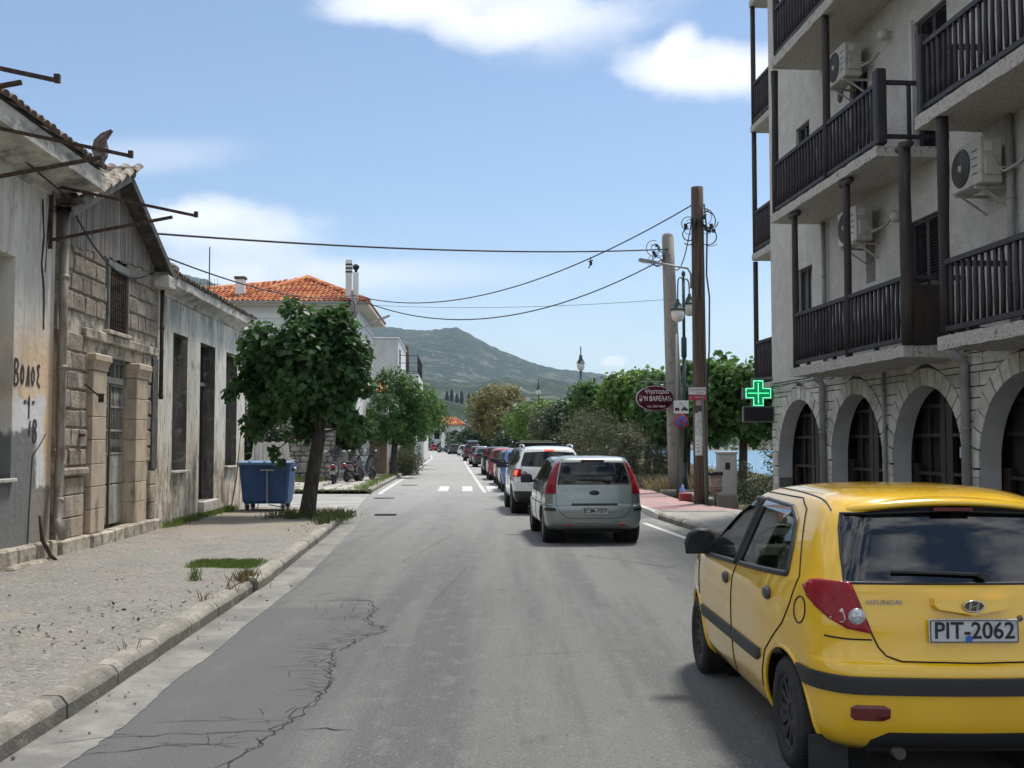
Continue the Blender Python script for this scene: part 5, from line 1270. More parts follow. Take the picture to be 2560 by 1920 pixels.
    for sg in (-1, 1):
        for yc in (0, wb):
            m = MB().lathe([(wr + .058, hw - .03 - sp.get('taper', (0, .03))[1] * 1.6), (wr + .058, hw - .40), (0, hw - .40)], 18, (0, yc, wr + .01), 'x')
            if sg < 0: m.v = [(-p[0], p[1], p[2]) for p in m.v]
            m.build('wheel_housing', BLACK, body, fix=False)
            wheel(C, sg * (hw - .115 - (.02 if sp.get('taper', (0, 0))[1] > .1 and yc == 0 else 0)), yc, wr, sp.get('ww', .20), rim, sp.get('spokes', 10), hi, sg)
    # cabin: floor, seats, dash
    zf = .32; L0, L1 = sp['cabin']
    MB().box(-hw + .25, hw - .25, L0 + .1, L1 + .9, .22, .40).build('underbody', BLACK, C)
    z0 = sp['belt']
    I = empty('cabin'); I.parent = C
    MB().box(-hw + .14, hw - .14, L0 + .02, L0 + .16, .4, z0 - .12).build('rear_trim', cabin, I)
    MB().bbox(-hw + .12, hw - .12, L1 - .1, L1 + .35, .5, z0 - .02, .05).build('dashboard', cabin, I)
    MB().bbox(-hw + .2, hw - .2, L0 + .50, L0 + .66, .4, z0 + .02, .05).build('rear_bench', cabin, I)
    seatm = M('seat_cloth', (.055, .058, .06), rough=.95)
    for sx in (-1, 1):
        MB().bbox(sx * .36 - .22, sx * .36 + .22, L0 + 1.25, L0 + 1.38, .4, z0 + .10, .05).bbox(sx * .36 - .12, sx * .36 + .12, L0 + 1.25, L0 + 1.34, z0 + .13, z0 + .30, .035).build('front_seat', seatm, I)
        MB().bbox(sx * .38 - .12, sx * .38 + .12, L0 + .53, L0 + .62, z0 + .04, z0 + .18, .03).build('headrest', seatm, I)
    MB().tube([(-.36 + .18 * math.cos(a), L1 - .22 - .08 * math.sin(a), z0 - .02 + .17 * math.sin(a)) for a in np.linspace(0, 2 * math.pi, 18, endpoint=False)], .014, 6, closed=True).build('steering_wheel', trimblack, I)
    # mirrors
    mx, my, mz = sp['mirror']
    for sg in (-1, 1):
        Mi = empty('wing_mirror'); Mi.parent = C
        P = [(-.115, -.075), (-.125, 0.0), (-.10, .07), (-.03, .105), (.06, .10), (.11, .05), (.115, -.075)]; P = [(a * .95, b) for a, b in P]
        m = MB(); n = len(P); vs = []
        for (yy_, s_) in ((0, 1), (.05, 1.0), (.10, .82), (.135, .45)): vs += [(sg * (mx + .12) + (-sg) * 0 + sg * (-p[0]) * s_, my + yy_, mz + p[1] * s_ + .0) for p in P]
        fs = [(i * n + k, i * n + (k + 1) % n, (i + 1) * n + (k + 1) % n, (i + 1) * n + k) for i in range(3) for k in range(n)] + [tuple(3 * n + k for k in range(n)), tuple(reversed(range(n)))]
        m.add(vs, fs, True); m.build('mirror_shell', sp.get('mirror_mat', trimblack), Mi)
        m = MB().add([(sg * (mx + .12) - sg * p[0] * .86, my - .004, mz + p[1] * .86) for p in P], [tuple(range(n))]); m.build('mirror_glass', M('mirror_glass', (.05, .055, .065), rough=.25, metal=1), Mi, fix=False)
        MB().beam((sg * (mx - .07), my + .05, mz - .05), (sg * (mx + .05), my + .05, mz - .03), .07, .05).build('mirror_arm', trimblack, Mi)
    return C, bvh, mids

def ray_y(bvh, x, z):
    for k in range(12):
        h = bvh.ray_cast(Vector((x * (1 - .03 * k), -4, z - .002 * k)), Vector((0, 1, 0)))
        if h[0] is not None: return h[0].y
    return 0.
def lv(*rows): return [list(r) for r in rows]
# z, hw, yr, yf, rx, ry, fx, fy, bow r, bow f
HATCH = dict(hw=.832, wb=2.455, wr=.287, cabin=(-.42, 2.0), belt=1.0, mirror=(.745, 1.93, 1.01), ww=.185, spokes=12,
  levels=lv((.19, .70, -.40, 3.0, .2, .18, .3, .3, .04, .08), (.24, .765, -.50, 3.08, .2, .2, .35, .35, .05, .10), (.30, .795, -.555, 3.15, .20, .22, .38, .38, .06, .12), (.38, .812, -.585, 3.19, .20, .24, .4, .4, .07, .13),
    (.48, .822, -.605, 3.21, .20, .25, .4, .4, .08, .14), (.58, .828, -.612, 3.21, .20, .25, .4, .4, .08, .14), (.635, .830, -.600, 3.19, .20, .25, .4, .4, .08, .14), (.66, .831, -.560, 3.17, .19, .25, .4, .4, .075, .14),
    (.74, .832, -.545, 3.12, .19, .26, .4, .4, .075, .14), (.83, .826, -.535, 3.02, .18, .26, .4, .4, .07, .14), (.88, .822, -.525, 2.90, .18, .26, .42, .4, .07, .13), (.93, .812, -.515, 2.70, .18, .26, .42, .4, .065, .12),
    (.99, .795, -.500, 2.38, .18, .26, .4, .35, .06, .12), (1.03, .778, -.482, 2.18, .17, .26, .35, .3, .06, .11), (1.10, .748, -.45, 2.03, .17, .26, .3, .28, .055, .10), (1.20, .705, -.40, 1.83, .17, .26, .25, .25, .05, .08),
    (1.30, .660, -.35, 1.63, .17, .26, .25, .25, .05, .08), (1.38, .618, -.29, 1.44, .18, .26, .25, .25, .045, .07), (1.42, .580, -.245, 1.32, .2, .26, .25, .25, .04, .07), (1.452, .51, -.16, 1.16, .22, .28, .25, .3, .04, .06),
    (1.475, .39, .0, .95, .2, .25, .2, .3, .02, .03), (1.487, .22, .2, .72, .1, .15, .1, .15, .01, .01), (1.49, .06, .38, .55, .03, .05, .03, .05, 0, 0)),
  side_windows=[('front_window', [(2.02, .925), (1.10, .965), (1.05, 1.365), (1.30, 1.36), (1.50, 1.30), (1.70, 1.18), (1.88, 1.04)]), ('rear_side_window', [(1.0, .97), (.03, 1.015), (.10, 1.15), (.20, 1.29), (.36, 1.355), (.96, 1.368)])],
  doors=[('front_door', [(2.30, .86), (2.30, .34), (2.24, .27), (1.17, .27), (1.13, .86), (1.05, .97), (1.02, 1.41), (1.35, 1.405), (1.62, 1.31), (1.85, 1.14), (2.10, .93)]),
         ('rear_door', [(1.16, .27), (.42, .27), (.385, .42), (.30, .56), (.14, .67), (-.0, .76), (-.09, .88), (-.13, 1.02), (.0, 1.18), (.14, 1.36), (.30, 1.41), (1.01, 1.412), (1.04, .97), (1.12, .86)])],
  rear_window=[(-.59, 1.025), (.59, 1.025), (.58, 1.15), (.56, 1.28), (.535, 1.355), (0, 1.375), (-.535, 1.355), (-.56, 1.28), (-.58, 1.15)],
  windscreen=[(-.70, 1.02), (.70, 1.02), (.60, 1.36), (-.60, 1.36)],
  tail_light=[(.715, .90), (.735, .94), (.735, .985), (.71, 1.02), (.68, 1.03), (.565, 1.026), (.485, .785), (.60, .808), (.67, .85)], light_y=-.20,
  tailgate=[(-.59, 1.024), (.59, 1.024), (.565, 1.02), (.482, .78), (.43, .69), (.35, .655), (-.35, .655), (-.43, .69), (-.482, .78), (-.565, 1.02)],
  seams_x=[[(2.30, .86), (2.30, .34), (2.24, .27)], [(1.165, .27), (1.125, .86), (1.05, .97)], [(.40, .34), (.385, .42), (.30, .56), (.14, .67), (-.0, .76), (-.09, .88), (-.13, 1.02), (.0, 1.18), (.14, 1.36), (.30, 1.41), (1.01, 1.412), (1.35, 1.405), (1.62, 1.31), (1.85, 1.14), (2.10, .93)], circle((-.215, .86), .068, 20, 0, 2 * math.pi * 20 / 19)],
  seams_y=[[(.565, 1.02), (.482, .78), (.455, .72), (.42, .68), (.35, .655), (0, .650)], [(.485, .755), (.60, .757), (.69, .763)]])
# the yellow hatchback -----------------------------------------------------
YEL = M('yellow_paint', (.80, .475, .010), rough=.2, coat=1.0, back=(.03, .03, .03), layers=[dict(c=(.72, .39, .012), s=1.8, d=8, lo=.46, hi=.70, f=.6), dict(c=(.60, .42, .12), s=40, d=3, lo=.66, hi=.74, f=.35)], bump=[(1.6, .02, .02)])
hs = dict(HATCH); hs['taper'] = (.10, .115); hs['rear_glass'] = glass('rear_glass_tinted', (.20, .21, .22), .25, ior=1.95)
hs['patches'] = [('bumper_strip', 'y', [(-.79, .505), (.79, .505), (.79, .588), (-.79, .588)], trimblack, .016, [((0, -.20, 0), (0, -1, 0))]),
                 ('+side_moulding', 'x', [(1.13, .475), (2.17, .475), (2.19, .51), (2.17, .55), (1.13, .55)], M('grey_moulding', (.035, .037, .042), rough=.6), .012, ()),
                 ('+side_moulding', 'x', [(.46, .475), (1.115, .475), (1.115, .55), (.40, .55), (.39, .51)], MATS.get('grey_moulding') or trimblack, .012, ()),
                 ('lower_recess', 'y', [(-.52, .1), (.52, .1), (.50, .27), (.42, .315), (-.42, .315), (-.50, .27)], trimblack, 0., ()), ('+pillar_trim', 'x', [(1.10, .955), (.995, .965), (.95, 1.375), (1.055, 1.375)], trimblack, .003, ()),
                 ('+reflector', 'y', [(.42 + .03, .375), (.60 - .02, .375), (.60, .39), (.60, .435), (.58, .45), (.45, .45), (.42, .435), (.42, .39)], dark_refl, .006, ())]
def yellow():
    C, bvh, mids = car('yellow_hatchback', 'bright yellow hatchback with dark rear window, nearest car in the lane', 'car', (2.245, 6.02, 0), .014, hs, YEL, True, 'cars queued in the right lane', glassm=glass_mid,
                       rim=M('dark_grey_rim', (.035, .035, .037), rough=.5, metal=.3))
    on_y = lambda x, z: ray_y(bvh, x, z)
    def on_x(y, z, sg=-1): h = bvh.ray_cast(Vector((3 * sg, y, z)), Vector((-sg, 0, 0))); return h[0].x
    number_plate(C, 'PIT-2062', (0, on_y(0, .80) - .015, .805), blue=True)
    P = [o for o in C.children if o.name.startswith('number_plate')][0]
    bl = MB().lathe([(0, -.002), (.017, -.002)], 16, (-.028, -.0145, -.036), 'y').build('blue_sticker', M('blue_sticker', (.02, .12, .40), rough=.5), P)
    # grab bar with oval badge, name letters, lock, wiper
    y0 = on_y(0, .93); prof = [(-.19, .955), (.19, .955), (.19, .925), (.17, .905), (.06, .890), (0, .878), (-.06, .890), (-.17, .905), (-.19, .925)]
    m = MB(); n = len(prof); vs = [(x, on_y(x, z) - .002, z) for x, z in prof] + [(x * .97, on_y(x, z) - .040, z + .002) for x, z in prof]; m.add(vs, [tuple(range(n, 2 * n))] + [(k, (k + 1) % n, n + (k + 1) % n, n + k) for k in range(n)]); m.build('grab_bar', YEL, C)
    B_ = empty('badge'); B_.parent = C; B_.location = (0, y0 - .052, .925)
    MB().tube([(.050 * math.cos(a), 0, .026 * math.sin(a)) for a in np.linspace(0, 2 * math.pi, 26, endpoint=False)], .0035, 6, closed=True).build('badge_ring', chrome, B_)
    m = MB(); m.beam((-.022, 0, -.018), (-.014, 0, .020), .012, .006, up=(0, 1, 0)).beam((.014, 0, -.020), (.022, 0, .018), .012, .006, up=(0, 1, 0)).beam((-.016, 0, -.004), (.016, 0, .004), .006, .010, up=(0, 1, 0)); m.build('badge_letter', chrome, B_)
    MB().lathe([(0, .004), (.049, .004)], 26, axis='y').build('badge_back', M('badge_dark', (.12, .09, .03), rough=.4), B_).scale = (1, 1, .52)
    t = text_mesh('HYUNDAI', .034, chrome, 'name_lettering', C, .002, 1.15); t.rotation_euler = (math.pi / 2, 0, -.06); t.location = (-.415, on_y(-.415, .935) - .006, .935)
    MB().lathe([(0, -.008), (.013, -.008), (.016, 0)], 14, (.245, on_y(.245, .86), .86), 'y').build('lock', M('lock_grey', (.15, .13, .12), rough=.4, metal=.5), C)
    m = MB().beam((.10, on_y(.1, 1.06) - .02, 1.055), (.06, on_y(.06, 1.09) - .03, 1.075), .05, .03); m.beam((.10, on_y(.1, 1.08) - .03, 1.070), (-.36, on_y(-.36, 1.08) - .022, 1.085), .018, .012); m.build('wiper', trimblack, C)
    # spoiler lip at the roof edge + dark heat line under it
    m = MB(); xs_ = np.linspace(-.56, .56, 15); vs = []
    for x in xs_:
        q = abs(x) / .56; y_ = on_y(x * .98, 1.40); k = 1 - q ** 4 * .3
        vs += [(x, y_ + .20, 1.445 - .06 * q * q + .01), (x, y_ + .01, 1.437 - .050 * q * q), (x, y_ - .055 * k, 1.418 - .052 * q * q), (x, y_ - .05 * k, 1.402 - .05 * q * q), (x, y_ + .02, 1.395 - .05 * q * q)]
    m.add(vs, [(5 * i + k, 5 * i + k + 1, 5 * i + k + 6, 5 * i + k + 5) for i in range(14) for k in range(4)], True); m.build('roof_lip', YEL, C)
    m = MB(); vs = []
    for x in np.linspace(-.53, .53, 15): q = abs(x) / .56; y_ = on_y(x * .98, 1.38); vs += [(x, y_ - .050, 1.400 - .05 * q * q), (x, y_ - .010, 1.372 - .03 * q * q)]
    m.add(vs, [(2 * i, 2 * i + 1, 2 * i + 3, 2 * i + 2) for i in range(14)]); m.build('spoiler_underside', trimblack, C)
    MB().box(-.10, .10, on_y(0, 1.36) - .035, on_y(0, 1.36), 1.375, 1.392).build('high_brake_light', dark_refl, C)
    # roof ditches
    for sg in (-1, 1):
        W_ = seam(bvh, 'z', [(sg * (.555 - .02 * (y_ - .2)), y_) for y_ in np.linspace(-.14, 1.42, 14)], 1, lift=-.001); MB().tube(W_, .006, 5, False).build('roof_ditch', trimblack, C)
        # handles, tail lamp inserts
        for y_ in (1.30, .26):
            z_ = .845 if y_ > 1 else .885; x_ = on_x(y_, z_, sg)
            m = MB(); m.lathe([(0, .0), (.045, .0), (.052, .012), (.040, .026), (0, .03)], 14, axis='z'); H_ = m.build('door_handle', M('handle_grey', (.05, .055, .065), rough=.35), C)
            H_.location = (x_ - sg * .006, y_, z_); H_.rotation_euler = (0, sg * math.pi / 2, 0); H_.scale = (.75, 1.25, 1)
        for (x, z, r_) in ((.550, .866, .042),):
            MB().lathe([(0, -.022), (r_ * .6, -.018), (r_, -.006), (r_ * 1.02, .004)], 20, (sg * x, on_y(sg * x, z) - .008, z), 'y').build('reversing_lamp', clear_lens, mids['tail', sg])
        P_ = [(.715, .915), (.615, .905), (.605, .855), (.62, .835), (.67, .855)]; vs = [(sg * x, on_y(sg * x, z) - .0125 - .05 * max(0, x - .60), z) for x, z in P_]
        MB().add(vs, [tuple(range(5))]).build('turn_lamp', clear_lens, mids['tail', sg])
        P_ = [(.715, .945), (.715, .995), (.61, 1.003), (.565, .93), (.66, .932)]; vs = [(sg * x, on_y(sg * x, z) - .0125 - .05 * max(0, x - .60), z) for x, z in P_]
        MB().add(vs, [tuple(range(5))]).build('upper_lamp', M('deep_red_lens', (.40, .006, .025), rough=.15, coat=.3), mids['tail', sg])
        # smoked wind deflectors
        for pts_ in ([(1.88, 1.06), (1.70, 1.20), (1.50, 1.32), (1.30, 1.38), (1.06, 1.388), (1.06, 1.325), (1.28, 1.315), (1.46, 1.26), (1.66, 1.14)], [(.97, 1.388), (.38, 1.375), (.30, 1.34), (.34, 1.31), (.42, 1.315), (.96, 1.33)]):
            m = MB(); vs = []
            for (y_, z_) in pts_:
                h = bvh.ray_cast(Vector((3 * sg, y_, z_)), Vector((-sg, 0, 0))); vs.append((h[0].x + sg * .018, y_, z_))
            m.add(vs, [tuple(t) for t in tessellate_polygon([[Vector((p[1], p[2], 0)) for p in vs]])]); m.build('wind_deflector', M('smoked_acrylic', (.03, .033, .045), rough=.15, coat=.5), C)
        MB().bbox(sg * .66 - .10, sg * .66 + .10, -.355, -.345, .07, .26, .003).build('mud_flap', rubber, C)
        x_ = on_x(2.42, .80, sg); MB().lathe([(0, -.008), (.016, -.006), (.018, 0)], 12, axis='z').build('side_repeater', clear_lens, C).location = (x_, 2.45, .80)
        [o for o in C.children if o.name.startswith('side_repeater')][-1].rotation_euler = (0, sg * math.pi / 2, 0)
    MB().box(-.5, .5, -.45, -.2, .20, .30).build('rear_underside', BLACK, C)
    MB().tube([(-.35, .3, .20), (-.35, -.50, .20)], .03, 10).build('exhaust', M('exhaust_steel', (.10, .09, .08), rough=.5, metal=.7), C)
    MB().tube([(-.60, .35, .19), (-.60, .75, .19)], .045, 10).build('sill_tube', M('dull_steel', (.12, .12, .125), rough=.4, metal=.6), C)
    return C
yellow()

# grey people carrier ------------------------------------------------------
MPV = dict(hw=.855, wb=2.486, wr=.305, cabin=(-.50, 2.0), belt=1.0, mirror=(.84, 1.90, 1.04), ww=.195, spokes=7, taper=(.10, .035), mirror_mat=trimblack,
  levels=lv((.24, .72, -.50, 2.95, .2, .15, .3, .3, .03, .08), (.29, .80, -.62, 3.05, .18, .2, .35, .35, .05, .10), (.36, .835, -.67, 3.15, .16, .2, .38, .38, .06, .12), (.46, .85, -.695, 3.2, .15, .2, .4, .4, .07, .13), (.58, .855, -.70, 3.22, .15, .2, .4, .4, .07, .13),
    (.655, .855, -.69, 3.21, .15, .2, .4, .4, .07, .13), (.685, .848, -.645, 3.2, .14, .2, .4, .4, .06, .13), (.78, .843, -.635, 3.12, .14, .2, .4, .4, .06, .13), (.88, .832, -.62, 3.0, .14, .2, .4, .4, .055, .12), (.97, .815, -.60, 2.75, .14, .2, .4, .4, .05, .12),
    (1.02, .800, -.585, 2.45, .13, .2, .4, .35, .05, .11), (1.08, .780, -.56, 2.2, .13, .2, .35, .3, .05, .1), (1.18, .745, -.525, 2.0, .13, .2, .3, .28, .045, .09), (1.30, .70, -.47, 1.75, .13, .2, .25, .25, .04, .08), (1.40, .655, -.42, 1.55, .14, .2, .25, .25, .04, .07),
    (1.45, .62, -.37, 1.42, .15, .2, .25, .25, .035, .07), (1.478, .56, -.30, 1.25, .18, .22, .25, .3, .03, .06), (1.495, .42, -.10, 1.0, .2, .25, .2, .3, .02, .03), (1.503, .22, .15, .72, .1, .15, .1, .15, .01, .01), (1.505, .06, .35, .5, .03, .05, .03, .05, 0, 0)),
  side_windows=[('front_window', [(2.05, 1.03), (1.10, 1.03), (1.06, 1.41), (1.40, 1.40), (1.62, 1.33), (1.85, 1.20)]), ('rear_side_window', [(1.0, 1.03), (.18, 1.04), (.14, 1.38), (.96, 1.415)]), ('quarter_window', [(.08, 1.04), (-.28, 1.10), (-.24, 1.30), (.04, 1.375)])],
  doors=[('front_door', [(2.30, .90), (2.30, .36), (2.22, .30), (1.15, .30), (1.10, 1.0), (1.02, 1.445), (1.45, 1.435), (1.90, 1.25), (2.15, 1.02)]), ('rear_door', [(1.14, .30), (.42, .30), (.34, .5), (.10, .72), (.10, 1.0), (.10, 1.42), (1.01, 1.445), (1.09, 1.0)])],
  rear_window=[(-.615, 1.02), (.615, 1.02), (.575, 1.22), (.535, 1.385), (0, 1.395), (-.535, 1.385), (-.575, 1.22)], windscreen=[(-.72, 1.06), (.72, 1.06), (.62, 1.40), (-.62, 1.40)],
  tail_light=[(.90, .86), (.90, 1.0), (.74, 1.28), (.655, 1.45), (.55, 1.45), (.605, 1.22), (.655, .97), (.66, .86)], light_y=-.36,
  tailgate=[(-.65, 1.018), (.65, 1.018), (.655, .70), (.60, .58), (.50, .47), (.42, .455), (-.42, .455), (-.50, .47), (-.60, .58), (-.655, .70)],
  seams_x=[[(2.30, .90), (2.30, .36)], [(1.145, .30), (1.10, 1.0)], [(.42, .34), (.34, .5), (.12, .72), (.11, 1.0)]], seams_y=[[(.65, 1.015), (.655, .70), (.60, .58), (.50, .47), (.42, .455), (0, .45)], [(.70, .672), (.85, .66)]],
  patches=[('plate_recess_bar', 'y', [(-.39, .665), (.39, .665), (.39, .70), (-.39, .70)], trimblack, .012, ()), ('+bumper_pad', 'y', [(.66, .575), (.90, .575), (.90, .625), (.66, .625)], trimblack, .012, [((0, -.40, 0), (0, -1, 0))]),
           ('+reflector', 'y', [(.40, .325), (.52, .325), (.52, .355), (.40, .355)], M('bright_reflector', (.55, .03, .02), rough=.2, coat=.5), .008, ())])
def brake_on(C, bvh, x, z, r=.05):
    h = bvh.ray_cast(Vector((x, -4, z)), Vector((0, 1, 0))); MB().lathe([(0, -.014), (r * .8, -.012), (r, 0)], 14, (x, h[0].y - .008, z), 'y').build('lit_bulb', red_lit, C)
def wiper(C, bvh, x0, x1, z, l=.02):
    on = lambda x, z: ray_y(bvh, x, z)
    MB().beam((x1, on(x1, z) - .02, z), (x1 - .12, on(x1, z) - .025, z + .04), .035, .02).beam((x1 - .05, on(x1, z) - .025, z + .035), (x0, on(x0, z) - .02, z + .05), .014, .01).build('wiper', trimblack, C)
def top_light(C, bvh, z, w=.2, mat=None):
    y = bvh.ray_cast(Vector((0, -4, z)), Vector((0, 1, 0)))[0].y; MB().bbox(-w, w, y - .03, y + .02, z - .012, z + .014, .006).build('high_brake_light', mat or dark_refl, C)
silver = paint('silver_green_paint', (.26, .295, .28), metal=.55, rough=.33)
C, bvh, mids = car('silver_people_carrier', 'silver-green people carrier with tall red tail lights, stopped in the lane', 'car', (1.36, 19.52, 0), .062, MPV, silver, True)
on = lambda x, z: ray_y(bvh, x, z)
number_plate(C, 'BOM-7009', (0, on(0, .58) - .014, .575), w=.44, h_=.115)
wiper(C, bvh, -.25, .28, 1.06); top_light(C, bvh, 1.425, .20)
o = MB().lathe([(0, -.01), (.06, -.008), (.072, 0)], 22, (0, on(0, .88), .875), 'y').build('oval_badge', M('badge_black', (.015, .018, .03), rough=.3), C); o.scale = (1.25, 1, .62); o.location.z = .875 * .38; 
for sg in (-1, 1):
    g_ = MB().box(-.12, .12, -.012, .0, -.02, .02)
t = text_mesh('FUSION', .028, chrome, 'name_lettering', C, .002, 1.3); t.rotation_euler = (math.pi / 2, 0, 0); t.location = (-.53, on(-.5, .915) - .004, .915)
MB().tube([(-.42, on(-.42, .36) - .01, .30), (-.40, on(-.4, .38) - .015, .385), (-.30, on(-.3, .39) - .015, .395), (.30, on(.3, .39) - .015, .395), (.40, on(.4, .38) - .015, .385), (.42, on(.42, .36) - .01, .30)], .010, 6).build('bumper_crease', silver, C)
MB().box(-.5, .5, -.55, 2.9, .20, .27).build('rear_underside', BLACK, C)
# lighter lower lamps
for sg in (-1, 1):
    for (z0, z1) in ((.93, 1.04),):
        vs = [(sg * x, on(sg * x, z) - .0125, z) for x, z in ((.79, z0), (.665, z0), (.645, z1), (.77, z1))]; MB().add(vs, [(0, 1, 2, 3)]).build('turn_lamp', M('smoky_red_lens', (.30, .09, .09), rough=.15, coat=.7), mids['tail', sg])
# white off-roader ---------------------------------------------------------
SUV = dict(hw=.92, wb=2.69, wr=.345, cabin=(-.62, 2.1), belt=1.12, mirror=(.92, 2.05, 1.15), ww=.23, spokes=5, taper=(.10, .05),
  levels=lv((.30, .78, -.60, 3.2, .25, .2, .3, .3, .05, .08), (.36, .86, -.75, 3.35, .25, .3, .35, .35, .08, .10), (.45, .90, -.81, 3.45, .25, .3, .38, .38, .1, .12), (.58, .915, -.835, 3.5, .25, .3, .4, .4, .11, .13), (.70, .92, -.84, 3.5, .25, .3, .4, .4, .11, .13),
    (.80, .92, -.825, 3.5, .25, .3, .4, .4, .11, .13), (.86, .915, -.79, 3.45, .24, .3, .4, .4, .1, .13), (.95, .905, -.765, 3.35, .24, .3, .4, .4, .1, .12), (1.05, .885, -.74, 3.1, .24, .3, .4, .4, .09, .12), (1.12, .865, -.71, 2.75, .23, .3, .4, .35, .09, .11),
    (1.18, .84, -.67, 2.4, .22, .3, .35, .3, .085, .1), (1.28, .795, -.60, 2.15, .22, .3, .3, .28, .08, .09), (1.40, .74, -.52, 1.9, .22, .3, .25, .25, .075, .08), (1.52, .68, -.44, 1.65, .22, .3, .25, .25, .07, .07),
    (1.58, .64, -.39, 1.5, .22, .3, .25, .25, .06, .07), (1.615, .58, -.30, 1.3, .24, .3, .25, .3, .05, .06), (1.64, .43, -.05, 1.0, .2, .25, .2, .3, .02, .03), (1.652, .22, .2, .72, .1, .15, .1, .15, .01, .01), (1.655, .06, .4, .5, .03, .05, .03, .05, 0, 0)),
  side_windows=[('front_window', [(2.15, 1.14), (1.20, 1.15), (1.15, 1.53), (1.50, 1.52), (1.75, 1.44), (2.0, 1.28)]), ('rear_side_window', [(1.1, 1.15), (.22, 1.17), (.14, 1.50), (1.05, 1.535)]), ('quarter_window', [(.12, 1.18), (-.36, 1.27), (-.30, 1.38), (.05, 1.48)])],
  doors=[('front_door', [(2.40, 1.0), (2.40, .48), (2.30, .40), (1.26, .40), (1.22, 1.1), (1.12, 1.57), (1.60, 1.555), (2.05, 1.33), (2.25, 1.13)]), ('rear_door', [(1.25, .40), (.50, .40), (.40, .6), (.15, .82), (.12, 1.1), (.08, 1.54), (1.11, 1.57), (1.21, 1.1)])],
  rear_window=[(-.70, 1.17), (0, 1.14), (.70, 1.17), (.69, 1.25), (.60, 1.49), (0, 1.52), (-.60, 1.49), (-.69, 1.25)], windscreen=[(-.78, 1.17), (.78, 1.17), (.65, 1.52), (-.65, 1.52)],
  tail_light=[(1.0, .92), (1.0, 1.08), (.84, 1.11), (.66, 1.08), (.56, 1.01), (.60, .95), (.75, .91)], light_y=-.42,
  tailgate=[(-.72, 1.16), (.72, 1.16), (.64, 1.02), (.60, .85), (.52, .72), (-.52, .72), (-.60, .85), (-.64, 1.02)],
  seams_x=[[(2.40, 1.0), (2.40, .48)], [(1.255, .40), (1.22, 1.1)], [(.50, .42), (.40, .6), (.17, .82), (.13, 1.1)]], seams_y=[[(.72, 1.15), (.64, 1.02), (.60, .85), (.52, .72), (0, .71)]],
  patches=[('lower_bumper', 'y', [(-1, .28), (1, .28), (1, .57), (-1, .57)], trimblack, .006, [((0, -.35, 0), (0, -1, 0))]), ('+reflector', 'y', [(.52, .48), (.76, .48), (.76, .55), (.52, .55)], dark_refl, .014, ())])
white = paint('white_car_paint', (.74, .75, .73))
C, bvh, mids = car('white_off_roader', 'white off-roader with roof rails and a glowing brake light, ahead of the silver car', 'car', (.885, 27.5, 0), .062, SUV, white, True, glassm=glass_dark)
on = lambda x, z: ray_y(bvh, x, z)
number_plate(C, 'NMA-8217', (.02, on(0, .90) - .015, .90)); t = text_mesh('KUGA', .05, chrome, 'name_lettering', C, .002, 1.2); t.rotation_euler = (math.pi / 2, 0, 0); t.location = (-.46, on(-.46, .98) - .004, .98)
MB().box(-.27, -.20, on(0, .9) - .034, on(0, .9) - .02, .845, .955).build('blue_plate_band', M('plate_blue', (.02, .07, .35), rough=.4), C)
top_light(C, bvh, 1.555, .12, red_lit)
for sg in (-1, 1):
    brake_on(C, bvh, sg * .80, 1.00, .075)
    MB().lathe([(0, -.02), (.05, -.016), (.058, 0)], 16, (sg * .66, on(sg * .66, 1.02) - .008, 1.02), 'y').build('clear_lamp', clear_lens, mids['tail', sg])
    W_ = [Vector((sg * .60, -.15, 1.60)), Vector((sg * .60, -.02, 1.665)), Vector((sg * .61, .5, 1.685)), Vector((sg * .61, 1.1, 1.67)), Vector((sg * .60, 1.35, 1.60))]; MB().tube(W_, .022, 8).build('roof_rail', M('rail_silver', (.5, .5, .5), rough=.35, metal=.6), C)
MB().box(-.55, .55, -.62, 3.0, .22, .33).build('rear_underside', BLACK, C); MB().tube([(-.45, -.4, .30), (-.45, -.80, .30)], .035, 10).build('exhaust', chrome, C)
# the rest of the queue ----------------------------------------------------
def scaled(sp, sx, sy, sz, **kw):
    d = dict(sp); d['levels'] = [[z * sz, w * sx, a * sy, b * sy, rx * sx, ry * sy, fx * sx, fy * sy, br * sy, bf * sy] for (z, w, a, b, rx, ry, fx, fy, br, bf) in sp['levels']]
    side = lambda P: [(y * sy, z * sz) for y, z in P]; rear = lambda P: [(x * sx, z * sz) for x, z in P]
    d['side_windows'] = [(n, side(P)) for n, P in sp['side_windows']]; d['doors'] = [(n, side(P)) for n, P in sp['doors']]
    for k in ('rear_window', 'windscreen', 'tail_light', 'tailgate'): d[k] = rear(sp[k])
    d['seams_x'] = [side(P) for P in sp['seams_x']]; d['seams_y'] = [rear(P) for P in sp['seams_y']]
    d['patches'] = []; d['hw'] = sp['hw'] * sx; d['wb'] = sp['wb'] * sy; d['cabin'] = tuple(q * sy for q in sp['cabin']); d['belt'] = sp['belt'] * sz
    mx, my, mz = sp['mirror']; d['mirror'] = (mx * sx, my * sy, mz * sz); d['wr'] = sp['wr'] * min(1.05, sz); d.update(kw); return d
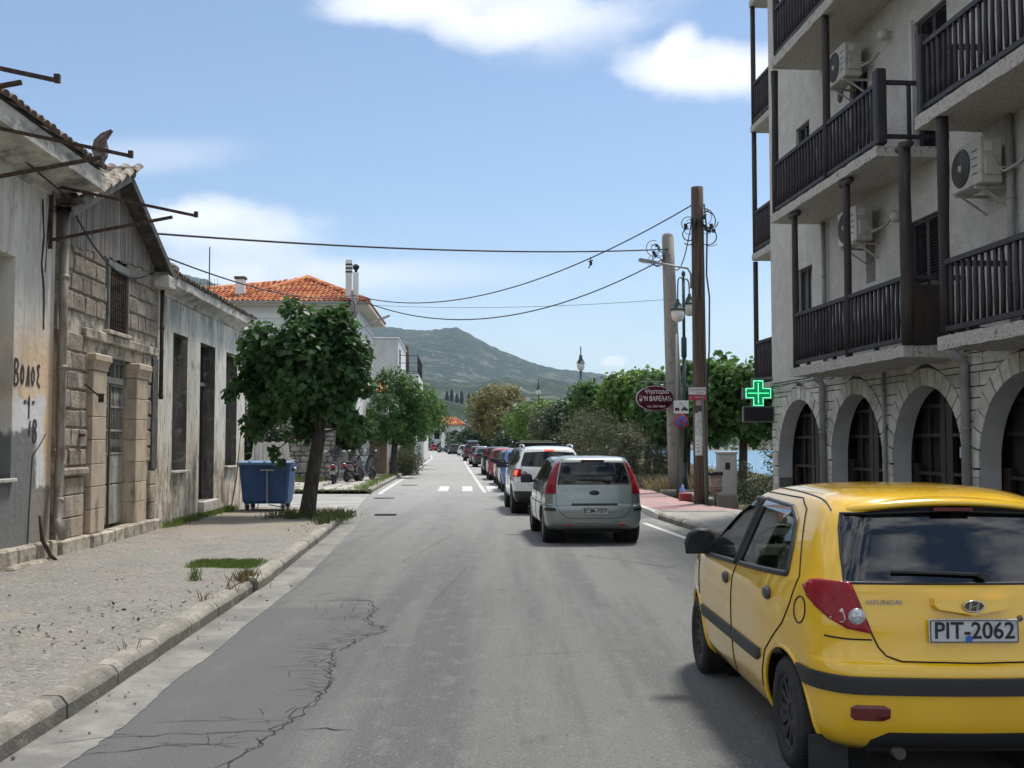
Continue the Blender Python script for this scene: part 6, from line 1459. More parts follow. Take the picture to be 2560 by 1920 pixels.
SEDAN = dict(hw=.86, wb=2.62, wr=.31, cabin=(-.1, 2.2), belt=.95, mirror=(.86, 1.95, 1.0), ww=.2, spokes=7, taper=(.1, .05),
  levels=lv((.22, .72, -.80, 3.1, .2, .2, .3, .3, .05, .08), (.30, .81, -.95, 3.3, .22, .25, .35, .35, .08, .1), (.42, .85, -1.02, 3.4, .22, .28, .4, .4, .09, .12), (.55, .86, -1.05, 3.42, .22, .28, .4, .4, .1, .13), (.68, .86, -1.04, 3.4, .22, .28, .4, .4, .1, .13), (.80, .85, -1.02, 3.3, .22, .28, .4, .4, .1, .12),
    (.90, .835, -1.0, 3.0, .22, .28, .4, .4, .1, .12), (.955, .81, -.96, 2.6, .2, .28, .4, .4, .1, .1), (.985, .79, -.80, 2.3, .2, .28, .4, .35, .09, .1), (1.0, .775, -.42, 2.15, .2, .28, .35, .3, .08, .1), (1.08, .745, -.30, 2.0, .2, .28, .3, .3, .07, .09), (1.20, .69, -.10, 1.78, .2, .28, .3, .25, .06, .08),
    (1.31, .63, .10, 1.52, .2, .28, .25, .25, .05, .07), (1.37, .57, .22, 1.35, .2, .28, .25, .25, .05, .06), (1.405, .45, .4, 1.1, .2, .28, .2, .25, .03, .04), (1.42, .25, .55, .95, .1, .15, .1, .15, .01, .01), (1.425, .06, .7, .8, .03, .04, .03, .04, 0, 0)),
  side_windows=[('front_window', [(1.95, 1.0), (1.15, 1.01), (1.10, 1.31), (1.45, 1.29), (1.75, 1.14)]), ('rear_side_window', [(1.07, 1.01), (.20, 1.02), (.36, 1.25), (.5, 1.31), (1.04, 1.32)])],
  doors=[('front_door', [(2.3, .85), (2.3, .36), (1.2, .30), (1.15, .95), (1.07, 1.35), (1.5, 1.33), (1.9, 1.12), (2.1, .98)]), ('rear_door', [(1.19, .30), (.45, .30), (.35, .5), (.1, .7), (.1, 1.0), (.42, 1.33), (1.06, 1.35), (1.14, .95)])],
  rear_window=[(-.62, 1.03), (.62, 1.03), (.50, 1.32), (-.50, 1.32)], windscreen=[(-.68, 1.03), (.68, 1.03), (.56, 1.33), (-.56, 1.33)],
  tail_light=[(1.0, .70), (1.0, .90), (.80, .92), (.45, .91), (.45, .74), (.75, .70)], light_y=-.60, tailgate=[(-.70, .94), (.70, .94), (.42, .93), (.42, .66), (.3, .60), (-.3, .60), (-.42, .66), (-.42, .93)],
  seams_x=[[(2.3, .85), (2.3, .36)], [(1.2, .30), (1.15, .95)]], seams_y=[[(.44, .93), (.42, .66), (.3, .60), (0, .6)]])
pm = lambda n, c, metal=.3: paint(n, c, metal=metal)
queue = [
 # name, label, template, scale, paint, rear axle Y, X of left flank
 ('black_estate', 'black tall estate with a loaded roof rack, directly ahead of the white off-roader', scaled(MPV, 1.03, 1.10, 1.08), pm('black_paint', (.022, .022, .024)), 33.9, -.10, 'estate'),
 ('blue_hatchback', 'blue hatchback between the black estate and a dark hatchback', scaled(HATCH, 1.02, 1.0, 1.02), pm('blue_paint', (.035, .14, .42)), 39.6, -.42, ''),
 ('dark_hatchback', 'dark grey hatchback between the blue and the bright red cars', scaled(HATCH, 1.03, 1.06, .98), pm('charcoal_paint', (.05, .05, .055)), 45.6, -.68, ''),
 ('red_hatchback', 'bright red hatchback with pink-sheened roof in the middle of the queue', scaled(HATCH, 1.04, 1.06, 1.01), pm('red_paint', (.36, .018, .03)), 52.0, -1.14, ''),
 ('black_hatchback', 'black high-roofed car behind the sedan and ahead of the bright red car', scaled(MPV, 1.0, 1.05, 1.02), pm('soft_black_paint', (.035, .034, .033)), 60.2, -1.62, ''),
 ('dark_sedan', 'black saloon with low boot, ahead of the high-roofed black car', scaled(SEDAN, 1.0, 1.05, 1.0), pm('black_paint', (0, 0, 0)), 80.5, -2.85, ''),
 ('grey_estate', 'grey-beige estate just ahead of the black saloon', scaled(MPV, 1.0, 1.05, 1.0), pm('beige_grey_paint', (.16, .15, .13)), 90.5, -3.5, ''),
 ('maroon_off_roader', 'dark maroon off-roader with a blue roof box', scaled(SUV, 1.0, 1.0, 1.02), pm('maroon_paint', (.09, .02, .03)), 108.0, -4.75, 'box'),
 ('grey_hatchback', 'small grey hatchback half hidden ahead of the maroon off-roader', scaled(HATCH, 1.0, 1.0, 1.0), pm('mid_grey_paint', (.14, .145, .15)), 138, -6.15, ''),
 ('white_hatchback', 'small white hatchback far up the queue', scaled(HATCH, 1.03, 1.0, 1.0), pm('white_paint_far', (.66, .66, .64)), 156, -7.6, ''),
 ('black_off_roader', 'black off-roader beyond the white hatchback at the bend', scaled(SUV, 1.0, 1.0, .98), pm('black_paint', (0, 0, 0)), 174, -9.9, ''),
 ('dark_blue_crossover', 'dark slate crossover turned into the bend', scaled(SUV, 1.0, 1.0, .93), pm('slate_paint', (.05, .055, .065)), 206, -13.6, ''),
 ('red_small_car', 'tiny red car at the far end of the queue', scaled(HATCH, 1.0, 1.0, 1.0), pm('red_paint', (0, 0, 0)), 250, -18.4, ''),
 ('yellow_taxi', 'tiny yellow car farthest up the road beside the trees', scaled(HATCH, 1.0, 1.0, 1.0), YEL, 262, -21.6, '')]
for (nm, lb, sp, pt, Y, xl, ex) in queue:
    dx = (XC(Y + 6) - XC(Y - 2)) / 8; rz = math.atan(-dx); hw_ = sp['hw']
    C, bvh, mids = car(nm, lb, 'car', (xl + hw_, Y, 0), rz, sp, pt, False, glassm=glass_dark)
    if Y < 120:
        on = lambda x, z: ray_y(bvh, x, z)
        MB().box(-.25, .25, on(0, .55) - .02, on(0, .55) + .01, .50, .61).build('number_plate', plate_m, C)
    if ex == 'estate':
        for y_ in (.3, 1.3): MB().beam((-.66, y_, 1.66), (.66, y_, 1.66), .05, .04).build('roof_bar', trimblack, C)
        MB().bbox(-.60, .60, -.1, 1.6, 1.70, 1.76, .02).build('roof_rack', trimblack, C)
        MB().bbox(-.45, .45, 0, 1.3, 1.76, 1.80, .02).build('roof_load', M('roof_cover', (.13, .16, .09), rough=.9), C)
    if ex == 'box': MB().bbox(-.55, .55, -.3, 1.5, 1.74, 2.0, .08).build('roof_box', M('blue_box', (.16, .19, .26), rough=.4), C)
    if ex != 'box' and Y < 60 and sp['levels'][0][0] < .3: MB().tube([(0, .2, 1.48), (0, .05, 1.62)], .008, 5).build('aerial', trimblack, C)
# ------------------------------------------------------------------ vegetation
NR = np.random.default_rng(12)
DIAMOND = (np.array([(0, 0, 0), (.45, .30, .07), (1, 0, -.04), (.5, -.30, .07)]), [(0, 1, 2, 3)])
HEART = (np.array([(0, 0, 0), (-.08, .30, .06), (.42, .44, .10), (1, 0, -.10), (.42, -.44, .10), (-.08, -.30, .06)]), [(0, 1, 2, 3), (0, 3, 4, 5)])
LANCE = (np.array([(0, 0, 0), (.4, .13, .03), (1, 0, -.08), (.4, -.13, .03)]), [(0, 1, 2, 3)])
def frames(n, out, droop, flat):
    """random leaf frames: x along the leaf, z its normal"""
    r = NR.normal(size=(n, 3)); nz = out * (1 - flat) + np.array([0, 0, 1.]) * flat + r * .55; nz /= np.linalg.norm(nz, axis=1)[:, None]
    x = out * .7 + NR.normal(size=(n, 3)) * .8 + np.array([0, 0, -droop]); x -= nz * np.sum(x * nz, axis=1)[:, None]; x /= np.linalg.norm(x, axis=1)[:, None] + 1e-9
    return np.stack([x, np.cross(nz, x), nz], axis=2)
def leaf_points(clumps, n, shellness=.6):
    c = np.array([q[0] for q in clumps], float); r = np.array([q[1] for q in clumps], float).reshape(len(clumps), -1); w = np.prod(r, axis=1) ** .75 if r.shape[1] > 1 else (r[:, 0] ** 2.2)
    k = NR.choice(len(clumps), n, p=w / w.sum()); d = NR.normal(size=(n, 3)); d /= np.linalg.norm(d, axis=1)[:, None]
    rad = NR.random(n) ** (1 / 3 * (1 - shellness) + .02) * NR.uniform(.72, 1.22, n); rr = r[k] if r.shape[1] > 1 else r[k][:, [0, 0, 0]]
    return c[k] + d * rr * rad[:, None], d
def leaf_mesh(name, P, Fm, size, tmpl, mat, jit=.35):
    n = len(P); T, F = tmpl; s = size * NR.uniform(1 - jit, 1 + jit, n)
    V = P[:, None, :] + np.einsum('nij,kj->nki', Fm, T) * s[:, None, None]; m = len(T)
    F = np.array(F); FF = (np.arange(n)[:, None, None] * m + F[None]).reshape(-1, F.shape[1]); return npmesh(name, V.reshape(-1, 3), FF, mat)
def leafmat(name, c, tr=.35, isl=.38, rough=.5): return M(name, c, rough=rough, isl=isl, trans=tr, spec=.4)
bark = M('tree_bark', (.055, .045, .036), rough=.95, layers=[dict(c=(.10, .088, .072), s=(14, 14, 3), d=7, lo=.48, hi=.62), dict(c=(.02, .018, .015), s=(20, 20, 3), d=5, lo=.55, hi=.65)], bump=[((20, 20, 4), 1.0, .03)])
bark_g = M('grey_bark', (.13, .12, .10), rough=.95, layers=[dict(c=(.06, .055, .045), s=(10, 10, 3), d=7, lo=.48, hi=.62)], bump=[((20, 20, 4), .8, .02)])
g_mulb = leafmat('mulberry_leaf', (.055, .115, .036), .42, .5, .42)
g_mid = leafmat('mid_green_leaf', (.065, .14, .033), .42)
g_bright = leafmat('bright_green_leaf', (.11, .19, .036), .45)
g_olive = leafmat('olive_leaf', (.085, .10, .05), .25, .4)
g_dark = leafmat('dark_evergreen_leaf', (.045, .068, .032), .2, .4)
g_yell = leafmat('yellowing_leaf', (.19, .18, .055), .4, .4)
g_dry = leafmat('dry_grass_blade', (.25, .22, .12), .4, .35, .8)
g_grass = leafmat('green_grass_blade', (.12, .18, .045), .4, .35, .7)
def trunk(parent, pts, rs, limbs, mat=bark):
    m = MB(); m.tube(pts, rs, 12)
    for (a, b, r0) in limbs:
        a, b = Vector(a), Vector(b); mid = (a + b) / 2 + Vector((uni(-.12, .12), uni(-.12, .12), uni(.0, .12))) * (b - a).length; m.tube([a, mid, b], [r0, r0 * .6, r0 * .22], 6)
    return m.build('trunk', mat, parent)
def clump_cloud(c, R_, n, rc, seed, squash=1.0, hole=0.):
    q = random.Random(seed); out = []
    while len(out) < n:
        d = Vector((q.gauss(0, 1), q.gauss(0, 1), q.gauss(0, 1))).normalized(); t = q.uniform(.35, 1.0) ** .6
        p = Vector((c[0] + d.x * R_[0] * t, c[1] + d.y * R_[1] * t, c[2] + d.z * R_[2] * t)); out.append((tuple(p), rc * q.uniform(.65, 1.3)))
    return out
def tree(name, label, base, h_tr, lean, c, R_, n, size, mat, cat='tree', group=None, ncl=26, rc=.42, tmpl=DIAMOND, seed=1, tr=.16, barkm=bark, droop=.5, flat=.35, limbs=9, kind=None):
    T = empty(name, base); tag(T, label, cat, group)
    c = Vector(c) - Vector(base); cl = clump_cloud(c, R_, ncl, rc, seed)
    P, d = leaf_points(cl, n, .55); out = P - np.array(c); out /= np.linalg.norm(out, axis=1)[:, None] + 1e-6; out = out * .6 + d * .6; out /= np.linalg.norm(out, axis=1)[:, None] + 1e-6
    top = Vector((lean[0], lean[1], h_tr)); q = random.Random(seed + 5)
    pts = [Vector((0, 0, -.1)), Vector((lean[0] * .1, lean[1] * .1, .12)), Vector((lean[0] * .45, lean[1] * .4, h_tr * .45)), top]
    trunk(T, pts, [tr * 1.6, tr * 1.25, tr * .95, tr * .85], [(top - Vector((0, 0, .1)), q.choice(cl)[0], tr * .5) for _ in range(limbs)], barkm)
    link('crown', leaf_mesh('crown', P, frames(n, out, droop, flat), size, tmpl, mat), T)
    return T, cl, c
def bush(name, label, clumps, n, size, mat, cat='bush', group=None, tmpl=DIAMOND, stems=6, barkm=bark, droop=.2, flat=.35):
    b = Vector((sum(q[0][0] for q in clumps) / len(clumps), sum(q[0][1] for q in clumps) / len(clumps), 0)); T = empty(name, b); tag(T, label, cat, group)
    cl = [((q[0][0] - b.x, q[0][1] - b.y, q[0][2]), q[1]) for q in clumps]; P, d = leaf_points(cl, n, .5); P = P[P[:, 2] > .02]; n = len(P); d = d[:n] if len(d) >= n else d
    d = NR.normal(size=(n, 3)); d[:, 2] = np.abs(d[:, 2]); d /= np.linalg.norm(d, axis=1)[:, None]
    link('foliage', leaf_mesh('foliage', P, frames(n, d, droop, flat), size, tmpl, mat), T)
    m = MB()
    for i in range(stems): q = cl[i % len(cl)]; m.tube([(q[0][0] * .6 + uni(-.1, .1), q[0][1] * .6, -.05), (q[0][0] * .8, q[0][1] * .8, q[0][2] * .5), q[0]], [.045, .03, .012], 5)
    m.build('stems', barkm, T); return T
# --- the leaning tree with big leaves by the blue bin
def big_tree():
    base = Vector((-4.43, 24.35, .05)); T = empty('mulberry_tree', base); tag(T, 'dark leafy tree with leaning trunk beside the blue bin', 'tree')
    c = Vector((-.22, .1, 3.40)); cl = clump_cloud(c, (1.22, 1.2, 1.22), 46, .36, 5)
    cl = [q for q in cl if not (q[0][2] < 2.35 and abs(q[0][0]) > 1.2)]
    def px(x, y, dy=0): Y = 24.35 + dy; return ((x - 1280) / 2770 * Y * 1.003 - base.x, dy, 1.72 + (1108 - y) / 2770 * Y - base.z)
    cl += [(px(735, 780), .30), (px(775, 800), .28), (px(655, 845), .28), (px(620, 905, .1), .26), (px(885, 880), .34), (px(905, 960), .32), (px(600, 960), .24), (px(840, 800), .3), (px(700, 1150, -.3), .15), (px(690, 1128, -.3), .13),
           (px(640, 1060), .30), (px(880, 1060), .32), (px(920, 1070, .3), .22), (px(760, 1075), .3), (px(575, 985), .14), (px(850, 780, .2), .18)]
    P, d = leaf_points(cl, 11500, .5); out = P - np.array(c); out /= np.linalg.norm(out, axis=1)[:, None]; out = out * .75 + d * .45; out /= np.linalg.norm(out, axis=1)[:, None]
    Fm = frames(len(P), out, .95, .30); cam_ = np.array([-base.x, -base.y, 0.]); cam_ /= np.linalg.norm(cam_)
    cc = P - np.array(c); facing = cc @ cam_ + .25 * NR.random(len(P)) + .15 * np.abs(cc[:, 2]) + .1 * np.abs(cc[:, 0]); order = np.argsort(-facing); near = order[:300]; rest = order[300:]
    lm = [npmesh('leaf', HEART[0] * s_, np.array(HEART[1]), g_mulb) for s_ in (.125, .15, .17)]
    from mathutils import Quaternion
    for k, i in enumerate(near):
        o = link('leaf', lm[k % 3], T, None, tuple(P[i])); o.rotation_mode = 'QUATERNION'; o.rotation_quaternion = Matrix([[float(v) for v in row] for row in Fm[i]]).to_quaternion()
    o = link('crown', leaf_mesh('crown', P[rest], Fm[rest], .14, HEART, g_mulb), T); tag(o, kind='stuff')
    top = Vector((.20, .05, 1.95))
    tr = [Vector((-.10, 0, -.15)), Vector((-.05, 0, .10)), Vector((.0, 0, .5)), Vector((.08, 0, 1.1)), Vector((.16, 0, 1.6)), top]
    trunk(T, tr, [.25, .19, .165, .15, .145, .14], [(top - Vector((0, 0, .15)), q[0], .07) for q in cl[:14]] + [(Vector((.1, 0, 1.9)), cl[-7][0], .03), (Vector((.2, 0, 1.9)), cl[-4][0], .03)])
    return T
big_tree()
LT = 'street trees along the left kerb'
for (x, Y, ztop_, R0, lb, mt, n, sd, sz) in [
    (-6.0, 56, 5.05, 1.75, 'round green street tree, nearest past the side street', g_mid, 9000, 2, .17), (-6.25, 63, 5.2, 1.9, 'street tree whose trunk stands in the oleander bush', g_mid, 7000, 3, .18),
    (-6.9, 74, 5.4, 2.1, 'street tree between the oleander and the bend, mid green', g_mid, 6000, 4, .2), (-7.6, 86, 5.4, 2.3, 'lighter green street tree overhanging the left kerb farther up', g_bright, 6000, 6, .22),
    (-9.6, 104, 5.6, 2.4, 'small looking street tree near the bend, left kerb', g_mid, 3500, 7, .26), (-12.6, 128, 6.0, 2.6, 'farthest street tree of the left row before the bend', g_mid, 3000, 8, .3)]:
    tree('street_tree', lb, (x, Y, .05), 2.1, (.1, 0), (x + .15, Y, 2.0 + (ztop_ - 2.0) * .52), (R0, R0, (ztop_ - 1.7) * .5), n, sz, mt, group=LT, seed=sd, rc=R0 * .30, tr=.17, barkm=bark_g if sd > 2 else bark)
bush('oleander_bush', 'pinkish oleander bush around the second street trunk', [((-5.9 + uni(-.5, .6), 60 + uni(-1.5, 2), uni(.3, 1.35)), uni(.35, .55)) for _ in range(12)], 5200, .16, g_olive, tmpl=LANCE)
bush('oleander_bush', 'low flowering bush spilling over the kerb farther on', [((-7.0 + uni(-.4, .5), 76 + uni(-3, 3), uni(.2, .7)), uni(.3, .5)) for _ in range(10)], 2600, .2, leafmat('pinkish_leaf', (.14, .10, .065), .3), tmpl=LANCE)
bush('ivy_mass', 'dark creeper over the yard behind the blue bin', [((-9.6 + uni(-1.6, 1.4), 39.6 + uni(-.4, .4), uni(.6, 3.2)), uni(.5, .8)) for _ in range(16)], 6500, .17, g_dark, cat='creeper')
tree('fig_tree', 'broad-leaved bushy tree rising from behind the stone wall', (-8.4, 49.2, .05), 1.6, (0, 0), (-8.3, 49.2, 2.7), (1.5, 1.2, 1.2), 2600, .34, leafmat('fig_leaf', (.055, .095, .032), .3), tmpl=HEART, seed=31, rc=.5)
# right side: park strip towards the sea
RT = 'trees of the park strip by the sea'
for (nm, lb, x, Y, zc, Rx, Rz, n, sz, mt, sd, tp) in [
    ('mulberry_tree', 'large-leaved tree behind the grey cabinet and the green cross', 7.45, 36, 3.15, 1.75, 1.15, 8000, .20, g_mid, 41, HEART),
    ('mulberry_tree', 'dark leafy tree seen between the concrete and timber poles', 6.4, 41, 3.2, 1.7, 1.35, 6500, .20, g_mulb, 42, HEART),
    ('mulberry_tree', 'bright large-leaved tree behind the oval sign', 6.3, 52, 3.6, 2.1, 1.45, 8500, .20, g_bright, 43, HEART),
    ('mulberry_tree', 'green tree rising over the brown scrub, left of the oval sign', 5.1, 60, 3.3, 2.0, 1.5, 6000, .22, g_mid, 44, HEART),
    ('park_tree', 'bright yellow-green tree beside the small lamp', 1.7, 104, 3.9, 2.4, 1.7, 5200, .3, g_bright, 45, DIAMOND), ('park_tree', 'fresh green tree at the foot of the middle street lamp', 3.7, 92, 3.5, 2.3, 1.6, 5200, .27, g_bright, 46, DIAMOND),
    ('plane_tree', 'tall yellowing tree, biggest of the far row', -1.3, 150, 5.6, 4.4, 3.3, 11000, .42, g_yell, 47, DIAMOND), ('plane_tree', 'olive-toned tree below and right of the yellowing one', 2.2, 134, 3.7, 3.2, 2.6, 7000, .36, g_olive, 48, DIAMOND),
    ('park_tree', 'dark evergreen at the foot of the nearest single globe lamp', 3.9, 70, 2.5, 1.9, 1.6, 6500, .2, g_dark, 49, DIAMOND), ('park_tree', 'dull green tree left of the nearest single globe lamp', 3.3, 80, 2.6, 2.0, 1.7, 5500, .22, g_olive, 50, DIAMOND)]:
    tree(nm, lb, (x, Y, -.05), max(1.0, zc - Rz * .8), (.1, .1), (x, Y, zc), (Rx, Rx, Rz), n, sz, mt, group=RT, seed=sd, rc=Rx * .33, tmpl=tp, tr=.15)
BG = 'bushes of the park strip'
def bset(x0, x1, Y, z1, k, r): return [((uni(x0, x1), Y + uni(-1.2, 1.2), uni(.25, z1)), uni(r * .7, r * 1.2)) for _ in range(k)]
bush('scrub_bush', 'large brownish olive bush behind the silver car roof', bset(3.1, 5.2, 46, 2.5, 20, .66), 11000, .13, g_olive, group=BG, tmpl=LANCE)
bush('scrub_bush', 'dark bush under the oval sign, beside the concrete pole', bset(4.4, 6.0, 43, 2.0, 14, .5), 8000, .13, g_dark, group=BG, tmpl=LANCE)
bush('scrub_bush', 'feathery green-brown bush right above the white off-roader roof', bset(2.8, 4.6, 53, 2.9, 18, .65), 8500, .15, leafmat('feathery_leaf', (.085, .095, .045), .3), group=BG, tmpl=LANCE)
bush('scrub_bush', 'dark bush row behind the black estate', bset(2.9, 4.3, 64, 2.2, 14, .65), 7000, .18, g_dark, group=BG)
bush('scrub_bush', 'green bush beside the farther queue cars', bset(2.4, 4.4, 88, 2.0, 12, .8), 5000, .24, g_olive, group=BG)
bush('scrub_bush', 'dark hedge mass below the yellowing tree', bset(-1.4, 3, 116, 2.2, 18, .9), 6000, .3, g_dark, group=BG)
bush('scrub_bush', 'far dark hedge at the bend, right side', bset(-9, -4.2, 178, 3.0, 18, 1.5), 6000, .45, g_dark, group=BG)
o = bush('dry_bush', 'bush of bare reddish twigs in the brown scrub', bset(4.3, 5.3, 44, 1.9, 6, .4), 700, .12, leafmat('reddish_leaf', (.16, .085, .06), .2), group=BG, tmpl=LANCE, stems=4)
m = MB()
for i in range(130):
    a, e = uni(0, 6.28), uni(.2, 1.4); L_ = uni(.4, .95); d = Vector((math.cos(a) * math.cos(e), math.sin(a) * math.cos(e), math.sin(e))); p = Vector((uni(-.15, .15), uni(-.2, .2), 1.1)); m.tube([p, p + d * L_ * .5 + Vector((0, 0, .03)), p + d * L_], [.010, .007, .003], 4, False)
m.build('twigs', M('reddish_twig', (.17, .10, .075), rough=.9), o)
bush('garden_hedge', 'dark oleander hedge between the cabinet and the apartment house', [((uni(5.95, 8.4), 29.2 + uni(-1.0, .8), uni(.2, 1.15)), uni(.28, .45)) for _ in range(26)] + [((6.7, 29, 1.55), .22), ((7.6, 29, 1.6), .2)], 11000, .10, g_dark, cat='hedge', tmpl=LANCE)
# far vegetation
for i, (x, Y, R_, z, mt, lb) in enumerate([(-17.5, 262, 5, 4.5, g_mid, 'dense green tree beside the red far roof, left of the bend'), (-12, 285, 6, 4.5, g_dark, 'dark tree mass straight beyond the bend'), (-22, 300, 6, 5.5, g_olive, 'olive tree crown just left of the far red roof'), (-30, 240, 5, 4, g_mid, 'green tree behind the bend, beside the far kerb'),
                                       (-5, 240, 5.5, 4.5, g_dark, 'dark tree right of the far red roof'), (1, 215, 4.5, 4, g_olive, 'olive tree behind the yellowing tree'), (9, 190, 4.5, 4, g_dark, 'dark tree behind the far lamp posts'), (8, 120, 3, 3, g_olive, 'olive shrub tree by the shore beyond the lamps')]):
    tree('far_tree', lb, (x, Y, -.1), z * .35, (0, 0), (x, Y, z * .62), (R_, R_ * .7, z * .55), 2600, .7 if Y > 200 else .4, mt, group='trees beyond the bend', seed=60 + i, rc=R_ * .3, tr=.3, limbs=5)
CY = []
for i in range(8):
    x, Y = -62 + i * 5.2 + uni(-1, 1), 1040 + uni(-12, 12); z0 = ground_h(x, Y); h_ = uni(9, 15)
    T = empty('cypress_tree', (x, Y, z0)); tag(T, 'dark cypress in the row on the lower slope', 'tree', 'cypresses on the lower slope')
    MB().lathe([(.05, -1), (1.7, 1.2), (2.1, h_ * .3), (1.7, h_ * .65), (.8, h_ * .9), (.02, h_)], 9).build('crown', M('cypress_green', (.012, .022, .014), rough=1, bump=[(.8, 1, .5)]), T); MB().tube([(0, 0, -2), (0, 0, 1.5)], .3, 6).build('trunk', bark, T)
# grass, weeds
def blades(name, pts, h_, w_, mat, n, spread, label=None, parent=None):
    P = []; q = NR
    k = q.integers(0, len(pts), n); c = np.array(pts)[k] + np.concatenate([q.normal(size=(n, 2)) * spread, np.zeros((n, 1))], axis=1); a = q.random(n) * 6.283; H_ = h_ * q.uniform(.4, 1.2, n); ln = q.uniform(.1, .6, n) * H_
    dx, dy = np.cos(a), np.sin(a); b = q.random(n) * 6.283; w = w_ * q.uniform(.5, 1.2, n)
    V = np.empty((n, 4, 3)); V[:, 0] = c + np.stack([np.cos(b) * w, np.sin(b) * w, np.zeros(n) - .01], 1); V[:, 1] = c - np.stack([np.cos(b) * w, np.sin(b) * w, np.zeros(n) + .01], 1)
    V[:, 2] = c + np.stack([dx * ln * .5 - np.cos(b) * w * .6, dy * ln * .5 - np.sin(b) * w * .6, H_ * .65], 1); V[:, 3] = c + np.stack([dx * ln, dy * ln, H_], 1)
    F = np.arange(n * 4).reshape(n, 4); F = F[:, [0, 1, 2, 3]]; o = link(name, npmesh(name, V.reshape(-1, 3), F, mat)); tag(o, kind='stuff'); return o
gp = [(uni(-4.15, -3.35), uni(14.15, 15.0), .13) for _ in range(200)]
blades('grass_patch', gp, .055, .004, g_grass, 9000, .05)
blades('weeds', [(XL(y) - .16 + uni(-.05, .06), y, .10) for y in [13.05, 13.1, 13.2, 12.9, 13.3, 13.15, 13.25] * 3 + [12.2, 11.3, 8.6]], .13, .004, leafmat('dry_weed', (.16, .13, .06), .3), 420, .05)
blades('weeds', [(-3.72, 13.1, .12), (-3.7, 13.0, .12)], .16, .006, g_grass, 60, .03)
blades('weeds', [(-4.35 + uni(-.8, .9), 24.3 + uni(-1.2, .6), .10) for _ in range(30)] + [(-3.75, 22.6, .1), (-3.72, 22.8, .1), (-3.8, 23.5, .1), (-3.7, 21.9, .1)] * 3, .20, .006, leafmat('weed_green', (.08, .11, .035), .3), 1900, .10)
blades('weeds', [(WL(y) + .12, y, .08) for y in np.arange(20.9, 27.2, .12)], .16, .008, g_grass, 2600, .09)
blades('dry_grass', [(uni(4.75, 6.8), uni(37.5, 44), -.02) for _ in range(220)], .55, .008, g_dry, 9000, .12)
blades('dry_grass', [(uni(4.75, 7.0), uni(38, 46), -.02) for _ in range(160)], .42, .009, g_grass, 5000, .12)
blades('kerb_grass', [(XL(y) - .3 + uni(-.2, .1), y, .1) for y in np.arange(38, 66, .35)] + [(-4.9 - k * .4, 38.15, .06) for k in range(14)], .16, .01, g_grass, 2600, .12)
blades('dry_grass', [(uni(4.6, 12), uni(46, 140), -.05) for _ in range(400)], .45, .02, g_dry, 9000, .5)
# litter and small stones on the near pavement and gutter
m = []
st = MB(); 
for i in range(110):
    y = uni(5.5, 14); x = XL(y) - .25 - abs(rnd.gauss(0, .9)) if rnd.random() < .75 else XL(y) + uni(.02, .35)
    if x < WL(y) + .2: continue
    zz = .125 if x < XL(y) else .006; s_ = uni(.006, .02); st.add([(x + s_ * a * uni(.7, 1.2), y + s_ * b * uni(.7, 1.2), zz + s_ * (c + .5) * .8) for a, b, c in ((-1, 0, 0), (0, -1, .1), (1, 0, 0), (0, 1, .1), (0, 0, 1), (0, 0, -.6))], [(0, 1, 4), (1, 2, 4), (2, 3, 4), (3, 0, 4), (1, 0, 5), (2, 1, 5), (3, 2, 5), (0, 3, 5)])
tag(st.build('pebbles', M('pebble', (.17, .155, .135), rough=.95, isl=.5)), kind='stuff')
dl = [(uni(-4.3, -3.2), uni(8.8, 11), .132) for _ in range(60)] + [(XL(y) - uni(.3, .8), y, .13) for y in np.arange(20, 26, .1)]
P = np.array(dl); o = np.tile([0, 0, 1.], (len(P), 1)); tag(link('dead_leaves', leaf_mesh('dead_leaves', P, frames(len(P), o, 0, .8), .05, DIAMOND, leafmat('dead_leaf', (.10, .065, .035), .1))), kind='stuff')
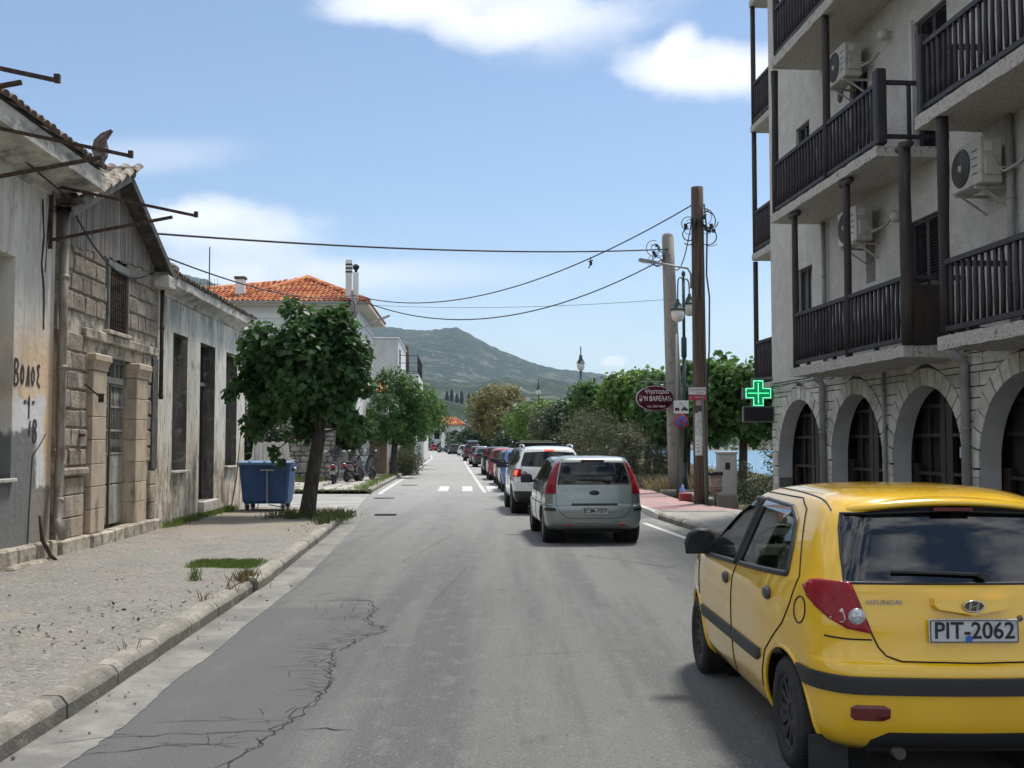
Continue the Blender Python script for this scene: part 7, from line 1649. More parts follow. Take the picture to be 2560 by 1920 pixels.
# ------------------------------------------------------------------ blue wheeled bin
def dumpster():
    B = empty('wheeled_bin', (-5.86, 26.7, .09), .03); tag(B, 'blue four-wheeled rubbish container against the grey house corner', 'bin')
    blue = M('bin_blue', (.025, .085, .26), rough=.5, layers=[dict(c=(.04, .11, .28), s=4, d=7, lo=.45, hi=.62), dict(c=(.015, .04, .10), s=(9, 9, 2), d=7, lo=.55, hi=.7, f=.7)])
    lid = M('bin_lid_blue', (.14, .27, .46), rough=.45, layers=[dict(c=(.17, .26, .40), s=3, d=6, lo=.45, hi=.6)])
    m = MB(); secs = [(.20, .50, .36), (.26, .53, .40), (.75, .57, .46), (1.08, .60, .50), (1.10, .625, .53), (1.15, .625, .53)]
    vs = []
    for (z, a, b) in secs: r = .05; vs += [(-a + r, -b, z), (a - r, -b, z), (a, -b + r, z), (a, b - r, z), (a - r, b, z), (-a + r, b, z), (-a, b - r, z), (-a, -b + r, z)]
    n = 8; m.add(vs, [tuple(reversed(range(n)))] + [(i * n + k, i * n + (k + 1) % n, (i + 1) * n + (k + 1) % n, (i + 1) * n + k) for i in range(len(secs) - 1) for k in range(n)] + [tuple((len(secs) - 1) * n + k for k in range(n))]); m.build('tub', blue, B)
    m = MB(); vs = []
    for i, y in enumerate(np.linspace(-.55, .55, 9)):
        z = 1.16 + .055 * math.cos(y / .55 * 1.35)
        vs += [(-.64, y, z), (.64, y, z)]
    m.add(vs, [(2 * i, 2 * i + 1, 2 * i + 3, 2 * i + 2) for i in range(8)]); m.add([(-.64, -.56, 1.12), (.64, -.56, 1.12), (.64, -.55, 1.175), (-.64, -.55, 1.175)], [(0, 1, 2, 3)]); L_ = m.build('lid', lid, B)
    for x in (-.35, 0, .35): MB().beam((x, -.50, 1.19), (x, .5, 1.19), .05, .03).build('lid_rib', lid, L_)
    steel = M('galvanised', (.34, .35, .36), rough=.4, metal=.7)
    MB().beam((.08, -.50, .22), (.08, -.56, 1.02), .035).beam((-.08, -.55, 1.0), (.24, -.55, 1.0), .05, .04).build('lift_bracket', steel, B)
    MB().tube([(-.30, -.40, .20), (-.30, -.46, .10), (-.15, -.46, .10), (-.15, -.40, .20)], .012, 6).tube([(.1, -.42, .18), (.5, -.30, .10)], .012, 6).build('foot_brake', steel, B)
    for x in (-.46, .46):
        MB().lathe([(.0, -.02), (.055, -.02), (.06, 0), (.055, .05), (0, .05)], 14, (x * 1.36, -.02, 1.0), 'x').build('trunnion', steel, B)
        for y in (-.33, .33):
            W_ = empty('castor'); W_.parent = B; W_.location = (x * .92, y, .085); W_.rotation_euler = (0, 0, .5 if x < 0 else .2)
            MB().lathe([(0, -.02), (.075, -.022), (.085, -.012), (.085, .012), (.075, .022), (0, .02)], 16, axis='x').build('tyre', rubber, W_); MB().beam((.03, 0, 0), (.03, .02, .12), .01, .06).beam((-.03, 0, 0), (-.03, .02, .12), .01, .06).build('fork', steel, W_)
dumpster()
# leaning stick, white timber trestle, post behind the bin
tag(MB().tube([(-6.55, 25.9, .12), (-6.45, 26.0, .9), (-6.35, 26.1, 2.3)], [.016, .018, .01], 6).build('leaning_stick', M('pale_wood', (.30, .26, .20), rough=.8)), 'thin pale stick leaning on the corner of the grey house by the blue bin', 'stick')
def trestle():
    B = empty('white_gate_leaf', (-7.5, 34.5, .05), .1); tag(B, 'worn white double board shutter standing behind the blue bin', 'shutter'); wm = M('worn_white_wood', (.52, .51, .48), rough=.85, layers=[dict(c=(.34, .32, .29), s=(8, 8, 2), lo=.5, hi=.65)])
    for i in range(8): x = -.48 + i * .125; MB().bbox(x, x + .115, -.02, .02, .0, 1.72 - .03 * (i % 2), .004).build('board', wm, B)
    for sg in (-1, 1): MB().prism([(sg * .50, 1.0), (sg * .74, 1.0), (sg * .70, 1.12), (sg * .58, 1.22), (sg * .52, 1.72), (sg * .50, 1.72)], -.03, .03).build('curved_side', wm, B)
trestle()
tag(MB().bbox(-.07, .07, -.07, .07, 0, 1.15, .015).build('white_post', MATS['worn_white_wood'], loc=(-7.5, 38.0, 0)), 'short white post at the far corner of the side street', 'post')
# ------------------------------------------------------------------ rubble wall of the yard
def rubble():
    B = empty('rubble_wall', (-12.2, 47.4, 0)); tag(B, 'rough grey stone wall behind the parked scooters', 'wall'); ms = M('rubble_stone', (.23, .215, .185), rough=.95, rn=.3, layers=[dict(c=(.34, .33, .30), s=5, lo=.5, hi=.62)], bump=[(9, .8, .05)])
    MB().box(0, 4.6, .06, .4, -.05, 2.35).build('core', M('dark_mortar', (.07, .065, .055), rough=1), B); q = random.Random(8); z = 0
    while z < 2.3:
        h_ = q.uniform(.16, .28); x = 0
        while x < 4.6:
            w_ = q.uniform(.22, .5); m = MB().bbox(x + .012, min(x + w_, 4.6) - .012, q.uniform(-.02, .02), .1, z + .012, z + h_ - .01, .035); m.v = [(a + q.uniform(-.02, .02), b + q.uniform(-.02, .02), c + q.uniform(-.02, .02)) for a, b, c in m.v]; m.build('rubble_stone', ms, B); x += w_
        z += h_
rubble()
C_ = sheet('yard_grass_strip', [(-12, 45.6), (-7.9, 45.6), (-7.9, 47.2), (-12, 47.2)], .16, M('mossy_ground', (.09, .10, .05), rough=1, layers=[dict(c=(.17, .14, .09), s=3, lo=.5, hi=.6)]))
blades('yard_grass', [(uni(-11.5, -8.0), uni(45.7, 47.2), .16) for _ in range(60)], .2, .012, g_grass, 1800, .12)
# ------------------------------------------------------------------ scooters
def scooter(loc, rz, body, label, plate):
    S_ = empty('scooter', loc, rz); tag(S_, label, 'scooter', 'scooters parked on the flagstones'); pm_ = paint(body[0], body[1], metal=.3)
    # local: rear towards -y
    for y in (0, 1.28):
        W_ = empty('wheel'); W_.parent = S_; W_.location = (0, y, .25)
        MB().lathe([(.16, -.05), (.22, -.06), (.25, -.02), (.25, .02), (.22, .06), (.16, .05), (.16, -.05)], 22, axis='x').build('tyre', rubber, W_, fix=False); MB().lathe([(0, -.03), (.16, -.04), (.17, 0), (.16, .04), (0, .03)], 16, axis='x').build('rim', M('dark_rim', (.05, .05, .05), rough=.4, metal=.6), W_, fix=False)
    def hull(secs, name, mat, n=14, par=S_):
        m = MB(); vs = []
        for (y, z, a, b) in secs: vs += [(a * math.cos(2 * math.pi * k / n), y, z + b * math.sin(2 * math.pi * k / n)) for k in range(n)]
        m.add(vs, [(i * n + k, i * n + (k + 1) % n, (i + 1) * n + (k + 1) % n, (i + 1) * n + k) for i in range(len(secs) - 1) for k in range(n)], True); m.add(vs[:n], [tuple(range(n))]); m.add(vs[-n:], [tuple(range(n))]); return m.build(name, mat, par)
    hull([(-.38, .74, .04, .03), (-.34, .72, .10, .08), (-.15, .66, .15, .14), (.10, .62, .17, .17), (.35, .55, .17, .17), (.5, .50, .10, .12)], 'tail_cowl', pm_)
    hull([(-.30, .82, .10, .03), (-.1, .83, .15, .05), (.2, .80, .15, .06), (.45, .78, .12, .05), (.6, .77, .05, .03)], 'seat', M('black_vinyl', (.03, .03, .032), rough=.35), 14)
    hull([(.42, .30, .16, .05), (.8, .30, .17, .05), (.95, .32, .14, .06)], 'footboard', trimblack); hull([(.92, .34, .14, .08), (1.0, .60, .20, .14), (1.06, .85, .16, .12), (1.08, 1.0, .10, .06)], 'leg_shield', pm_)
    hull([(1.05, .52, .05, .05), (1.28, .54, .09, .05), (1.5, .42, .07, .04)], 'front_mudguard', pm_); MB().tube([(0, 1.28, .25), (0, 1.10, .7), (0, 1.0, 1.05)], .03, 8).build('fork', trimblack, S_)
    MB().tube([(-.34, .92, 1.05), (-.2, 1.0, 1.08), (.2, 1.0, 1.08), (.34, .92, 1.05)], .02, 8).build('handlebar', trimblack, S_)
    m = MB(); m.add([(-.2, 1.05, 1.05), (.2, 1.05, 1.05), (.22, 1.1, 1.3), (.12, 1.14, 1.42), (-.12, 1.14, 1.42), (-.22, 1.1, 1.3)], [(0, 1, 2, 3, 4, 5)]); m.build('windshield', glass('visor_' + body[0], (.6, .62, .62), .5), S_)
    for sg in (-1, 1):
        Mi = empty('mirror'); Mi.parent = S_; MB().tube([(sg * .26, .95, 1.08), (sg * .34, .95, 1.22)], .008, 5).build('mirror_stem', trimblack, Mi); o = MB().lathe([(0, -.01), (.055, -.008), (.06, .01), (.03, .03), (0, .035)], 14, axis='y').build('mirror_head', chrome, Mi); o.location = (sg * .36, .93, 1.28); o.scale = (1.25, 1, .8)
    MB().bbox(-.12, .12, -.42, -.36, .66, .73, .015).build('tail_light', M('scooter_red_lens', (.35, .01, .015), rough=.15, coat=.5), S_)
    for sg in (-1, 1): MB().bbox(sg * .12 - .04, sg * .12 + .04, -.40, -.34, .67, .72, .012).build('turn_lamp', clear_lens, S_)
    MB().beam((0, -.34, .60), (0, -.50, .38), .18, .02).build('rear_mudguard', trimblack, S_); number_plate(S_, plate, (0, -.47, .46), w=.20, h_=.17, size=.07, tilt=-.25)
    MB().tube([(.16, .0, .28), (.18, -.28, .36)], .055, 10).build('exhaust', M('exhaust_steel', (.1, .1, .1)), S_); MB().tube([(-.06, .55, .26), (-.22, .45, .02)], .012, 6).build('side_stand', trimblack, S_)
scooter((-6.95, 43.2, .125), .10, ('scooter_black', (.02, .022, .021)), 'black scooter nearest the leaning tree trunk, white number plate low', 'KBM\n241'); scooter((-6.78, 45.6, .125), -.32, ('scooter_maroon', (.07, .012, .018)), 'dark red scooter with tall windshield, right of the black one', 'BOX\n478'); scooter((-6.55, 46.9, .125), -.40, ('scooter_grey', (.03, .03, .035)), 'dark grey scooter mostly hidden behind the dark red one', 'BON\n115')
# ------------------------------------------------------------------ white house with hipped tile roof
wt = M('whitewash', (.70, .71, .70), rough=.85, layers=[dict(c=(.60, .61, .60), s=1.2, d=7, lo=.45, hi=.62)]); red_t = M('red_roof_tile', (.40, .115, .045), rough=.85, isl=.28, layers=[dict(c=(.52, .24, .11), s=1.2, d=6, lo=.48, hi=.6)])
def tiled(parent, quad, w=.23, row=.36, mat=red_t):
    """barrel tiles over a roof plane given by eave left, eave right, ridge right, ridge left"""
    a, b, c, d = [Vector(p) for p in quad]; up = ((d + c) / 2 - (a + b) / 2); n = max(2, int(up.length / row)); nrm = (b - a).cross(d - a).normalized(); nrm = nrm if nrm.z > 0 else -nrm; m = MB(); m.add([a - nrm * .03, b - nrm * .03, c - nrm * .03, d - nrm * .03], [(0, 1, 2, 3)])
    ex = (b - a).normalized(); uz = nrm.cross(ex).normalized(); uz = uz if uz.z > 0 else -uz
    for j in range(n):
        t = j / n; L0, R0 = a + (d - a) * t, b + (c - b) * t; wid = (R0 - L0).length; k = int(wid / w)
        for i in range(k):
            p = L0 + (R0 - L0) * ((i + .5) / max(k, 1)); vs = []
            for (s_, r_) in ((0, w * .50), (row * 1.08, w * .40)):
                for q in range(4): an = math.pi * q / 3; vs.append(p + uz * s_ - ex * math.cos(an) * r_ + nrm * (math.sin(an) * r_ * .8 + (0.02 if s_ == 0 else -.01)))
            m.add(vs, [(q, q + 1, 5 + q, 4 + q) for q in range(3)] + [(0, 1, 2, 3)], True)
    o = m.build('roof_tiles', mat, parent, fix=False); tag(o, kind='stuff'); return o
def white_house():
    H = empty('white_house', (-7.15, 50.5, 0), .036); tag(H, 'tall white house with red hipped tile roof behind the leafy tree', 'house')
    x0, x1, y0, y1, ze = -9.2, 0., 0., 8.8, 8.12
    wins = [(-8.2, -7.2, 4.2, 6.0), (-5.2, -4.2, 4.2, 6.0)]
    wall_panel(x0, x1, 0, ze, wins, 0., .2).build('front_wall', wt, H)
    for (a, b, c, d) in wins: MB().box(a, b, .2, .22, c, d).build('window', M('pale_shutter', (.42, .40, .35), rough=.7), H)
    m = MB(); sw = [(1.2, 2.2, 5.0, 6.7), (2.7, 3.5, 5.0, 6.7), (5.0, 6.0, 5.0, 6.7)]
    s_ = wall_panel(0, y1, 0, ze, sw, 0., .2); s_.v = [(x1 - p[1], p[0], p[2]) for p in s_.v]; s_.build('side_wall', wt, H)
    for (a, b, c, d) in sw: MB().box(x1 - .22, x1 - .18, a, b, c, d).build('window', MATS['pale_shutter'], H)
    MB().add([(x0, y1, 0), (x1, y1, 0), (x1, y1, ze), (x0, y1, ze)], [(0, 1, 2, 3)]).add([(x0, 0, 0), (x0, y1, 0), (x0, y1, ze), (x0, 0, ze)], [(0, 1, 2, 3)]).build('rear_wall', wt, H)
    MB().bbox(x0 - .05, x1 + .05, -.05, y1, 7.40, 7.62, .02).build('string_course', wt, H)
    e = .55; a, b, c, d = (x0 - e, -e, ze), (x1 + .3, -e, ze), (x1 + .3, y1 + e, ze), (x0 - e, y1 + e, ze)
    MB().box(x0 - e, x1 + .62, -e, y1 + e, ze - .14, ze - .02).build('eaves', M('cream_soffit', (.62, .58, .46), rough=.8), H)
    # hip: peak right of the middle and a second lower one to the left
    pk = (x1 - 2.85, 4.4, ze + 1.78); b = (x1 + .62, -e, ze); c = (x1 + .62, y1 + e, ze)
    tiled(H, [a, b, pk, (x1 - 3.1, 4.4, ze + 1.77)]); tiled(H, [b, c, (pk[0] + .02, pk[1] + .05, pk[2]), pk]); tiled(H, [(x0 - e, y1 + e, ze), a, (x1 - 6.6, 4.3, ze + 1.2), (x1 - 6.6, 4.4, ze + 1.2)])
    tiled(H, [(x0 + .2, 1.2, ze + .52), (x1 - 3.4, 1.2, ze + .5), (x1 - 3.7, 5.0, ze + 1.56), (x1 - 5.0, 5.0, ze + 1.54)])
    for p, q in ((b, pk), (pk, (x1 - 3.7, 5.0, ze + 1.56)), ((x1 - 3.7, 5.0, ze + 1.56), (x1 - 5.0, 5.0, ze + 1.54)), ((x1 - 5.0, 5.0, ze + 1.54), (x0 + .2, 1.2, ze + .55)), (pk, (x1 - 5.2, .4, ze + .3))): MB().tube([Vector(p) + Vector((0, 0, .06)), Vector(q) + Vector((0, 0, .06))], .13, 7).build('ridge_tiles', red_t, H)
    # chimneys
    def chim(x, y, w, z0, z1, slots=False, cap=True):
        Ch = empty('chimney'); Ch.parent = H; MB().bbox(x - w / 2, x + w / 2, y - w / 2, y + w / 2, z0, z1, .02).build('shaft', wt, Ch)
        if slots:
            for k in range(3): MB().box(x - w / 2 - .01, x + w / 2 + .01, y - w / 2 - .01, y + w / 2 + .01, z1 - .62 + k * .17, z1 - .54 + k * .17).build('vent_slot', M('slot_dark', (.06, .06, .05), rough=1), Ch)
        if cap: MB().bbox(x - w / 2 - .06, x + w / 2 + .06, y - w / 2 - .06, y + w / 2 + .06, z1, z1 + .12, .02).build('cap', M('chimney_cap', (.10, .085, .075), rough=.9), Ch)
        return Ch
    chim(-.34, .1, .28, 7.2, 10.15, True, False); c2 = chim(.02, -.30, .25, 3.5, 9.50, False, False)
    MB().lathe([(.07, 9.50), (.07, 9.62), (.13, 9.66), (.16, 9.76), (.10, 9.86), (0, 9.90)], 12, (.02, -.30, 0)).build('cowl', dark_iron, c2)
    chim(-5.4, .7, .40, 7.2, 9.30, False, True)
    for (x) in (-7.0,): MB().tube([(x, -.06, 7.8), (x, -.06, 7.3)], .04, 6).build('gutter_pipe', MATS['grey_pvc'], H)
    MB().beam((x0 - e, -e - .06, ze - .03), (x1 + .62, -e - .06, ze - .03), .12, .10).build('gutter', MATS['grey_pvc'], H)
white_house()
A = empty('tv_aerial', (-14.3, 52.0, 7.9)); tag(A, 'tall thin television aerial mast left of the white house chimney', 'aerial'); MB().tube([(0, 0, -1.5), (0, 0, 3.1)], .03, 6).build('mast', dark_iron, A)
for z in (1.0, 1.35): MB().beam((-.5, 0, z), (.5, .2, z), .02).build('boom', dark_iron, A); [MB().beam((-.4 + i * .16, 0, z - .22), (-.4 + i * .16, 0, z + .22), .012).build('element', dark_iron, A) for i in range(6)]
def white_block():
    H = empty('white_terrace_house', (-8.6, 60.6, 0), .05); tag(H, 'white flat-roofed block with railed corner balcony behind the trees', 'house')
    MB().bbox(-1.5, 2.35, 0, 9, -.1, 7.45, .02).build('wall', wt, H); MB().bbox(-1.55, 2.42, -.06, 9, 7.45, 7.53, .02).build('parapet_cap', wt, H)
    MB().bbox(2.3, 3.45, .6, 8.5, 4.9, 5.55, .03).build('balcony_slab', wt, H); MB().bbox(2.3, 3.1, 3.2, 8.8, -.1, 4.9, .02).build('bay', wt, H)
    for y in np.arange(.7, 8.4, .9): MB().box(3.38, 3.42, y, y + .04, 5.55, 6.6).build('baluster', dark_iron, H)
    for z in (5.7, 6.15, 6.58): MB().box(3.38, 3.42, .7, 8.4, z, z + .03).box(2.35, 3.42, .68, .71, z, z + .03).build('rail', dark_iron, H)
    MB().box(2.36, 2.38, 1.2, 2.2, 5.5, 7.0).build('window', dark_int, H); MB().tube([(1.1, -.04, 4.0), (1.1, -.04, 4.9), (1.5, -.04, 5.3)], .03, 6).build('gutter_pipe', MATS['grey_pvc'], H)
white_block()
def porch():
    H = empty('tiled_porch', (-8.0, 58.0, 0), .04); tag(H, 'small red tiled porch with pinkish door piers beside the second street tree', 'porch'); br = M('brown_render', (.27, .17, .125), rough=.85)
    for x in (-.2, .7, 1.3): MB().bbox(x - .16, x + .16, -.16, .16, -.05, 2.4, .02).build('pier', br, H)
    MB().bbox(-.4, 1.5, .2, .5, -.05, 4.2, .02).build('wall', wt, H); tiled(H, [(-.6, -.5, 4.35), (1.6, -.5, 4.35), (1.2, 1.0, 5.0), (-.4, 1.0, 5.0)], .22, .3); MB().bbox(.75, 1.2, -.1, .0, .9, 1.9, .01).build('meter_box', M('box_tan', (.36, .29, .23), rough=.7), H); MB().box(-.04, .54, .0, .1, 0, 2.3).build('door', dark_int, H)
porch()
def far_house(name, label, x, Y, w, d, h_, rh, z0=0, roof=red_t, rot=0.):
    H = empty(name, (x, Y, z0), rot); tag(H, label, 'house', 'houses far along the road'); nw = max(2, int(w / 3.2)); wins = [(-w / 2 + w * (i + .35) / nw, -w / 2 + w * (i + .65) / nw, h_ * .45, h_ * .78) for i in range(nw)]
    wall_panel(-w / 2, w / 2, -.5, h_, wins, 0, .2).build('wall', wt, H)
    for q in wins: MB().box(q[0], q[1], .2, .22, q[2], q[3]).build('window', dark_int, H)
    MB().add([(w / 2, 0, -.5), (w / 2, d, -.5), (w / 2, d, h_), (w / 2, 0, h_)], [(0, 1, 2, 3)]).build('side_wall', wt, H); MB().add([(-w / 2, 0, -.5), (-w / 2, d, -.5), (-w / 2, d, h_), (-w / 2, 0, h_)], [(0, 1, 2, 3)]).build('side_wall', wt, H)
    e = .5; q = w * .28; tiled(H, [(-w / 2 - e, -e, h_), (w / 2 + e, -e, h_), (w / 2 - q, d / 2, h_ + rh), (-w / 2 + q, d / 2, h_ + rh)], .6, .8, roof); tiled(H, [(w / 2 + e, -e, h_), (w / 2 + e, d + e, h_), (w / 2 - q, d / 2 + .01, h_ + rh), (w / 2 - q, d / 2, h_ + rh)], .6, .8, roof); tiled(H, [(-w / 2 - e, d + e, h_), (-w / 2 - e, -e, h_), (-w / 2 + q, d / 2, h_ + rh), (-w / 2 + q, d / 2 + .01, h_ + rh)], .6, .8, roof)
far_house('red_roofed_house', 'low white house with broad salmon tile roof straight beyond the bend', -15.6, 262, 8.5, 8, 6.0, 1.9)
far_house('red_roofed_house', 'small white house with red roof peeking over the left street trees', -9.6, 84, 3.4, 6, 5.0, .7); MB().bbox(-.2, .2, -.2, .2, 5, 6.9, .02).build('chimney', wt, [o for o in S.objects if o.name.startswith('red_roofed_house')][-1])
far_house('pale_house', 'pale cottage roof right of the leftmost far chimney', -10.4, 108, 3.6, 6, 5.4, .7, roof=M('tan_roof', (.30, .22, .15), rough=.9, isl=.2))
# ------------------------------------------------------------------ poles, lamps, signs
conc = M('pole_concrete', (.25, .225, .19), rough=.9, layers=[dict(c=(.33, .30, .26), s=(3, 3, .6), d=7, lo=.45, hi=.62), dict(c=(.15, .14, .12), s=6, d=7, lo=.56, hi=.68)], bump=[(20, .4, .01)])
pw = M('pole_timber', (.085, .062, .045), rough=.9, layers=[dict(c=(.15, .115, .085), s=(18, 18, 1), d=7, lo=.48, hi=.62), dict(c=(.035, .027, .02), s=(14, 14, .7), d=6, lo=.55, hi=.66)], bump=[((30, 30, 2), .8, .02)])
lampg = M('lamp_green', (.012, .032, .026), rough=.45); opal = M('opal_globe', (.72, .68, .60), rough=.25, spec=.5); alu = M('lamp_aluminium', (.30, .31, .32), rough=.45, metal=.5)
cab = M('black_cable', (.02, .02, .02), rough=.6)
def pole(name, label, x, y, z1, r0, r1, mat, z0=.1, lean=(0, 0), n=12):
    P = empty(name, (x, y, z0)); tag(P, label, 'pole', 'utility poles'); MB().tube([(lean[0] * t, lean[1] * t, -.2 + (z1 - z0 + .2) * t) for t in np.linspace(0, 1, 7)], [r0 + (r1 - r0) * t for t in np.linspace(0, 1, 7)], n).build('shaft', mat, P); return P
CP = pole('concrete_pole', 'thick tapering concrete pole holding the oval sign', 5.50, 36.9, 8.62, .30, .20, conc, lean=(-.27, 0)); MB().lathe([(.20, 0), (.17, .12), (.10, .16), (0, .16)], 12, (-.27, 0, 8.5)).build('pole_cap', conc, CP)
WP = pole('timber_pole', 'dark timber pole with torn posters, tallest of the right side', 5.02, 29.5, 8.60, .20, .165, pw, lean=(-.04, 0))
LP = pole('concrete_pole', 'slim concrete pole in front of the white house', -7.16, 49.8, 8.62, .19, .12, conc); pole('timber_pole', 'bare timber pole beside the white terrace house balcony', -7.2, 76, 8.4, .16, .13, pw); pole('timber_pole', 'short looking bare pole between two globe lamps', 4.35, 72, 5.2, .12, .11, pw)
pole('timber_pole', 'thin grey pole leaning in front of the cabinet', 5.12, 29.3, 3.0, .035, .03, M('greenish_post', (.13, .15, .13), rough=.7), lean=(-.08, 0))
pap = M('torn_poster', (.50, .50, .49), rough=.85, layers=[dict(c=(.22, .21, .20), s=14, d=6, lo=.55, hi=.62)])
def wrap(P, r, z0, z1, a0, a1, mat, name, ragged=.03, x=0.):
    n = 9; m = MB(); vs = []
    for i in range(n + 1): a = a0 + (a1 - a0) * i / n; vs += [(x + r * math.cos(a), r * math.sin(a), z0 + uni(-ragged, ragged)), (x + r * math.cos(a), r * math.sin(a), z1 + uni(-ragged, ragged))]
    m.add(vs, [(2 * i, 2 * i + 2, 2 * i + 3, 2 * i + 1) for i in range(n)]); return m.build(name, mat, P)
wrap(WP, .197, 1.55, 2.42, -2.75, -1.35, pap, 'poster', .05); wrap(WP, .203, 1.30, 1.82, -2.55, -1.55, M('white_paper', (.62, .62, .60), rough=.8), 'poster', .008); wrap(WP, .195, 2.62, 2.85, -2.4, -1.6, M('pinkish_bill', (.45, .30, .30), rough=.8), 'poster', .01)
for k in range(4): wrap(WP, .205, 1.40 + k * .09, 1.415 + k * .09, -2.3, -1.9 - k * .06, ink_m, 'poster_print', .0)
# street-name and direction boards on the timber pole
def small_board(z, h_, mat, lines, col, name, label, w=.46, y=-.21):
    B = empty('direction_board', (4.90, 29.5 + y, z)); tag(B, label, 'sign', 'boards on the timber pole'); MB().bbox(-w / 2, w / 2, -.006, .006, -h_ / 2, h_ / 2, .003).build('board', mat, B)
    for (tx, s_, dx, dz) in lines: t = text_mesh(tx, s_, col, 'lettering', B, .001); t.rotation_euler = (math.pi / 2, 0, 0); t.location = (dx, -.008, dz)
    return B
wb = M('white_board', (.66, .66, .66), rough=.5); rb = M('red_board', (.42, .03, .05), rough=.5)
b1 = small_board(3.10, .19, wb, [('ΔΩΜΑΤΙΑ', .075, .05, .03), ('ROOMS', .05, .07, -.05)], ink_m, 'b', 'white board with dark lettering fixed high on the timber pole'); MB().lathe([(.028, -.009), (.036, -.009)], 16, (-.17, 0, .03), 'y').build('ring_mark', ink_m, b1)
b2 = small_board(2.93, .13, rb, [('ΠΑΡΑΛΙΑ', .06, .06, 0), ('←', .10, -.17, 0)], wb, 'b', 'red board with white arrow under the white board on the timber pole')
# no-stopping sign with tow plate
def no_stop():
    P = empty('no_stopping_sign', (5.12, 34.4, .12)); tag(P, 'round blue and red no-stopping sign below a tow-away plate', 'traffic sign'); MB().tube([(0, 0, -.1), (0, 0, 5.0)], .035, 10).build('post', M('grey_post', (.20, .21, .20), rough=.5, metal=.4), P)
    x, z = .13, 2.28; m = MB().lathe([(0, -.045), (.225, -.045), (.225, -.035)], 32, (x, 0, z), 'y'); m.build('red_disc', M('sign_red', (.42, .03, .04), rough=.4), P); MB().lathe([(0, -.048), (.175, -.048), (.175, -.04)], 32, (x, 0, z), 'y').build('blue_disc', M('sign_blue', (.03, .12, .38), rough=.4), P)
    for a in (.785, -.785): MB().beam((x - .18 * math.cos(a), -.050, z - .18 * math.sin(a)), (x + .18 * math.cos(a), -.050, z + .18 * math.sin(a)), .006, .035, up=(0, 0, 1)).build('cross_bar', MATS['sign_red'], P)
    zz = 2.72; MB().bbox(x - .23, x + .23, -.046, -.036, zz - .20, zz + .20, .004).build('tow_plate', wb, P)
    m = MB(); y = -.049
    for q in ([(-.20, -.10), (-.06, -.10), (-.06, -.05), (-.10, -.02), (-.17, -.02), (-.20, -.05)], [(.0, -.10), (.20, -.10), (.20, -.04), (.14, -.04), (.14, .0), (.06, .0), (.06, -.05), (.0, -.05)]): m.prism([(x + a, zz + b) for a, b in q], y, y + .002)
    m.beam((x + .10, y, zz), (x - .04, y, zz + .15), .003, .012).beam((x - .04, y, zz + .15), (x - .09, y, zz + .0), .003, .006)
    for cx_ in (-.17, -.09, .04, .17): m.lathe([(0, y), (.022, y)], 10, (x + cx_, 0, zz - .105), 'y')
    m.build('tow_pictogram', ink_m, P)
no_stop()
# oval tavern sign on its arm
def oval():
    P = empty('oval_sign', (4.73, 36.6, 3.20)); tag(P, 'oval maroon tavern sign with white Greek lettering hanging from the concrete pole', 'sign'); a, b = .63, .415
    mar = M('maroon_sign', (.075, .006, .022), rough=.8, spec=.2); ed = M('sign_edge', (.42, .38, .38), rough=.5); wl_ = M('sign_white', (.72, .70, .68), rough=.8)
    m = MB().lathe([(0, .07), (.98, .07), (1, .05), (1, -.05), (.96, -.06)], 44, axis='y'); m.v = [(p[0] * a, p[1], p[2] * b) for p in m.v]; m.build('rim', ed, P)
    m = MB().lathe([(0, -.062), (.955, -.062), (.96, -.05)], 44, axis='y'); m.v = [(p[0] * a, p[1], p[2] * b) for p in m.v]; m.build('face', mar, P)
    for (tx, s_, x, z, bo, w_) in (('Ψησταριά', .20, .05, .215, .001, .85), ('"Η ΒΑΡΕΛΑ"', .215, .02, -.02, .003, .72), ('τηλ. 24237 68069', .098, .03, -.27, 0., .82)):
        t = text_mesh(tx, s_, wl_, 'lettering', P, .002, w_, bold=bo, shear=.08); t.rotation_euler = (math.pi / 2, 0, 0); t.location = (x, -.066, z)
    # little barrel-jug and spit roast pictures
    m = MB().tube([(-.49, -.066, -.13), (-.53, -.066, -.08), (-.52, -.066, -.01), (-.50, -.066, .03), (-.53, -.066, .10), (-.47, -.066, .10), (-.46, -.066, .03), (-.44, -.066, -.02), (-.43, -.066, -.08), (-.46, -.066, -.13)], .006, 5, closed=True); m.lathe([(0, -.068), (.035, -.068)], 10, (-.48, 0, -.055), 'y'); m.build('jug_drawing', wl_, P)
    m = MB().tube([(.42, -.066, -.01), (.58, -.066, .0)], .006, 5).tube([(.45, -.066, -.12), (.47, -.066, -.02)], .005, 5).tube([(.55, -.066, -.12), (.53, -.066, -.02)], .005, 5).tube([(.50, -.066, .02), (.50, -.066, .10)], .004, 5).tube([(.44, -.066, -.04), (.50, -.066, -.07), (.56, -.066, -.03)], .008, 5); m.build('spit_drawing', wl_, P)
    MB().beam((-.48, .02, .56), (.62, .02, .56), .035).build('arm', alu, P); MB().beam((-.3, 0, .36), (-.3, 0, .56), .02).beam((.3, 0, .36), (.3, 0, .56), .02).build('hanger', alu, P)
oval()
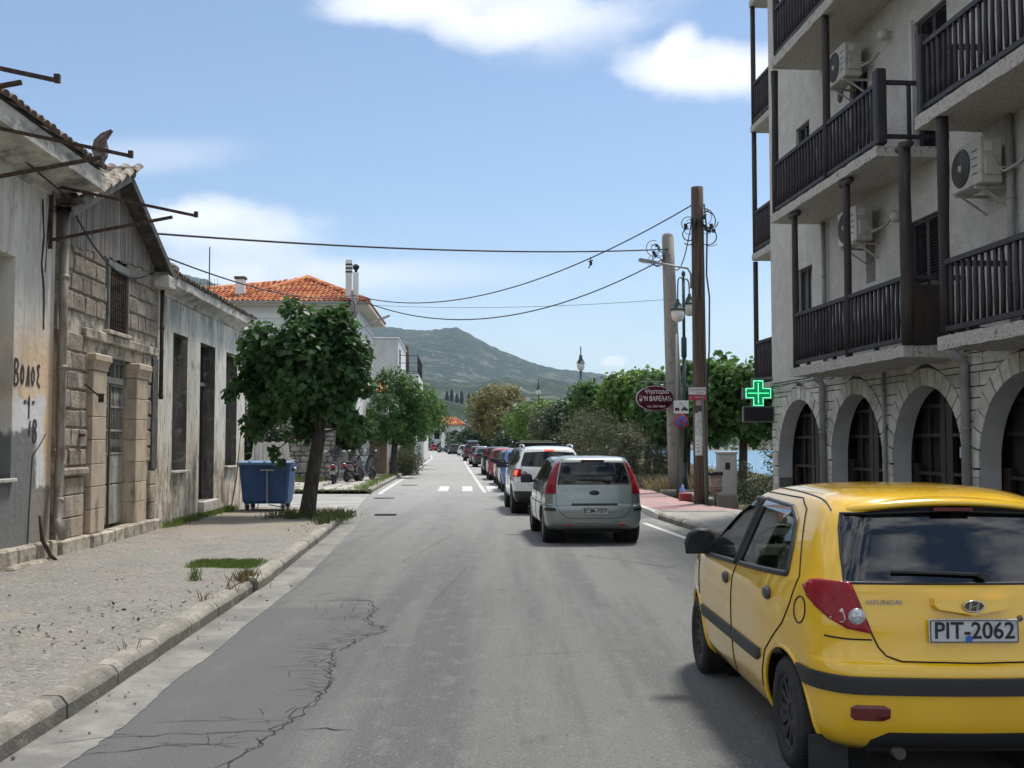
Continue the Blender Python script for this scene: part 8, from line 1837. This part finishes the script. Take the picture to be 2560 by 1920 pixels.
# double globe lamp
def globe_head(P, x, z, big=1.0):
    L_ = empty('lamp_head'); L_.parent = P
    MB().lathe([(0, .30), (.05, .28), (.06, .20), (.12, .12), (.14, .02), (.25, -.03), (.26, -.06), (.0, -.06)], 18, (x, 0, z)).build('hood', lampg, L_)
    MB().lathe([(.16, -.06), (.20, -.12), (.215, -.22), (.19, -.34), (.11, -.43), (0, -.46)], 20, (x, 0, z)).build('globe', opal, L_)
P = empty('double_globe_lamp', (5.56, 35.7, .1), .95); tag(P, 'dark green lamp post with two hanging opal globes, between the two tall poles', 'street lamp', 'globe street lamps')
MB().tube([(0, 0, -.1), (0, 0, 1.0)], .085, 12).tube([(0, 0, 1.0), (0, 0, 4.4)], .06, 12).tube([(0, 0, 4.4), (0, 0, 6.95)], .05, 12).lathe([(.05, 4.35), (.09, 4.42), (.09, 5.0), (.05, 5.08)], 12).build('post', lampg, P); MB().lathe([(0, 7.22), (.06, 7.16), (.07, 7.08), (.03, 7.0), (.05, 6.92)], 12).build('finial', lampg, P)
for sg in (-1, 1):
    a = [(0, 0, 6.5)] + [(sg * (.20 + .20 * math.cos(t)), 0, 6.75 + .22 * math.sin(t)) for t in np.linspace(math.pi, 0, 8)] + [(sg * .42, 0, 6.15)]
    MB().tube(a, .022, 8).build('swan_arm', lampg, P); globe_head(P, sg * .42, (5.95 if sg < 0 else 6.22))
GL = [(3.92, 63, 'single globe lamp above the dark evergreen, tallest looking of the single ones'), (2.27, 94.6, 'single globe lamp between the bare pole and the yellow-green tree'), (.40, 126, 'small looking globe lamp in front of the yellowing tree'), (-9.0, 214, 'tiny globe lamp right of the far salmon roof')]
for (x, y, lb) in GL:
    P = empty('globe_lamp', (x, y, -.05)); tag(P, lb, 'street lamp', 'globe street lamps'); MB().tube([(0, 0, 0), (0, 0, 1.0)], .085, 10).tube([(0, 0, 1.0), (0, 0, 6.2)], .055, 10).build('post', lampg, P)
    MB().lathe([(.04, 6.6), (.05, 6.75), (.09, 6.8), (.10, 6.62)], 10).lathe([(.03, 6.8), (.035, 7.2), (0, 7.35)], 10).lathe([(.09, 6.62), (.18, 6.45), (.22, 6.36), (.30, 6.33), (0, 6.33)], 14).build('hood', lampg, P); MB().lathe([(.19, 6.33), (.22, 6.2), (.21, 6.05), (.14, 5.93), (0, 5.9)], 14).build('globe', opal, P)
# cobra-head lamps on the poles
def cobra(name, label, base, tip, head, group='arm lamps on the utility poles'):
    P = empty(name, base); tag(P, label, 'street lamp', group); b = Vector(base); t = Vector(tip) - b; h_ = Vector(head) - b
    MB().tube([Vector((0, 0, -.5)), Vector((0, -.02, -.12)), t * .08 + Vector((0, 0, .02)), t], .028, 8).build('arm', alu, P); d = (h_ - t).normalized(); MB().beam(t - d * .05, h_, .16, .07).beam(t - d * .16, t, .08, .07).build('lamp_head', alu, P); MB().beam(t + d * .1 - Vector((0, 0, .045)), h_ - d * .05 - Vector((0, 0, .045)), .13, .02).build('lens', opal, P)
cobra('arm_lamp', 'long aluminium arm lamp reaching left from the timber pole', (4.78, 29.42, 6.35), (3.70, 29.3, 6.55), (3.38, 29.28, 6.60)); cobra('arm_lamp', 'arm lamp on the slim concrete pole by the white house', (-7.02, 49.75, 6.75), (-5.90, 49.5, 7.28), (-5.48, 49.45, 7.44)); cobra('arm_lamp', 'small arm lamp beyond the left street trees', (-9.2, 100, 5.6), (-6.6, 100, 5.85), (-6.1, 100, 5.9))
# cables
def cable(a, b, sag, r, label, n=26):
    a, b = Vector(a), Vector(b); pts = [a + (b - a) * t - Vector((0, 0, sag * 4 * t * (1 - t))) for t in np.linspace(0, 1, n)]
    o = MB().tube(pts, r, 6).build('overhead_cable', cab, None, fix=False); tag(o, label, 'cable', 'overhead cables'); return o
cable((-7.6, 20.6, 5.72), (5.22, 36.75, 8.20), .22, .022, 'nearly level thick cable from the boarded gable to the concrete pole'); cable((-6.75, 20.95, 5.32), (-7.16, 49.75, 8.40), .42, .018, 'cable from the stone house corner to the slim concrete pole')
cable((-7.16, 49.75, 8.40), (4.90, 29.5, 8.15), 1.25, .020, 'cable sagging across the road up to the top of the timber pole'); cable((-7.10, 49.75, 8.28), (5.20, 36.8, 7.95), 1.50, .022, 'lowest sagging thick cable across the road to the concrete pole'); cable((-7.10, 49.8, 8.0), (5.3, 37, 6.55), .22, .008, 'hair-thin wire across the road to the double globe lamp')
cable((5.24, 36.8, 8.05), (4.92, 29.6, 8.2), 1.1, .016, 'slack cable hanging between the concrete and timber poles', 14); cable((-6.3, 15.6, 5.15), (-6.75, 20.95, 5.05), .55, .015, 'cable drooping along the stone house front under the boards', 14); cable((-6.25, 9, 6.2), (-6.28, 15.5, 5.2), .1, .014, 'cable running along under the plaster eave', 8)
def coils(name, label, c, r, n, seed):
    q = random.Random(seed); m = MB()
    for i in range(n):
        a0, rr = q.uniform(0, 6.28), r * q.uniform(.45, 1.1); tl = q.uniform(-.6, .6); off = Vector((q.uniform(-.1, .1), q.uniform(-.1, .1), q.uniform(-.3, .3)))
        m.tube([Vector(c) + off + Vector((rr * math.cos(a0 + t), rr * .5 * math.sin(a0 + t + tl), rr * math.sin(a0 + t) * 1.1)) for t in np.linspace(0, q.uniform(2.5, 5.8), 12)], q.choice([.008, .012, .016]), 5, False)
    for i in range(5): p = Vector(c) + Vector((q.uniform(-.25, .2), 0, q.uniform(-.2, .3))); m.box(p.x - .03, p.x + .05, p.y - .2, p.y - .12, p.z, p.z + .09)
    tag(m.build(name, cab, None, fix=False), label, 'cables', 'tangles of cable')
coils('cable_tangle', 'tangle of looped cables right of the timber pole top', (5.22, 29.4, 7.5), .27, 9, 3); coils('cable_tangle', 'tangle of cables left of the timber pole top', (4.78, 29.4, 7.45), .20, 7, 4); coils('cable_tangle', 'tangle of looped cables left of the concrete pole top', (4.85, 36.7, 7.95), .25, 10, 5); coils('cable_tangle', 'cable loops at the slim concrete pole by the white house', (-7.35, 49.65, 7.7), .35, 5, 6)
tag(MB().tube([(5.13, 29.28, 8.1), (5.20, 29.28, 7.3), (5.17, 29.25, 6.2), (5.24, 29.24, 5.6), (5.22, 29.24, 4.2), (5.16, 29.25, 3.2)], .022, 7).build('pole_cable', cab), 'thick black cable running down the right side of the timber pole', 'cable')
tag(MB().box(2.40, 2.48, 34.0, 34.1, 7.22, 7.34).tube([(2.435, 34.05, 7.48), (2.435, 34.05, 7.3), (2.37, 34.05, 7.12)], .018, 5).tube([(2.36, 34.05, 7.34), (2.51, 34.05, 7.38)], .018, 5).build('cable_clamp', cab), 'small dark clamp hanging on the cable over the road', 'clamp')
# ------------------------------------------------------------------ cabinet, litter bin, hedge kerb, red box
def cabinet():
    B = empty('utility_cabinet', (5.58, 28.75, .12), -.03); tag(B, 'tall grey-white utility cabinet on a concrete plinth beside the timber pole', 'cabinet'); gm2 = M('cabinet_grey', (.46, .46, .45), rough=.55, layers=[dict(c=(.36, .35, .33), s=5, d=7, lo=.52, hi=.68)])
    MB().bbox(-.27, .27, -.02, .38, -.1, .24, .01).build('plinth', conc, B); MB().bbox(-.24, .24, 0, .36, .24, 1.32, .01).build('case', gm2, B); MB().bbox(-.27, .27, -.03, .39, 1.32, 1.39, .015).build('roof', gm2, B); MB().bbox(-.21, .21, -.012, .0, .28, 1.28, .004).build('door', gm2, B)
    MB().bbox(-.06, .06, -.02, -.012, .92, 1.10, .01).build('inspection_window', M('window_dark', (.03, .03, .035), rough=.3), B); MB().tube([(-.16, -.02, .75), (-.16, -.035, .78), (-.16, -.02, .81)], .008, 5).build('latch', dark_iron, B)
cabinet()
def litter():
    B = empty('litter_bin', (5.28, 28.85, .12)); tag(B, 'small perforated litter bin with a black bag on a post, before the grey cabinet', 'litter bin'); tan = M('bin_tan', (.36, .28, .25), rough=.6, layers=[dict(c=(.20, .13, .11), s=9, lo=.5, hi=.62)])
    MB().tube([(0, .1, -.1), (0, .1, .85)], .03, 8).build('post', alu, B); MB().bbox(-.16, .16, -.12, .08, .33, .80, .03).build('basket', tan, B)
    h_ = MB().lathe([(0, -.123), (.013, -.123)], 8, axis='y').build('hole', BLACK, me_only=True)
    for i in range(7):
        for j in (0, 1, 2, 8, 9): link('hole', h_, B, None, (-.13 + i * .043, 0, .37 + j * .042))
    m = MB().bbox(-.18, .18, -.14, .10, .78, .86, .02); m.v = [(a + uni(-.012, .012), b + uni(-.012, .012), c + (uni(-.05, 0) if c < .8 else 0)) for a, b, c in m.v]; m.build('bin_bag', M('black_bag', (.02, .02, .022), rough=.35), B)
litter()
tag(MB().bbox(-.16, .16, -.15, .15, 0, .22, .02).build('red_crate', M('red_plastic', (.30, .03, .03), rough=.6), loc=(4.83, 31.0, .12)), 'small red crate half hidden behind the timber pole foot', 'crate'); tag(MB().lathe([(.0, .26), (.03, .26), (.08, .02), (.10, 0), (0, 0)], 12).build('blue_cone', M('blue_plastic', (.10, .14, .35), rough=.6), loc=(4.80, 31.3, .3)), 'bluish cone standing on the red crate behind the timber pole', 'cone')
q = random.Random(3)
K2 = empty('stone_edging', (0, 0, 0)); tag(K2, 'rough concrete edging blocks at the feet of the poles', 'edging')
for (x, y, w_, d_) in [(5.2, 36.0, .8, .3), (5.55, 35.2, .6, .3), (5.3, 33.6, .5, .35), (5.1, 32.2, .45, .3), (4.85, 40.2, .9, .3), (4.1, 43.6, 1.1, .3), (5.45, 31.2, .4, .3)]: MB().bbox(x - w_ / 2, x + w_ / 2, y - d_ / 2, y + d_ / 2, -.02, q.uniform(.20, .30), .04).build('edging_block', kerb_m, K2)
for i, (x, y, z) in enumerate([(-6.6, 20.2, .13)]): pass
# white parasol / folded banner far off by the bend
U_ = empty('folded_parasol', (-12.2, 196, 0)); tag(U_, 'white folded parasol standing far off by the bend', 'parasol'); MB().tube([(0, 0, 0), (0, 0, 3.6)], .05, 6).build('pole', alu, U_); MB().lathe([(.12, .9), (.34, 1.2), (.34, 2.8), (.22, 3.5), (.03, 3.9)], 10).build('canopy', wt, U_)
# rocks of the far shore
tag((lambda m: [m.add([(x + a * s_ * uni(.7, 1.2), y + b * s_ * uni(.7, 1.2), -1 + c * s_ * uni(.6, 1.1)) for a, b, c in ((-1, 0, 0), (0, -1, 0), (1, 0, 0), (0, 1, 0), (0, 0, 1))], [(0, 1, 4), (1, 2, 4), (2, 3, 4), (3, 0, 4)]) for x, y, s_ in [(uni(60, 260), uni(424, 434), uni(1, 3.4)) for _ in range(260)]] and m.build('shore_rocks', M('shore_rock', (.28, .26, .22), rough=.95, isl=.3)))(MB()), kind='stuff')
# ------------------------------------------------------------------ air
hz = MB().box(-9600, 9600, -9600, 9600, -6, 640).build('haze', bpy.data.materials.new('haze_air')); tag(hz, kind='stuff')
def haze_mat():
    m = hz.data.materials[0]; m.use_nodes = True; nt = m.node_tree; nt.nodes.clear(); o = nt.nodes.new('ShaderNodeOutputMaterial'); v = nt.nodes.new('ShaderNodeVolumePrincipled')
    v.inputs['Color'].default_value = (.55, .76, 1.0, 1); v.inputs['Density'].default_value = .000072; v.inputs['Anisotropy'].default_value = .2; nt.links.new(v.outputs[0], o.inputs['Volume'])
haze_mat()
